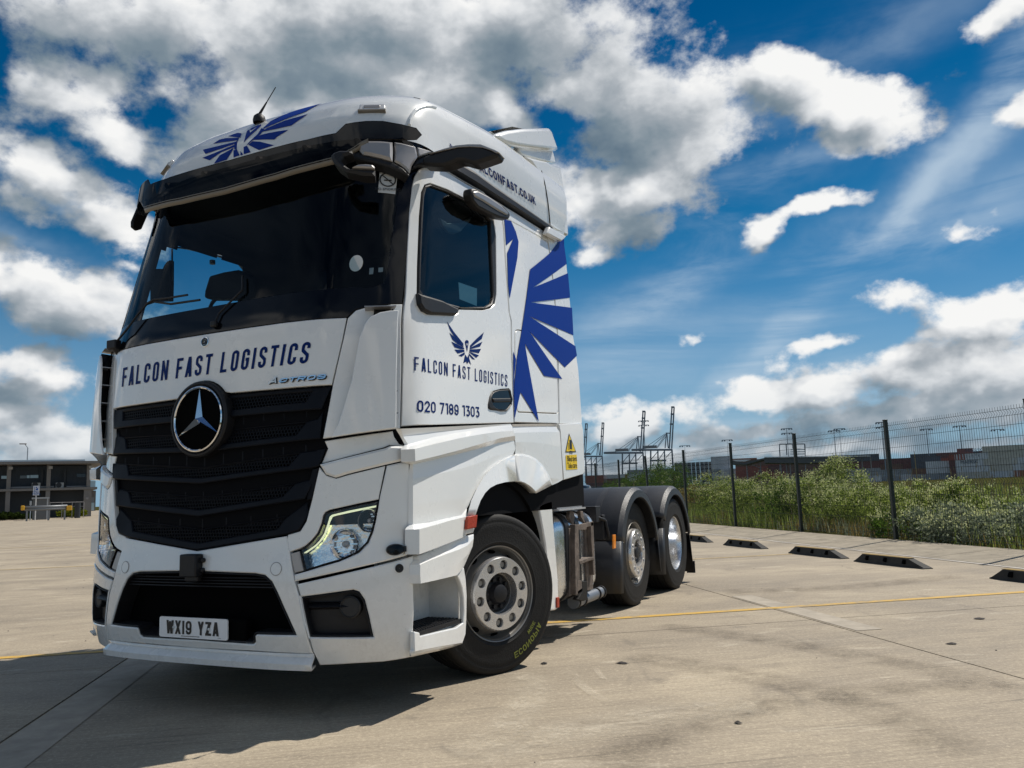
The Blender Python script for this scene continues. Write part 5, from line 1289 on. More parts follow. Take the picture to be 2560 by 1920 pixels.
slab('inner_display', INTER, [onx('D', p, 1.08) for p in [(290, 460), (302, 428), (332, 410), (382, 415), (442, 450), (468, 492), (450, 530), (402, 578), (370, 592), (332, 586), (302, 545), (283, 495)]], .06, truck, .02)
slab('inner_display', BLACKP, [onx('D', p, 1.095) for p in [(290, 505), (330, 535), (400, 530), (455, 500), (466, 496), (400, 578), (370, 590), (334, 584), (305, 545)]], .02, truck, .006)
stc = SB('H', [(592, 1066), (806, 1080), (778, 1326), (572, 1304)], -.012)
panel('no_smoking_sticker', STICK, stc, truck, off=-.007, thick=.001, bev=.0003, step=.03)
cs = SB('H', [(688, 1158)], -.012)[0]; cen = shell(cs[0], cs[1], -.0045); nn = (shell(cs[0], cs[1], .05)-shell(cs[0], cs[1], 0)).normalized(); Mst = disc_M(cen, nn)
mb = MB(); mb.lathe([(.001, .050), (.001, .042)], (0, 0, 0), 'z', 28); mb.box((0, 0, .001), (.006, .09, .0006), M=Matrix.Rotation(rad(45), 3, 'Z')); mb.box((.0, -.004, .0008), (.045, .008, .0006)); bake(mb, Mst).build('sticker_symbol', BLACKT, truck, smooth=False)
bake(MB(), Mst)
font_text('sticker_lettering', 'NO SMOKING', BLACKT, truck, Mst @ Matrix.Translation((0, -.068, .001)), size=.024, scale=(1, 1, 1))
s, b = sb(zp('C', (1350, 1013)), -.012); bake(MB().lathe([(0, .048), (.001, .0475), (.001, .001)], (0, 0, 0), 'z', 28), disc_M(shell(s, b, -.013), nrm)).build('licence_disc', STICK, truck)
for q in ([(1422, 1036), (1450, 1034), (1446, 1074), (1419, 1076)], [(1471, 1035), (1502, 1033), (1500, 1062), (1470, 1064)]):
    panel('windscreen_sticker', mat('sticker_grey', (.25, .27, .28), .5), SB('C', q, -.012), truck, off=-.014, thick=.001, bev=.0003, step=.03)
panel('window_sticker', mat('sticker_clear', (.10, .15, .17), .2), SB('D', [(388, 838), (486, 872), (485, 966), (394, 930)], -.012), truck, off=-.016, thick=.001, bev=.0003, step=.05)
# wipers
Xw = lambda pts, h: [shell(*sb(zp('X', p), h), h) for p in pts]
w1 = Xw([(215, 1260), (360, 1090), (500, 900), (620, 760), (700, 715), (850, 700), (1100, 660)], .03)
mb = MB().path(w1, .007, 8); w2 = Xw([(620, 770), (700, 742), (900, 770), (1250, 720)], .02); mb.path(w2, .007, 6)
wr = mb.build('wiper', BLACKP, truck); p0 = w1[0]
MB().box(p0, (.085, .05, .06)).tube(p0, p0+Vector((.02, .05, -.06)), .03, 12).build('wiper_pivot', BLACKP, wr, bevel=.015)
w1 = Xw([(1420, 1010), (1480, 880), (1620, 740), (1760, 600), (1760, 430)], .012); wr = MB().path(w1, .006, 8).build('wiper', BLACKP, truck); MB().box(w1[0], (.045, .03, .04)).build('wiper_pivot', BLACKP, wr, bevel=.01)

# the truck's parts were authored in world space: compensate for the empty's own place
for o in list(bpy.data.objects):
    if o.parent == truck: o.matrix_parent_inverse = Matrix.Translation(truck.location).inverted()

# ================================================================== GROUND
GA = rad(35.85); GC, GS = math.cos(GA), math.sin(GA)
def G2(u, v, z=0): return Vector((GC*u-GS*v, GS*u+GC*v, z))
def ground_mat():
    m = bpy.data.materials.new('concrete'); m.use_nodes = True; T = NT(m.node_tree); b = m.node_tree.nodes['Principled BSDF']
    tc = T.n('ShaderNodeTexCoord').outputs['Object']
    mp = T.n('ShaderNodeMapping', vector_type='POINT', ins={0: tc}); mp.inputs[2].default_value = (0, 0, -GA)
    P = mp.outputs[0]
    def st(x, y): return T.n('ShaderNodeVectorMath', operation='MULTIPLY', ins={0: P, 1: (x, y, 1)}).outputs[0]
    br = T.noise(st(.9, 26), 2.2, 7, .68)          # brushed lines along the bays
    br2 = T.noise(st(.35, 60), 3.0, 4, .7)
    blot = T.noise(st(.55, 1), .9, 7, .62, .4); big = T.noise(P, .16, 4, .5)
    spot = T.noise(P, 34, 3, .6); mid = T.noise(st(.5, 1.6), 3.2, 6, .6, .6)
    c = T.ramp(blot, [(.30, (.215, .175, .125)), (.5, (.385, .318, .228)), (.70, (.57, .48, .345))])
    c = T.mix(T.n('ShaderNodeMapRange', ins={0: br, 1: .35, 2: .68}).outputs[0], T.mix(.42, c, (.12, .10, .075)), c)
    c = T.mix(T.m('MULTIPLY', T.n('ShaderNodeMapRange', ins={0: br2, 1: .54, 2: .70}).outputs[0], .55), c, (.13, .112, .09))
    c = T.mix(T.m('MULTIPLY', T.n('ShaderNodeMapRange', interpolation_type='SMOOTHSTEP', ins={0: mid, 1: .52, 2: .70}).outputs[0], .45), c, (.175, .145, .110))
    c = T.mix(T.m('MULTIPLY', T.n('ShaderNodeMapRange', interpolation_type='SMOOTHSTEP', ins={0: mid, 1: .42, 2: .25}).outputs[0], .62), c, (.66, .58, .45))
    c = T.mix(.18, c, T.ramp(big, [(.35, (.26, .235, .19)), (.65, (.36, .31, .24))]))
    c = T.mix(T.m('MULTIPLY', T.n('ShaderNodeMapRange', ins={0: spot, 1: .70, 2: .78}).outputs[0], .5), c, (.09, .08, .07))
    # hairlines left by the float and saw, fine speckle
    hl_ = T.noise(st(.045, 5.5), 1.6, 2, .5); hv = T.m('ABSOLUTE', T.m('SUBTRACT', hl_, .5))
    c = T.mix(T.m('MULTIPLY', T.n('ShaderNodeMapRange', ins={0: hv, 1: .004, 2: .0}).outputs[0], .55), c, (.09, .078, .06))
    gr_ = T.noise(P, 150, 2, .7); c = T.mix(T.m('MULTIPLY', T.n('ShaderNodeMapRange', ins={0: gr_, 1: .48, 2: .72}).outputs[0], .50), c, (.14, .112, .08)); gr2 = T.noise(P, 46, 3, .75); c = T.mix(T.m('MULTIPLY', T.n('ShaderNodeMapRange', ins={0: gr2, 1: .50, 2: .72}).outputs[0], .45), c, (.16, .13, .095)); c = T.mix(T.m('MULTIPLY', T.n('ShaderNodeMapRange', ins={0: gr2, 1: .46, 2: .28}).outputs[0], .45), c, (.68, .58, .42))
    br3 = T.noise(st(1.6, 70), 3.0, 5, .75); c = T.mix(T.m('MULTIPLY', T.n('ShaderNodeMapRange', ins={0: br3, 1: .50, 2: .70}).outputs[0], .35), c, (.62, .54, .41))
    scuff = T.noise(st(1.2, .5), 1.7, 5, .6, 1.2); c = T.mix(T.m('MULTIPLY', T.n('ShaderNodeMapRange', interpolation_type='SMOOTHSTEP', ins={0: scuff, 1: .60, 2: .74}).outputs[0], .40), c, (.13, .112, .09))
    # tyre scuffs and oil spots
    vo = T.n('ShaderNodeTexVoronoi', feature='DISTANCE_TO_EDGE' if False else 'F1', ins={'Vector': st(.8, 1.3), 'Scale': .62, 'Randomness': 1}).outputs[0]
    c = T.mix(T.m('MULTIPLY', T.n('ShaderNodeMapRange', interpolation_type='SMOOTHSTEP', ins={0: vo, 1: .05, 2: .02}).outputs[0], .3), c, (.07, .062, .055))
    T.link(c, b.inputs['Base Color'])
    T.link(T.n('ShaderNodeMapRange', ins={0: blot, 1: .3, 2: .7, 3: .72, 4: .92}).outputs[0], b.inputs['Roughness'])
    h = T.m('ADD', T.m('MULTIPLY', br, .7), T.m('MULTIPLY', spot, .5))
    T.link(T.n('ShaderNodeBump', ins={'Strength': .6, 'Distance': .006, 'Height': h}).outputs[0], b.inputs['Normal'])
    return m
CONC = ground_mat()
JU = [-.85-5.42*2, -.85-5.42, -.85, 4.57, 4.57+4.2]; JV0 = 1.49; JVS = 5.4
yard = MB(); w = .007
us = [-60, -40, -27] + [-.85-5.42*k for k in (3, 2, 1, 0)] + [4.57, 8.79]; vs = [-24+5.4*0]+[JV0+JVS*k for k in range(-4, 14)]+[100, 140, 190, 260]
n = 0
us2 = [-260, -180, -120, -85]+us
for i in range(len(us2)-1):
    for j in range(len(vs)-1):
        a0, a1, b0, b1 = us2[i]+w, us2[i+1]-w, vs[j]+w*.8, vs[j+1]-w*.8
        s = MB(); s.v = []; q = [G2(a0, b0), G2(a1, b0), G2(a1, b1), G2(a0, b1)]
        near = max(abs(a0), abs(b0)) < 40
        o = mk('slab', [*q, *[p+Vector((0, 0, -.06)) for p in q]], [(0, 1, 2, 3), (0, 4, 5, 1), (1, 5, 6, 2), (2, 6, 7, 3), (3, 7, 4, 0)], CONC, None, smooth=False)
        if n == 0: yard_root = bpy.data.objects.new('ground', None); COL.objects.link(yard_root); yard_root['kind'] = 'structure'
        o.parent = yard_root; n += 1
# joint filler just below the slab surface, land out to the horizon below it
JOINT = mat('joint_sealant', (.035, .032, .030), .8)
q = [G2(-262, -26), G2(8.80, -26), G2(8.80, 262), G2(-262, 262)]; o = mk('joint_filler', [p+Vector((0, 0, -.016)) for p in q], [(0, 1, 2, 3)], JOINT, yard_root, smooth=False)
def land_mat():
    m = bpy.data.materials.new('rough_grassland'); m.use_nodes = True; T = NT(m.node_tree); b = m.node_tree.nodes['Principled BSDF']; b.inputs['Roughness'].default_value = 1; b.inputs['Specular IOR Level'].default_value = 0
    tc = T.n('ShaderNodeTexCoord').outputs['Object']; f = T.noise(tc, .12, 8, .68); g = T.noise(tc, 3.5, 6, .7)
    c = T.ramp(f, [(.3, (.030, .034, .010)), (.5, (.050, .046, .016)), (.7, (.075, .060, .024))]); c = T.mix(T.n('ShaderNodeMapRange', ins={0: g, 1: .35, 2: .65, 4: .55}).outputs[0], c, (.05, .062, .022))
    T.link(c, b.inputs['Base Color']); T.link(T.n('ShaderNodeBump', ins={'Strength': .8, 'Distance': .15, 'Height': g}).outputs[0], b.inputs['Normal']); return m
LAND = land_mat()
s = 6000; o = mk('land', [(-s, -s, -.09), (s, -s, -.09), (s, s, -.09), (-s, s, -.09)], [(0, 1, 2, 3)], LAND, None, smooth=False); tag(o, kind='structure')
# fence apron: a shallow concrete ramp with a pale kerb line, then rough ground
APR = mat('apron_concrete', (.33, .285, .215), .9, var=.25, vscale=3, bump=.4, bscale=30)
va, vb_ = -20, 60
for k in range(25):
    v0 = va+k*3.21; q = [G2(8.80, v0+.006, .004), G2(10.04, v0+.006, .075), G2(10.04, v0+3.204, .075), G2(8.80, v0+3.204, .004)]
    o = mk('apron_slab', [*q, *[p+Vector((0, 0, -.12)) for p in q]], [(0, 1, 2, 3), (0, 4, 5, 1), (1, 5, 6, 2), (2, 6, 7, 3), (3, 7, 4, 0)], APR, None, smooth=False)
    if k == 0: ap_root = bpy.data.objects.new('apron', None); COL.objects.link(ap_root); ap_root['kind'] = 'structure'
    o.parent = ap_root
o = mk('kerb_line', [G2(8.70, va, .006), G2(8.78, va, .006), G2(8.78, vb_, .006), G2(8.70, vb_, .006)], [(0, 1, 2, 3)], mat('pale_kerb', (.50, .46, .40), .85, var=.3, vscale=2), None, smooth=False); tag(o, kind='structure')
# verge with lumps
nu, nv = 60, 150; vv = []
def verge_z(u, v): return .03+.10*math.sin(u*1.1+v*.3)*math.sin(v*.7)+.05*math.sin(u*3.1)*math.sin(v*2.3)+min(.25, .02*(u-10))
for i in range(nu+1):
    for j in range(nv+1): u = 10.05+i*.5; v = -18+j*.6; vv.append(G2(u, v, verge_z(u, v) if i else .05))
o = mk('verge', vv, [(i*(nv+1)+j, (i+1)*(nv+1)+j, (i+1)*(nv+1)+j+1, i*(nv+1)+j+1) for i in range(nu) for j in range(nv)], LAND, None); tag(o, kind='structure')
# painted bay lines
def line_mat():
    m = bpy.data.materials.new('yellow_road_paint'); m.use_nodes = True; T = NT(m.node_tree); b = m.node_tree.nodes['Principled BSDF']; b.inputs['Roughness'].default_value = .7
    tc = T.n('ShaderNodeTexCoord').outputs['Object']; f = T.noise(tc, 9, 7, .7); wear = T.noise(tc, .8, 3, .5)
    k = T.m('ADD', T.m('MULTIPLY', f, .75), T.m('MULTIPLY', wear, .25))
    T.link(T.ramp(k, [(.40, (.33, .25, .14)), (.50, (.52, .33, .075)), (.64, (.60, .36, .05))]), b.inputs['Base Color']); return m
YP = line_mat(); YPF = mat('faded_yellow_paint', (.42, .31, .15), .8, var=.3, vscale=6)
for vq, u0, u1, m_, w_ in ((2.19, -40, 7.9, YP, .048), (2.19+5.1, 3.6, 7.9, YPF, .045), (2.19+10.2, -30, 7.6, YPF, .05), (22, -40, 7.6, YPF, .05), (36, -80, 0, YPF, .05)):
    k = 40; v = []; f = []
    for i in range(k+1):
        u = u0+(u1-u0)*i/k; v += [G2(u, vq-w_, .004), G2(u, vq+w_, .004)]
    o = mk('bay_line', v, [(2*i, 2*i+2, 2*i+3, 2*i+1) for i in range(k)], m_, None, smooth=False); tag(o, kind='structure')
# pale patched strips beside the joints
PT = mat('concrete_patch', (.36, .315, .25), .85, var=.22, vscale=5)
for (u0, u1, v0, v1, h) in ((-.83, -.56, -6.0, 6.0, .003), (4.60, 4.82, .9, 3.1, .003)):
    o = mk('joint_patch', [G2(u0, v0, h), G2(u1, v0, h), G2(u1, v1, h), G2(u0, v1, h)], [(0, 1, 2, 3)], PT, None, smooth=False); tag(o, kind='structure')

# faint tyre marks and pale scrapes: thin films of rubber and dust
def film(name, col, a):
    m = bpy.data.materials.new(name); m.use_nodes = True; T = NT(m.node_tree); m.node_tree.nodes.clear()
    tc = T.n('ShaderNodeTexCoord').outputs['Object']; f = T.noise(tc, 5, 6, .7); g = T.noise(tc, 60, 2, .6)
    k = T.m('MULTIPLY', T.n('ShaderNodeMapRange', ins={0: f, 1: .35, 2: .7, 3: 0, 4: a}).outputs[0], T.n('ShaderNodeMapRange', ins={0: g, 1: .35, 2: .6, 3: .4, 4: 1}).outputs[0])
    k = T.m('MULTIPLY', k, T.n('ShaderNodeAttribute', attribute_name='wear').outputs['Fac'])
    d = T.n('ShaderNodeBsdfDiffuse', ins={0: (*col, 1)}); t = T.n('ShaderNodeBsdfTransparent'); mx = T.n('ShaderNodeMixShader', ins={0: k, 1: t.outputs[0], 2: d.outputs[0]}); o = T.n('ShaderNodeOutputMaterial'); T.link(mx.outputs[0], o.inputs[0]); return m
TM = film('tyre_mark_rubber', (.06, .052, .045), .34); SM = film('scrape_dust', (.75, .68, .55), .42)
def arc_mark(pix, wd, m_):
    P_ = [on_plane(q, (0, 0, 0), (0, 0, 1)) for q in pix]; pts = []
    for i in range(len(P_)-1):
        p0, p1, p2, p3 = P_[max(0, i-1)], P_[i], P_[i+1], P_[min(len(P_)-1, i+2)]
        for k in range(8): t = k/8; pts.append(.5*((2*p1)+(p2-p0)*t+(2*p0-5*p1+4*p2-p3)*t*t+(3*p1-p0-3*p2+p3)*t**3))
    pts.append(P_[-1]); v = []; at = []; N = len(pts)
    for i, p in enumerate(pts):
        d = (pts[min(i+1, N-1)]-pts[max(i-1, 0)]).normalized(); s_ = Vector((-d.y, d.x, 0))*wd*.5; e = min(1, 4*math.sin(math.pi*i/(N-1)))
        for k, w_ in ((-1, 0), (-.45, 1), (.45, 1), (1, 0)): v.append(p+s_*k+Vector((0, 0, .0065))); at.append(w_*e)
    o = mk('tyre_mark' if m_ is TM else 'scrape_mark', v, [(4*i+j, 4*i+4+j, 4*i+5+j, 4*i+1+j) for i in range(N-1) for j in range(3)], m_, None, smooth=False)
    A = o.data.attributes.new('wear', 'FLOAT', 'POINT'); A.data.foreach_set('value', at); tag(o, kind='structure')
arc_mark([(1500, 1920), (1640, 1850), (1850, 1780), (2150, 1730), (2560, 1710)], .34, TM)
arc_mark([(1560, 1640), (1750, 1668), (2000, 1720), (2250, 1800), (2420, 1900)], .40, TM); arc_mark([(1620, 1560), (1900, 1600), (2200, 1650), (2560, 1730)], .36, TM)
arc_mark([(1230, 1860), (1290, 1800), (1325, 1740), (1320, 1690)], .30, SM); arc_mark([(1425, 1680), (1450, 1710), (1480, 1735), (1530, 1765)], .08, SM); arc_mark([(1490, 1672), (1500, 1690), (1512, 1700)], .05, SM)
arc_mark([(1150, 1900), (1350, 1850), (1600, 1800), (1900, 1765)], .45, SM); arc_mark([(1800, 1480), (2100, 1470), (2400, 1440)], .5, TM)

# small stones and dark crumbs lying about
mb = MB(); rs = random.Random(3)
for k in range(160):
    u = rs.uniform(-6, 9); v = rs.uniform(-3.5, 16) if rs.random() < .7 else rs.uniform(-3.5, 6); r = rs.choice((.003, .004, .005, .008)); p = G2(u, v, r*.4)
    mb.add([p+Vector((r*math.cos(a)*rs.uniform(.7, 1.3), r*math.sin(a)*rs.uniform(.7, 1.3), -r*.4)) for a in (0, 1.3, 2.6, 3.9, 5.2)]+[p+Vector((0, 0, r*.5))], [(i, (i+1) % 5, 5) for i in range(5)])
tag(mb.build('grit', mat('grit_dark', (.06, .055, .05), .9), None), 'scattered dark grit and crumbs lying on the concrete yard', 'grit', kind='stuff')
LEAFD = mat('debris', (.035, .03, .028), .9)
for k, (uv, s_, lab) in enumerate((((1360, 1660), .035, 'dark flattened scrap on the concrete right of the front tyre'), ((1555, 1659), .055, 'larger dark flattened scrap lying right of the front tyre, farther from it'), ((2380, 1611), .05, 'dark leathery scrap near the right edge below the yellow line'), ((1845, 1809), .03, 'low dark smudge of debris in the middle of the foreground concrete'), ((2448, 1548), .06, 'dark curled scrap on the sealed joint near the right edge'))):
    p = on_plane(uv, (0, 0, 0), (0, 0, 1)); mb = MB(); n = 9
    pts = [p+Vector((s_*rs.uniform(.5, 1)*math.cos(a*2*math.pi/n), s_*rs.uniform(.5, 1)*.6*math.sin(a*2*math.pi/n), rs.uniform(.003, .008))) for a in range(n)]
    mb.add(pts+[p+Vector((0, 0, .015))], [(i, (i+1) % n, n) for i in range(n)])
    tag(mb.build('ground_scrap', LEAFD, None), lab, 'debris', 'scraps lying on the yard')

# ================================================================== WHEEL STOPS
STOPM = mat('black_rubber_stop', (.030, .029, .026), .8, var=.35, vscale=9, bump=.4, bscale=40); YST = mat('worn_yellow_strip', (.24, .155, .03), .8, var=.5, vscale=14)
def wheel_stop():
    root = empty('wheel_stop'); L, Wd, H = 1.34, .16, .115; sec = [(-Wd/2, 0), (-Wd/2+.01, .025), (-.05, H), (.05, H), (Wd/2-.01, .025), (Wd/2, 0)]
    v = []; n = len(sec)
    for x, k in ((-L/2, 0), (-L/2+.16, 1), (L/2-.30, 1), (L/2, 0)):
        for y, z in sec: v.append((x, y if z < .05 or k else y*1.0, z if k else min(z, .012)))
    f = [(i*n+j, i*n+j+1, (i+1)*n+j+1, (i+1)*n+j) for i in range(3) for j in range(n-1)]+[tuple(range(n)), tuple(range(3*n, 4*n))]
    b = mk('stop_body', v, f, STOPM, root, smooth=False, bevel=.006)
    mb = MB()
    for x in (-.36, 0.0, .36): mb.box((x-.03, -.060, .066), (.05, .035, .055), M=Matrix.Rotation(rad(-28), 3, 'X'))
    mb.build('moulded_recess', DARK, root, smooth=False)
    MB().box((-.07, 0, H+.002), (.92, .085, .004)).build('yellow_strip', YST, root)
    return root
def copy_tree(o, parent=None):
    c = o.copy(); COL.objects.link(c); c.parent = parent
    for ch in [k for k in kids_of.get(o, ())]: copy_tree(ch, c)
    return c
def kids_index():
    d = {}
    for o in bpy.data.objects:
        if o.parent: d.setdefault(o.parent, []).append(o)
    return d
ws0 = wheel_stop(); kids_of = kids_index()
SL = ['wheel stop half hidden behind the rear mudguard of the truck', 'wheel stop second from the truck, with a worn yellow top', 'middle wheel stop of the five, below the fence post by the canopy', 'wheel stop second from the right edge, the largest whole one', 'wheel stop cut off by the right edge of the picture']
for k, (x, y) in enumerate(((-.45, 13.55), (.86, 11.90), (2.28, 10.05), (3.34, 8.66), (4.85, 6.68))):
    o = ws0 if k == 0 else copy_tree(ws0); o.location = (x, y, 0); o.rotation_euler = (0, 0, rad(-50-180+180))
    tag(o, 'black rubber '+SL[k], 'wheel stop', 'rubber wheel stops before the fence')

# ================================================================== FENCE
FM = mat('fence_dark_green', (.018, .026, .022), .5)
fence = empty('mesh_fence', G2(10.08, 8.22, 0), 0, 'dark welded mesh fence with square posts along the right side of the yard', 'fence')
pu = 10.08; H = 2.1; post0 = None; pan0 = None
def fence_panel():
    mb = MB(); L = 3.21; n = 62; zs = [.07, .30, .98, 1.06, 1.70, 1.96, 2.04]; r = .0026
    def off(z):
        for c in (1.02, 2.0, .185):
            if abs(z-c) < .045: return -.035*(1-abs(z-c)/.045)
        return 0
    prof = [(.04, 0), (.14, 0), (.185, -.03), (.23, 0), (.975, 0), (1.02, -.035), (1.065, 0), (1.955, 0), (2.0, -.035), (2.045, 0), (2.10, 0)]
    for i in range(n):
        x = .03+i*(L-.06)/(n-1)
        v = []; 
        for z, d in prof: v += [(x-r, d, z), (x+r, d, z), (x, d+r*1.6, z)]
        mb.add(v, [(3*q+a, 3*q+(a+1) % 3, 3*q+3+(a+1) % 3, 3*q+3+a) for q in range(len(prof)-1) for a in range(3)])
    for z in (.10, .145, .225, .42, .62, .82, .975, 1.065, 1.25, 1.45, 1.65, 1.82, 1.955, 2.045): mb.box((L/2, -.006, z), (L-.04, .0055, .0055))
    return mb.build('mesh_panel', FM, None, smooth=False)
pan0 = fence_panel(); post0 = MB().box((0, 0, 1.06), (.062, .062, 2.12)).box((0, 0, 2.13), (.068, .068, .02)).build('fence_post', FM, None, bevel=.006)
ang = GA+math.pi/2
for k in range(-3, 11):
    p = post0 if k == -3 else post0.copy()
    if k > -3: COL.objects.link(p)
    p.parent = fence; p.matrix_parent_inverse = Matrix.Translation(fence.location).inverted(); p.location = G2(pu, 8.22+3.21*k, .05); p.rotation_euler = (0, rad(5) if k == 4 else 0, ang)
    q = pan0 if k == -3 else pan0.copy()
    if k > -3: COL.objects.link(q)
    q.parent = fence; q.matrix_parent_inverse = Matrix.Translation(fence.location).inverted(); q.location = G2(pu, 8.22+3.21*k, .03); q.rotation_euler = (0, 0, ang)

# ================================================================== VEGETATION
def leaf_mat(name, c0, c1, tr=.35):
    m = bpy.data.materials.new(name); m.use_nodes = True; T = NT(m.node_tree); m.node_tree.nodes.clear()
    oi = T.n('ShaderNodeNewGeometry').outputs['Random Per Island']
    c = T.ramp(oi, [(0, c0), (1, c1)])
    d = T.n('ShaderNodeBsdfDiffuse', ins={0: c}); t = T.n('ShaderNodeBsdfTranslucent', ins={0: c}); mx = T.n('ShaderNodeMixShader', ins={0: tr, 1: d.outputs[0], 2: t.outputs[0]}); o = T.n('ShaderNodeOutputMaterial')
    T.link(mx.outputs[0], o.inputs[0]); return m
L_MID = leaf_mat('leaf_mid', (.085, .130, .018), (.33, .40, .10), .5); L_DK = leaf_mat('leaf_dark', (.040, .085, .012), (.11, .18, .03), .5); L_PALE = leaf_mat('leaf_pale', (.36, .40, .16), (.64, .66, .36), .5); L_DRY = leaf_mat('leaf_dry', (.15, .11, .035), (.30, .23, .08), .5); L_SIL = leaf_mat('leaf_silver', (.11, .14, .08), (.30, .34, .24), .5)
STEM = mat('plant_stem', (.07, .075, .03), .9)
def leaf(mb_v, mb_f, p, sz, rg, up=.3):
    a = rg.uniform(0, 6.28); t = rg.uniform(-.9, .9)+up; d = Vector((math.cos(a)*math.cos(t), math.sin(a)*math.cos(t), math.sin(t))); s = d.cross(Vector((rg.uniform(-1, 1), rg.uniform(-1, 1), rg.uniform(-.4, 1)))).normalized()
    n = len(mb_v); mb_v += [p, p+d*sz*.5+s*sz*.26, p+d*sz, p+d*sz*.5-s*sz*.26]; mb_f.append((n, n+1, n+2, n+3))
def bush(name, label, cat, pos, R, Ht, nclump, m, flower=0, leafsz=.07, seed=0, group=None, mf=None):
    rg = random.Random(seed); root = empty(name, pos, 0, label, cat, group); v = []; f = []; fv = []; ff_ = []; st = MB()
    for k in range(nclump):
        a = rg.uniform(0, 6.28); rr = R*math.sqrt(rg.random()); h = Ht*(.25+.75*rg.random())*(1-.45*(rr/R)**2)
        c = Vector((rr*math.cos(a), rr*math.sin(a), h)); cr = rg.uniform(.12, .26)*max(.6, Ht/1.6)
        for i in range(int(rg.uniform(26, 46))):
            q = Vector((rg.gauss(0, 1), rg.gauss(0, 1), rg.gauss(0, .8))); q = q.normalized()*cr*rg.random()**.35
            leaf(v, f, c+q, leafsz*rg.uniform(.6, 1.3), rg)
        if k % 3 == 0: st.tube((c.x*.35, c.y*.35, 0), c, .012, 4, .004)
        if flower and rg.random() < flower and h > Ht*.42:
            for i in range(26):
                q = c+Vector((rg.gauss(0, .09), rg.gauss(0, .09), cr*.8+rg.gauss(0, .05))); leaf(fv, ff_, q, leafsz*.7, rg, .8)
    mk('crown', v, f, m, root, smooth=False)['kind'] = 'stuff'; st.build('trunk', STEM, root)
    if fv: mk('flower_heads', fv, ff_, mf or L_PALE, root, smooth=False)['kind'] = 'stuff'
    return root
BL = [ # column in the survey, distance across the fence line, crown top in the survey, radius, clumps, leaves, share of flower heads
 (1560, 19.0, 1190, 1.7, 110, L_DK, 0, 'rounded dark green bush nearest the cab, behind the leaning post'),
 (1668, 19.5, 1148, 1.9, 190, L_DK, .1, 'tall pointed dark green bush above the rear mudguards'),
 (1612, 17.5, 1172, 1.8, 130, L_DK, .1, 'broad dark green bush between the leaning post and the pointed bush'),
 (1480, 15.0, 1222, 1.5, 60, L_PALE, .2, 'low straw coloured scrub close behind the cab'),
 (1722, 12.6, 1212, 1.2, 80, L_DRY, .1, 'brown withered bush just behind the last mudguard'),
 (1752, 15.5, 1204, 1.4, 70, L_DRY, .1, 'brown dry scrub farther back beside the last mudguard'),
 (1800, 12.8, 1178, 1.0, 95, L_MID, .9, 'bright bush with feathery heads left of the third fence post'),
 (1862, 11.6, 1196, 1.1, 80, L_MID, .5, 'green bush just right of the third fence post'),
 (1862, 13.6, 1188, .9, 50, L_MID, .9, 'pale headed bush farther back, right of the third fence post'),
 (1930, 12.0, 1182, .9, 80, L_MID, .9, 'leafy pale tipped bush in the middle of the second panel'),
 (1968, 11.4, 1200, .9, 70, L_DK, .5, 'darker bush left of the second whole fence post'),
 (2040, 11.8, 1180, .9, 80, L_MID, .9, 'pale tipped bush right of the second whole fence post'),
 (2068, 12.9, 1163, .6, 60, L_MID, .9, 'taller feathery bush beneath the gantry boards'),
 (2108, 13.4, 1142, .7, 95, L_MID, .95, 'tallest pale tipped bush, reaching over the canopy roof'),
 (2150, 11.5, 1196, 1.0, 75, L_MID, .8, 'bushy weeds with pale heads left of the nearest whole post'),
 (2200, 12.6, 1200, .9, 55, L_MID, .7, 'low green bush behind the nearest whole fence post'),
 (2300, 11.6, 1192, .8, 60, L_MID, .9, 'weed clump with pale heads below the low white containers'),
 (2290, 10.9, 1262, .8, 46, L_DK, .5, 'dark green clump right of the nearest post foot'),
 (2395, 11.8, 1194, .5, 40, L_MID, .95, 'pale headed weed clump below the lettered containers'),
 (2370, 10.8, 1250, .9, 60, L_SIL, .4, 'silvery green weed clump in the middle of the nearest panel'),
 (2470, 10.9, 1262, .9, 60, L_SIL, .4, 'silvery weed clump near the right edge of the picture'),
 (2540, 11.6, 1240, .8, 50, L_SIL, .5, 'silvery weed clump cut by the right edge of the picture'),
 (2480, 13.5, 1215, 1.1, 50, L_MID, .5, 'green clump farther back near the right edge'),
]
for k, (px_, u, yt, R_, n_, m_, fl, lab) in enumerate(BL):
    d = ray(px_, 1300); nu_ = Vector((GC, GS, 0)); t = (u-CAM.dot(nu_))/d.dot(nu_); p = CAM+d*t; dist = (p-CAM).dot(CF)
    top = on_plane((px_, yt), p, Vector((CF.x, CF.y, 0)).normalized()).z
    bush('bush', lab, 'bush', (p.x, p.y, 0), R_, max(.4, (top-.10)*1.04), int(n_*1.35), m_, fl, .068 if u < 15 else .095, seed=k+11, group='bushes beyond the fence')
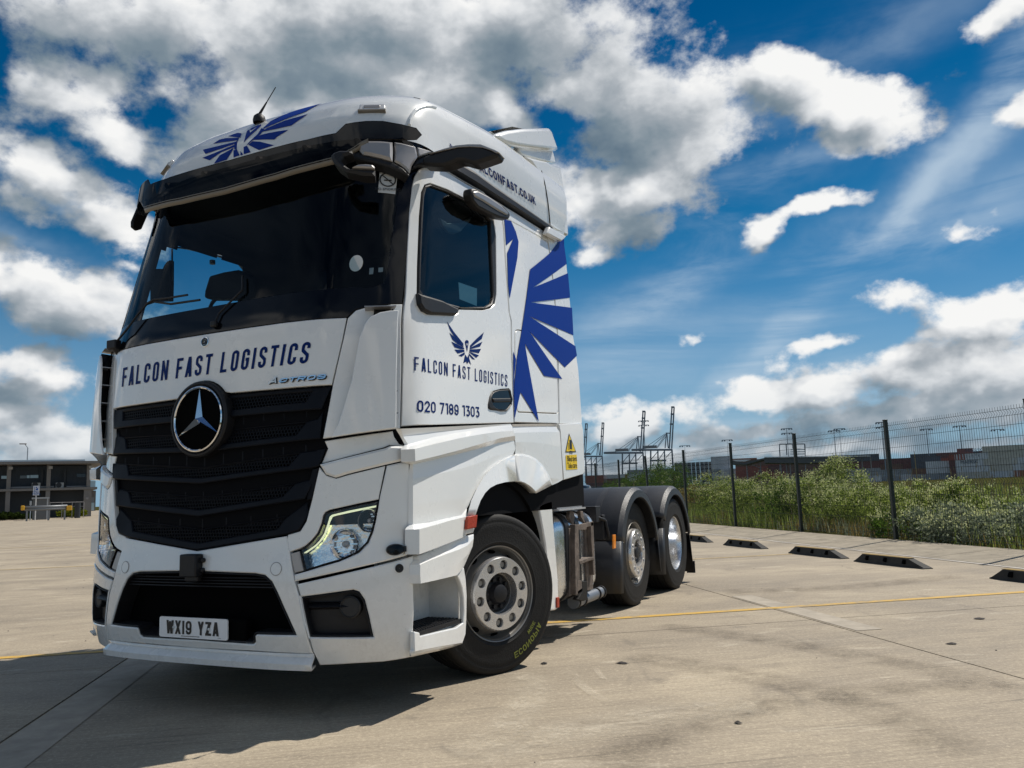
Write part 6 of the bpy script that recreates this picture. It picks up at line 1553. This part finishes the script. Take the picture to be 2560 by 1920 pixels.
# rough grass behind the fence: one mass of blades
rg = random.Random(5); v = []; f = []; fm_ = []
def blade(u, vv_, h, wd, mi):
    p = G2(u, vv_, verge_z(u, vv_)-.02 if u < 39 else 0); a = rg.uniform(0, 6.28); l = Vector((math.cos(a), math.sin(a), 0))*h*rg.uniform(.1, .5); s = Vector((-math.sin(a), math.cos(a), 0))*wd
    n = len(v); v.extend([p-s, p+s, p+l*.5+Vector((0, 0, h*.6))+s*.6, p+l*.5+Vector((0, 0, h*.6))-s*.6, p+l+Vector((0, 0, h))]); f.append((n, n+1, n+2, n+3)); f.append((n+3, n+2, n+4)); fm_.extend([mi, mi])
for k in range(52000):
    u = 10.12+min(28, rg.expovariate(1/4.0)); vv_ = rg.uniform(-2, 40); near = u < 12
    patch = math.sin(u*.9+vv_*.5)*math.sin(vv_*.33+1)
    h = rg.uniform(.10, .45)*(1.25 if patch > 0 else .8); blade(u, vv_, h*(1+.03*(u-10)), .007+.0006*(u-10), 0 if patch+rg.uniform(-.6, .6) > -.1 else (1 if rg.random() < .6 else 2))
mk('rough_grass', v, f, None, None, smooth=False, mats=[L_MID, L_DRY, L_SIL], fm=fm_); tag(bpy.data.objects['rough_grass'], 'rough green and straw coloured grass growing beyond the mesh fence', 'grass', kind='stuff')
# seed heads and fine pale stems
mb = MB(); rg = random.Random(8)
for k in range(500):
    u = rg.uniform(10.2, 17); vv_ = rg.uniform(0, 26); h = rg.uniform(.5, 1.25); p = G2(u, vv_, .05); q = p+Vector((rg.uniform(-.25, .25), rg.uniform(-.25, .25), h)); mb.tube(p, q, .004, 3, .002, cap=False); mb.tube(q, q+(q-p).normalized()*.10, .010, 4, .003, cap=False)
tag(mb.build('dry_stalks', mat('dry_stalk', (.26, .21, .12), .9), None, smooth=False), 'thin dry flower stalks standing among the weeds beyond the fence', 'stalks', kind='stuff')

# ================================================================== FAR THINGS: placed on vertical planes at their own distance
class Far:
    def __init__(s, u0, v0, D):
        d = ray(u0, v0); s.f = Vector((d.x, d.y, 0)).normalized(); s.r = Vector((s.f.y, -s.f.x, 0)); s.O = Vector((CAM.x, CAM.y, 0))+s.f*D; s.D = D
        s.rz = math.atan2(s.r.y, s.r.x)
    def xy(s, k, p):
        q = on_plane(zp(k, p) if k else p, s.O, s.f)-s.O; return (q.dot(s.r), q.z)
    def W(s, x, z, d=0): return s.O+s.r*x+s.f*d+Vector((0, 0, z))
CMATS = {}
def cmat(n, c):
    if n not in CMATS: CMATS[n] = mat('container_'+n, c, .6, var=.18, vscale=.5)
    return CMATS[n]
CC_ = dict(white=(.52, .54, .56), cream=(.46, .44, .38), red=(.25, .075, .055), maroon=(.13, .055, .055), orange=(.30, .11, .06), grey=(.26, .28, .30), navy=(.07, .085, .11), brown=(.15, .085, .065))
def container_mesh(L, colname):
    key = 'container_%s_%d' % (colname, int(L))
    mb = MB(); W_, H_ = 2.44, 2.56; m = cmat(colname, CC_[colname])
    n = int(L/.55); pts = []
    for sy in (-1, 1):
        v = []; 
        for i in range(n+1):
            x = -L/2+.12+(L-.24)*i/n; y = sy*(W_/2-(.0 if i % 2 else .06)); v += [(x, y, .12), (x, y, H_-.1)]
        mb.add(v, [(2*i, 2*i+2, 2*i+3, 2*i+1) if sy < 0 else (2*i+1, 2*i+3, 2*i+2, 2*i) for i in range(n)])
    mb.box((0, 0, H_-.05), (L, W_, .10)); mb.box((0, 0, .07), (L, W_, .14))
    for sx in (-1, 1):
        for sy in (-1, 1): mb.box((sx*(L/2-.07), sy*(W_/2-.05), H_/2), (.14, .12, H_-.02))
        mb.box((sx*(L/2-.10), 0, H_/2), (.05, W_-.2, H_-.2))
    o = mb.build('shipping_container', m, None, smooth=False); return o
PROTO = {}
def container(colname, L, loc, rz, label, group):
    key = (colname, L)
    if key not in PROTO: o = container_mesh(L, colname); PROTO[key] = o
    else: o = PROTO[key].copy(); COL.objects.link(o)
    o.location = loc; o.rotation_euler = (0, 0, rz); return tag(o, label, 'container', group)
ROWN = ['bottom', 'second', 'third', 'fourth', 'fifth', 'sixth', 'seventh']
def cstack(F_, x, cols, rz, dx, what, group, z0=0, L=12.19, d=0):
    """cols: colours from the ground up"""
    for i, c in enumerate(cols):
        container(c, L, F_.W(x, z0+2.6*i, d+random.uniform(-.15, .15)), rz, ' '.join(('%s container, %s from the ground %s' % (c, ROWN[i], what)).split()[:16]), group)
# right-hand stacks
F1 = Far(2400, 1180, 392); xx = lambda u: F1.xy('N', (u, 1000))[0]
W1 = F1.rz
def cs(u0, cols, what, L=12.19, d=0, end=False): 
    cstack(F1, xx(u0)+(6.1 if not end else 1.22), cols, W1+(math.pi/2 if end else 0), 0, what, 'containers stacked in the port on the right', L=L, d=d)
cs(1160, ['cream', 'white', 'white', 'white'], 'in the stack with large dark lettering')
cs(1595, ['white', 'cream', 'cream', 'cream', 'cream'], 'in the tall pale stack at the centre right')
cs(2035, ['orange', 'white', 'white', 'cream', 'cream'], 'in the pale stack cut by the right edge')
cs(2420, ['orange', 'white', 'white', 'cream'], 'in the stack beyond the right edge')
cs(940, ['brown', 'maroon', 'maroon', 'red'], 'in the dark red stack left of the lettered one', L=6.06)
cs(1080, ['brown', 'red', 'maroon', 'maroon', 'maroon'], 'in the dark stack directly beside the lettered one', L=6.06, d=14)
cs(700, ['grey', 'white', 'white'], 'in the low white stack right of the nearest post', L=12.19, d=3)
cs(440, ['grey', 'brown', 'navy', 'navy'], 'in the navy stack beside the thin yellow mast', L=12.19, d=22)
cs(240, ['white', 'grey', 'maroon', 'maroon'], 'in the maroon stack right behind the nearest post', L=12.19, d=30)
cs(-180, ['grey', 'grey', 'brown', 'maroon'], 'in the brown stack left of the nearest post', L=12.19, d=30)
cs(-620, ['navy', 'grey', 'maroon', 'maroon'], 'in the dark stack at the end of the canopy', L=12.19, d=40)
for i, (u0, n_) in enumerate(((350, 5), (820, 5), (1190, 5), (1600, 5), (2040, 5))):
    cstack(F1, xx(u0)+6.1, ['maroon', 'brown', 'maroon', 'red', 'maroon' if i % 2 else 'navy'][:n_], W1, 0, 'in far dark row %s' % ['behind the navy stack', 'behind the low white stack', 'behind the lettered stack', 'behind the tall pale stack', 'behind the pale stack at the right edge'][i], 'containers in the farther dark row', d=70)
for u_, v_ in ((1330, 775), (1300, 865), (1260, 952)):     # container lettering as the photograph shows it
    x, z = F1.xy('N', (u_+110, v_)); p = F1.W(x, z, -1.30)
    o = font_text('container_lettering', 'MAERSK', mat('container_print', (.05, .08, .12), .7), None, frame3(p, F1.r, (0, 0, 1)), size=2.0, ext=.01, scale=(.86, 1, 1))
    near = min((c for c in bpy.data.objects if c.get('category') == 'container'), key=lambda c: (c.location-p).length); o.parent = near; o.matrix_parent_inverse = (Matrix.Translation(near.location) @ Matrix.Rotation(near.rotation_euler.z, 4, 'Z')).inverted()
F8 = Far(2040, 1180, 330)
for u0, cols, what in ((1905, ['maroon', 'red', 'maroon', 'red'], 'beneath the left end of the canopy'), (1970, ['grey', 'maroon', 'brown', 'maroon'], 'beneath the canopy left of its middle'), (2040, ['navy', 'brown', 'maroon', 'brown'], 'beneath the middle of the canopy'), (2112, ['white', 'grey', 'maroon', 'navy'], 'beneath the right end of the canopy'), (1840, ['maroon', 'red', 'red', 'brown'], 'behind the stairs of the canopy')):
    x = F8.xy(None, (u0, 1180))[0]; cstack(F8, x+6.1, cols, F8.rz, 0, what, 'dark containers beneath the canopy')
# the wall of refrigerated boxes seen end-on
F2 = Far(1750, 1200, 520); x2 = lambda u: F2.xy('O', (u, 700))[0]
rf = cmat('white', CC_['white'])
def reefer_end():
    mb = MB(); mb.box((0, 6, 1.28), (2.40, 12, 2.54)); mb.box((0, -.02, .80), (2.0, .10, .95), 1); mb.box((0, -.03, 1.9), (.9, .10, .7), 1); mb.box((0, -.04, 1.9), (.35, .12, .35), 0); mb.box((0, -.04, 1.28), (2.42, .06, .08), 2)
    for sx in (-1, 1): mb.box((sx*1.17, -.02, 1.28), (.10, .10, 2.54), 2)
    return mb.build('refrigerated_container', [mat('reefer_grey', (.24, .255, .26), .6, var=.15, vscale=.7), mat('reefer_unit_dark', (.045, .05, .058), .7), mat('reefer_frame', (.36, .37, .38), .6)], None, smooth=False)
r0 = reefer_end(); first = True
xa, xb = x2(45), x2(900); ncol = int((xb-xa)/2.62)
for i in range(ncol):
    u_frac = i/ncol
    for j in range(6):
        if j >= 4 and u_frac > .92: continue
        o = r0 if first else r0.copy()
        if not first: COL.objects.link(o)
        first = False
        o.location = F2.W(xa+1.3+i*2.62, 2.62*j-.2, 0); o.rotation_euler = (0, 0, F2.rz)
        tag(o, 'grey refrigerated container seen end-on, %s from the ground, in the %s column from the left' % (ROWN[j], ['first', 'second', 'third', 'fourth', 'fifth', 'sixth', 'seventh', 'eighth', 'ninth', 'tenth', 'eleventh', 'twelfth', 'thirteenth', 'fourteenth'][i]), 'container', 'refrigerated containers stacked end-on')
cstack(F2, x2(700)+7, ['grey', 'grey', 'white', 'grey', 'white', 'white', 'white'], F2.rz, 0, 'in the white column closing the grey wall', 'white containers at the end of the grey wall', d=-6, L=12.19)
cstack(F2, x2(860)+7, ['grey', 'white', 'white', 'white'], F2.rz, 0, 'in the short white column beside the canopy', 'white containers at the end of the grey wall', d=-9, L=12.19)
for (u0, zz, cols) in ((935, 14.6, ['orange', 'orange']), (1240, 14.6, ['orange', 'maroon'])):
    cstack(F2, x2(u0)+6, cols[:1] if u0 < 1000 else cols[:1], F2.rz, 0, 'perched above the canopy, %s' % ('left one' if u0 < 1000 else 'right one'), 'orange containers above the canopy', z0=zz, d=20)
for (u0, cols) in ((1180, ['maroon', 'maroon', 'red', 'red', 'brown']), (1420, ['maroon', 'brown', 'red', 'maroon', 'brown'])):
    cstack(F2, x2(u0)+6, cols, F2.rz, 0, 'under the grey canopy, %s stack' % ('left' if u0 < 1300 else 'right'), 'red containers seen under the canopy', d=-20)
F3 = Far(1560, 1190, 560); x3 = lambda u: F3.xy('L', (u, 1000))[0]
for (u0, cols, what, d) in ((150, ['navy', 'maroon', 'red', 'red'], 'beside the cab edge', 0), (340, ['navy', 'maroon', 'grey', 'white'], 'left of the twig-thin post', 4), (500, ['grey', 'maroon', 'maroon', 'white'], 'right of the thin post', 0), (660, ['brown', 'red', 'red', 'red'], 'between the grey blocks', 8),
                            (840, ['grey', 'grey', 'white', 'white', 'grey'], 'above the dark bushes, left', 0), (1040, ['grey', 'grey', 'white', 'white', 'grey'], 'above the dark bushes, right', 2), (1290, ['grey', 'cream', 'cream', 'grey', 'grey'], 'beside the largest crane', 0), (1500, ['maroon', 'maroon', 'red', 'maroon'], 'at the foot of the largest crane', 6)):
    cstack(F3, x3(u0)+6, cols, F3.rz, 0, what, 'containers stacked below the cranes', d=d)

# ship-to-shore cranes
CRM = mat('crane_steel', (.19, .22, .26), .7, var=.15, vscale=.1); CRM2 = mat('crane_house', (.26, .25, .25), .7)
def crane(label, D, ox, oy, s, u_ref):
    F = Far(*zp('L', (u_ref, 900)), D); root = empty('harbour_crane', F.W(F.xy('L', (ox+(1400-1400)*s+1400*0, 1380))[0], 0), F.rz, label, 'crane', 'ship-to-shore cranes on the skyline')
    base = root.location.copy(); inv = (Matrix.Translation(base) @ Matrix.Rotation(F.rz, 4, 'Z')).inverted()
    def pt(u, v, d=0):
        uu = ox+(u-1400)*s; vv_ = oy+(v-828)*s if v < 1370 else 1380; x, z = F.xy('L', (uu, vv_)); return inv @ F.W(x, max(z, -.05), d)
    def part(name, segs, r, m=CRM, dd=(0,)):
        mb = MB()
        for (a, b, c, e) in segs:
            for d in dd:
                p, q = pt(a, b, d), pt(c, e, d); mb.tube(p, q, r, 4)
        o = mb.build(name, m, root, smooth=False); return o
    for d in (-9, 9):
        for (a, b, c, e) in ((1240, 840, 1240, 1380), (1358, 840, 1368, 1380), (1466, 840, 1488, 1380), (1592, 830, 1626, 1380)): part('leg', [(a, b, c, e)], 1.0, dd=(d,))
    part('girder', [(922, 830, 1600, 826)], 1.25, dd=(-3.5, 3.5)); part('portal_beam', [(1225, 1005, 1500, 1005)], .9, dd=(-9, 9))
    part('brace', [(1370, 1000, 1462, 862), (1492, 960, 1580, 864), (1240, 1000, 1350, 870)], .5, dd=(-9,))
    part('boom', [(1548, 805, 1592, 128), (1588, 805, 1628, 120), (1578, 118, 1632, 118), (1570, 235, 1622, 235), (1556, 400, 1610, 400)], 1.05, dd=(-1.5, 1.5))
    part('mast', [(1500, 548, 1478, 800), (1508, 548, 1530, 800), (1488, 548, 1560, 552)], .75)
    part('stay', [(1500, 555, 1330, 800), (1512, 575, 1345, 800), (1480, 560, 1160, 780), (1500, 560, 1240, 785)], .35)
    mb = MB(); a, b = pt(1120, 805), pt(1340, 752); c = (a+b)/2; mb.box(c, (abs(b.x-a.x), 6, abs(b.z-a.z))); a, b = pt(930, 832), pt(1130, 815); mb.box((a+b)/2, (abs(b.x-a.x), 5, 2.0)); mb.build('machinery_house', CRM2, root, smooth=False)
crane('tallest grey harbour crane with raised boom, rightmost on the skyline', 900, 1400, 828, 1.0, 1400)
crane('grey harbour crane with raised boom, just left of the tallest one', 930, 925, 878, .97, 925)
crane('grey harbour crane with raised boom, smaller, third from the right', 1150, 285, 936, .78, 285)
crane('grey harbour crane with raised boom, half hidden by the back of the cab', 1200, 10, 950, .78, 10)

# floodlight masts
MM = mat('mast_grey', (.20, .24, .28), .7)
def mast(k, top, D, label, arms=1, r=.16, col=None):
    F = Far(*zp(k, top), D); x, z = F.xy(k, top); root = empty('light_mast', F.W(x, 0), F.rz, label, 'light mast', 'floodlight masts over the port')
    root_m = MM if not col else col; r *= .6
    MB().tube((0, 0, 0), (0, 0, z), r*1.3, 6, r*.7).build('mast_pole', root_m, root)
    for i in range(arms):
        mb = MB(); hz = z-.2-i*3.2*D/600; mb.box((0, 0, hz), (6.0*D/500, .5, .30)); 
        for q in (-1, -.5, .5, 1): mb.box((q*2.8*D/500, 0, hz-.5*D/500), (.9*D/500, .6, .6*D/500))
        mb.build('lamp_bar', root_m, root)
mast('L', (1118, 338), 620, 'light mast with two tiers of lamps standing before the second crane', 2, .5)
mast('L', (1803, 752), 600, 'thin light mast just right of the tallest crane', 1, .2)
mast('O', (1014, 140), 500, 'cross shaped light mast behind the third fence post', 1, .18)
mast('M', (488, 225), 420, 'dark light mast with a wide head beside the gantry sign', 2, .3)
mast('M', (1360, 262), 480, 'light mast seen through the mesh in the middle of the second panel', 1, .28)
mast('M', (1462, 228), 420, 'thin mast with a small head right of the twin masts', 1, .15)
mast('N', (20, 335), 300, 'tall leaning light mast just left of the nearest whole fence post', 2, .28)
mast('N', (710, 440), 420, 'grey light mast above the low white containers', 1, .3)
mast('N', (1220, 392), 420, 'grey light mast above the lettered containers', 1, .3)
mast('N', (1803, 448), 480, 'grey light mast above the tall pale stack', 1, .3)
mast('N', (524, 785), 360, 'thin yellowish pole beside the navy containers', 0, .25, mat('mast_yellow', (.42, .30, .12), .8))

# canopy roofs
F4 = Far(1960, 1160, 190); x4 = lambda k, u, v: F4.xy(k, (u, v))
cn = empty('canopy', F4.W(0, 0), F4.rz, 'long grey canopy roof on thin columns, seen through the mesh fence', 'canopy')
inv4 = (Matrix.Translation(cn.location) @ Matrix.Rotation(F4.rz, 4, 'Z')).inverted()
def c4p(k, u, v, d): x, z = F4.xy(k, (u, v)); return inv4 @ F4.W(x, z, d)
ROOFD = mat('canopy_roof', (.10, .11, .12), .7); ROOFW = mat('canopy_fascia', (.80, .82, .84), .5)
def roof4(name, m, pts, dep, d0=0):
    mb = MB(); a = [c4p(k, u, v, d0) for k, u, v in pts]; mb.prism(a, (0, dep, 0)); return mb.build(name, m, cn, smooth=False)
roof4('roof_panel', ROOFD, [('O', 1080, 520), ('O', 1350, 575), ('O', 1350, 603), ('O', 1080, 590)], 12)
roof4('roof_panel', ROOFD, [('O', 1350, 560), ('O', 1700, 478), ('M', 80, 752), ('M', 80, 800), ('O', 1350, 603)], 12)
roof4('roof_fascia', ROOFW, [('O', 1100, 512), ('O', 1460, 508), ('O', 1340, 545), ('O', 1180, 540)], .2, -.3)
roof4('roof_fascia', ROOFW, [('M', 80, 752), ('M', 2035, 730), ('M', 2035, 744), ('M', 80, 770)], .3, -.3)
roof4('roof_panel', ROOFD, [('M', 80, 770), ('M', 2035, 744), ('M', 1750, 830), ('M', 900, 870), ('M', 80, 865)], 14)
for k, u, v0, v1 in (('O', 1372, 600, 850), ('O', 1625, 560, 850), ('M', 1880, 770, 1080), ('M', 2040, 750, 1100), ('M', 555, 860, 1100), ('M', 480, 860, 1100), ('M', 380, 860, 1100)):
    mb = MB(); a = c4p(k, u, v0, 1.0); mb.tube((a.x, a.y, 0), a, .13, 6); mb.build('column', CRM2, cn)
mb = MB(); mb.tube(c4p('O', 1470, 600, 1), c4p('O', 1625, 665, 1), .09, 5).tube(c4p('O', 1625, 690, 1), c4p('O', 1540, 830, 1), .12, 5); mb.build('stair_rail', CRM2, cn)
F5 = Far(1980, 1130, 260); gx = lambda u, v: F5.xy('M', (u, v)); x0_, z0_ = gx(360, 720)
sg_ = empty('gantry', F5.W(x0_, 0), F5.rz, 'open steel gantry frame with boards standing above the canopy roof', 'gantry'); inv5 = (Matrix.Translation(sg_.location) @ Matrix.Rotation(F5.rz, 4, 'Z')).inverted()
g5 = lambda u, v: inv5 @ F5.W(*gx(u, v)); mb = MB()
for a in ((360, 520, 372, 1000), (825, 515, 842, 1000), (360, 520, 825, 515), (480, 520, 492, 720), (600, 517, 606, 600)): mb.tube(g5(a[0], a[1]), g5(a[2], a[3]), .16, 5)
mb.build('gantry_frame', CRM, sg_)
for y_ in (610, 650, 690): MB().prism([g5(560, y_), g5(835, y_-2), g5(835, y_+20), g5(560, y_+22)], (0, .1, 0)).build('gantry_board', ROOFW, sg_, smooth=False)

# ================================================================== BUILDING ON THE LEFT
F6 = Far(110, 1230, 112); bx = lambda u, v=1200: F6.xy('K', (u, v))
bl_ = empty('building', F6.W(bx(900)[0], 0), F6.rz, 'two storey dark clad building with flat overhanging roof and pale columns at the left', 'building'); inv6 = (Matrix.Translation(bl_.location) @ Matrix.Rotation(F6.rz, 4, 'Z')).inverted()
def b6(u, v, d=0): x, z = F6.xy('K', (u, v)); return inv6 @ F6.W(x, z, d)
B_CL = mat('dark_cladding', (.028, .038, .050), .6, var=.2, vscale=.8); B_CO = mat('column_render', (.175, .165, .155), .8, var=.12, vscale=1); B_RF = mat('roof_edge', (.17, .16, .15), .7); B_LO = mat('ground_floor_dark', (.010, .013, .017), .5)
B_GL = mat('pale_window', (.42, .58, .66), .2, spec=.8); B_RT = mat('roof_top_light', (.48, .56, .60), .5)
def hz(u): return 1380   # unused
def bq(name, m, u0, v0, u1, v1, d=0, dep=.3, bevel=0):
    a, b = b6(u0, v0, 0), b6(u1, v1, 0); x0, x1 = sorted((a.x, b.x)); z0, z1 = sorted((a.z, b.z)); z0 = max(z0, 0)
    return MB().box(((x0+x1)/2, d+dep/2, (z0+z1)/2), (x1-x0, dep, z1-z0)).build(name, m, bl_, smooth=False, bevel=bevel)
Zr = b6(900, 490).z; Zs1 = b6(900, 1000).z; Zs0 = b6(900, 1048).z
Xl = b6(-1400, 900).x; Xr = b6(2015, 900).x; Xc = b6(1850, 900).x
MB().box(((Xl+Xc)/2, 6.2, (Zr+Zs1)/2-.1), (Xc-Xl, 9, Zr-Zs1-.2)).build('upper_wall', B_CL, bl_, smooth=False)
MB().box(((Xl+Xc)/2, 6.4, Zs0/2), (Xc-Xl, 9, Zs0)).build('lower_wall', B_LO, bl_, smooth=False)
MB().box(((Xl+Xr)/2, 5.0, (Zs0+Zs1)/2), (Xr-Xl, 11, Zs1-Zs0)).build('floor_slab', B_RF, bl_, smooth=False)
MB().box(((Xl+Xr)/2+.4, 5.0, Zr+.05), (Xr-Xl+1.6, 13, .30)).build('roof', B_RF, bl_, smooth=False)
MB().box(((Xl+Xr)/2-.3, 5.4, Zr+.33), (Xr-Xl-2.2, 11, .24)).build('roof_top', B_RT, bl_, smooth=False)
for k, u in enumerate((185, 1010, 1838, -640)):
    x = b6(u, 750).x; MB().box((x, -.1, (Zr+Zs1)/2), (.42, .42, Zr-Zs1)).build('column', B_CO, bl_, smooth=False); x = b6(u-22, 1200).x; MB().box((x, -.1, Zs0/2), (.46 if u < 1800 else .85, .46, Zs0)).build('column', B_CO, bl_, smooth=False)
    x = b6(u+38, 570).x; MB().box((x, -.4, Zr-.5), (.42, .35, .30)).build('wall_lamp', mat('lamp_housing', (.32, .31, .29), .6), bl_, smooth=False)
nclad = 46
for i in range(nclad):
    x = Xl+(Xc-Xl)*i/nclad; MB().box((x, 1.66, (Zr+Zs1)/2-.1), (.05, .08, Zr-Zs1-.25)).build('cladding_rib', B_CL, bl_, smooth=False)
for (u0, v0, u1, v1, m_) in ((18, 735, 138, 795, B_GL), (410, 728, 540, 785, mat('grey_window', (.12, .16, .19), .3)), (552, 722, 610, 782, B_GL), (625, 718, 792, 778, B_GL), (1600, 690, 1792, 762, mat('dark_window', (.02, .03, .04), .15))):
    w_ = bq('window', m_, u0, v0, u1, v1, 1.50, .12); 
for (u0, v0, u1, v1) in ((845, 600, 885, 990), (1330, 620, 1365, 990)): bq('downpipe', B_LO, u0, v0, u1, v1, 1.2, .25)
for (u0, v0, u1, v1) in ((1160, 885, 1320, 985), (662, 888, 836, 965)):
    a = bq('air_conditioner', mat('ac_body', (.36, .36, .34), .6), u0, v0, u1, v1, .2, .5); c = b6((u0*.62+u1*.38), (v0+v1)/2); MB().lathe([(0, .30), (-.03, .30), (-.03, .001)], (c.x, .19, c.z), 'y', 20).build('fan_grille', B_LO, a)
bq('balustrade', mat('balustrade_rail', (.20, .20, .20), .7), 200, 972, 1120, 984, .1, .06); bq('balustrade', MATS['balustrade_rail'], 1380, 955, 1800, 967, .1, .06)
bq('stair_window', mat('stair_glass', (.30, .34, .36), .3), 1868, 590, 2005, 822, 2.0, .2); bq('stair_panel', B_GL, 1862, 840, 1992, 975, 1.4, .2)
for u in (1895, 1935, 1970): bq('window_bar', B_LO, u, 600, u+8, 815, 1.8, .1)
bq('side_wall', B_CO, 1870, 1040, 2015, 1470, 4.0, .3); bq('side_door', B_GL, 1895, 1295, 1985, 1460, 3.6, .2); bq('side_louvre', mat('louvre', (.22, .24, .26), .6), 1872, 1185, 1985, 1280, 3.6, .2); bq('wall_box', CRM2, 1775, 1190, 1830, 1232, -.45, .2)
# things in front of it
F7 = Far(100, 1270, 100); 
def f7(u, v, d=0): x, z = F7.xy('K', (u, v)); return F7.W(x, max(z, 0), d)
def item(name, label, cat, u, parts, D=100, group=None, refv=1500):
    F = Far(*zp('K', (u, 1400)), D); x = F.xy('K', (u, 1400))[0]; r = empty(name, F.W(x, 0), F.rz, label, cat, group)
    inv = (Matrix.Translation(r.location) @ Matrix.Rotation(F.rz, 4, 'Z')).inverted()
    P = lambda a, b, d=0: (lambda xz: inv @ F.W(xz[0], max(xz[1], 0), d))(F.xy('K', (a, b)))
    parts(r, P); return r
def kiosk(r, P):
    a, b = P(668, 1545), P(975, 1210); MB().box(((a.x+b.x)/2, 1.2, b.z/2), (b.x-a.x, 2.2, b.z)).build('kiosk_wall', mat('kiosk_grey', (.11, .115, .12), .7, var=.1), r, smooth=False)
    c = P(1005, 1210); MB().box(((b.x+c.x)/2, 1.2, b.z/2), (c.x-b.x, 2.25, b.z)).build('kiosk_corner', mat('kiosk_trim', (.36, .38, .40), .6), r, smooth=False)
    t = P(660, 1208); e = P(1025, 1192); MB().box(((t.x+e.x)/2, 1.2, b.z+.05), (e.x-t.x, 2.7, .14)).build('kiosk_roof', MATS['kiosk_trim'], r, smooth=False)
item('kiosk', 'small flat roofed grey kiosk behind the crash barrier', 'kiosk', 820, kiosk, 98)
def psign(r, P):
    a, b = P(682, 1150), P(822, 948); c = (a+b)/2; MB().box((c.x, 0, c.z), (abs(b.x-a.x), .05, abs(b.z-a.z))).build('sign_board', mat('sign_white', (.62, .64, .68), .5), r, smooth=False)
    d, e = P(712, 1046), P(794, 968); f = (d+e)/2; MB().box((f.x, -.04, f.z), (abs(e.x-d.x), .02, abs(d.z-e.z))).build('sign_square', mat('sign_blue', (.02, .09, .32), .5), r, smooth=False)
    MB().tube((c.x, .02, 0), (c.x, .02, a.z), .05, 8).build('sign_post', mat('sign_post_white', (.5, .5, .5), .5), r)
    M = r.matrix_world
    for t, vv_, s_, m_ in (('P', 1008, .62, MATS['sign_white']), ('Pay', 1078, .34, MATS['sign_blue']), ('Here', 1118, .34, MATS['sign_blue'])):
        p = P(752, vv_); o = font_text('sign_lettering', t, m_, None, frame3((p.x, -.07, p.z), (1, 0, 0), (0, 0, 1)), size=s_, ext=.002); o.parent = r
item('parking_sign', 'white parking sign with a blue P square above the crash barrier', 'sign', 752, psign, 96)
def barrier(r, P):
    a, b = P(510, 1372), P(1395, 1440); mb = MB(); z1, z0 = a.z, b.z; hh = z1-z0
    sec = [(0, 0), (-.07, hh*.2), (-.07, hh*.35), (0, hh*.5), (-.07, hh*.65), (-.07, hh*.8), (0, hh)]; v = []
    for x in (a.x, b.x): v += [(x, y, z0+z) for y, z in sec]
    n = len(sec); mb.add(v, [(i, i+1, n+i+1, n+i) for i in range(n-1)]); mb.build('barrier_rail', mat('galvanised_rail', (.20, .21, .22), .5, metal=.4), r, solid=.01)
    for (u0, u1) in ((432, 512), (1378, 1495)): p, q = P(u0, 1460), P(u1, 1362); MB().box(((p.x+q.x)/2, -.05, (p.z+q.z)/2), (abs(q.x-p.x), .22, abs(q.z-p.z))).build('yellow_end', mat('yellow_end_paint', (.68, .36, .02), .6), r, smooth=False, bevel=.04)
    for u in (560, 1010, 1345): p = P(u, 1450); MB().box((p.x, .08, p.z/2), (.16, .12, p.z)).build('barrier_post', MATS['galvanised_rail'], r, smooth=False)
item('crash_barrier', 'grey crash barrier with yellow end pieces at the far left of the yard', 'barrier', 960, barrier, 90)
def box1(r, P): a, b = P(612, 1350), P(662, 1262); MB().box(((a.x+b.x)/2, 0, (a.z+b.z)/2), (b.x-a.x, .3, b.z-a.z)).build('meter_housing', MATS['kiosk_trim'], r, smooth=False); MB().tube(((a.x+b.x)/2, 0, 0), ((a.x+b.x)/2, 0, a.z), .05, 6).build('meter_post', MM, r)
item('parking_meter', 'small pale meter box left of the grey kiosk', 'meter', 638, box1, 97)
def bol(r, P): a = P(1610, 1300); MB().tube((0, 0, 0), (0, 0, a.z), .28, 10).build('bollard_body', B_LO, r)
item('bollard', 'dark stout bollard in front of the yellow green bush', 'bollard', 1610, bol, 100); 
def railp(r, P):
    for u in (1040, 1290, 1500, 1740): p = P(u, 1290); MB().tube((p.x, 0, 0), (p.x, 0, p.z), .035, 6).build('rail_post', CRM2, r)
    for v_ in (1292, 1380): a, b = P(1040, v_+8), P(1740, v_-8); MB().tube(a, b, .03, 6).build('hand_rail', CRM2, r)
item('hand_railing', 'thin grey hand railing between the kiosk and the building corner', 'railing', 1390, railp, 101)
Fb = Far(*zp('K', (1480, 1400)), 103); x, z = Fb.xy('K', (1490, 1300)); bush('bush', 'yellow green bush behind the barrier at the foot of the building', 'bush', Fb.W(x, 0, 0), 1.4, 1.1, 80, leaf_mat('leaf_yellow', (.07, .09, .008), (.20, .22, .02)), 0, .22, 77)
for i, u in enumerate((40, 190, 340, -120)):
    Fb = Far(*zp('K', (u, 1400)), 106); x, z = Fb.xy('K', (u, 1400)); bush('hedge', ['dark hedge clump at the left picture edge under the columns', 'dark hedge clump under the second column from the kiosk', 'dark hedge clump right beside the left barrier end', 'dark hedge clump beyond the left picture edge'][i], 'hedge', Fb.W(x, 0, 0), 1.6, .9, 60, leaf_mat('hedge_leaf', (.012, .022, .006), (.04, .06, .014), .2), 0, .2, 80+i)
def lamp(r, P):
    a, b, c = P(560, 450, 0), P(577, 165, 0), P(512, 80, 0); MB().tube((a.x, 0, 0), b, .09, 8, .06).tube(b, c, .05, 8).build('lamp_pole', MM, r); MB().box(c+Vector((-.2, 0, 0)), (.9, .25, .16)).build('lamp_head', CRM2, r, bevel=.04)
item('street_lamp', 'single arm street lamp rising behind the flat roofed building', 'street lamp', 565, lamp, 135)
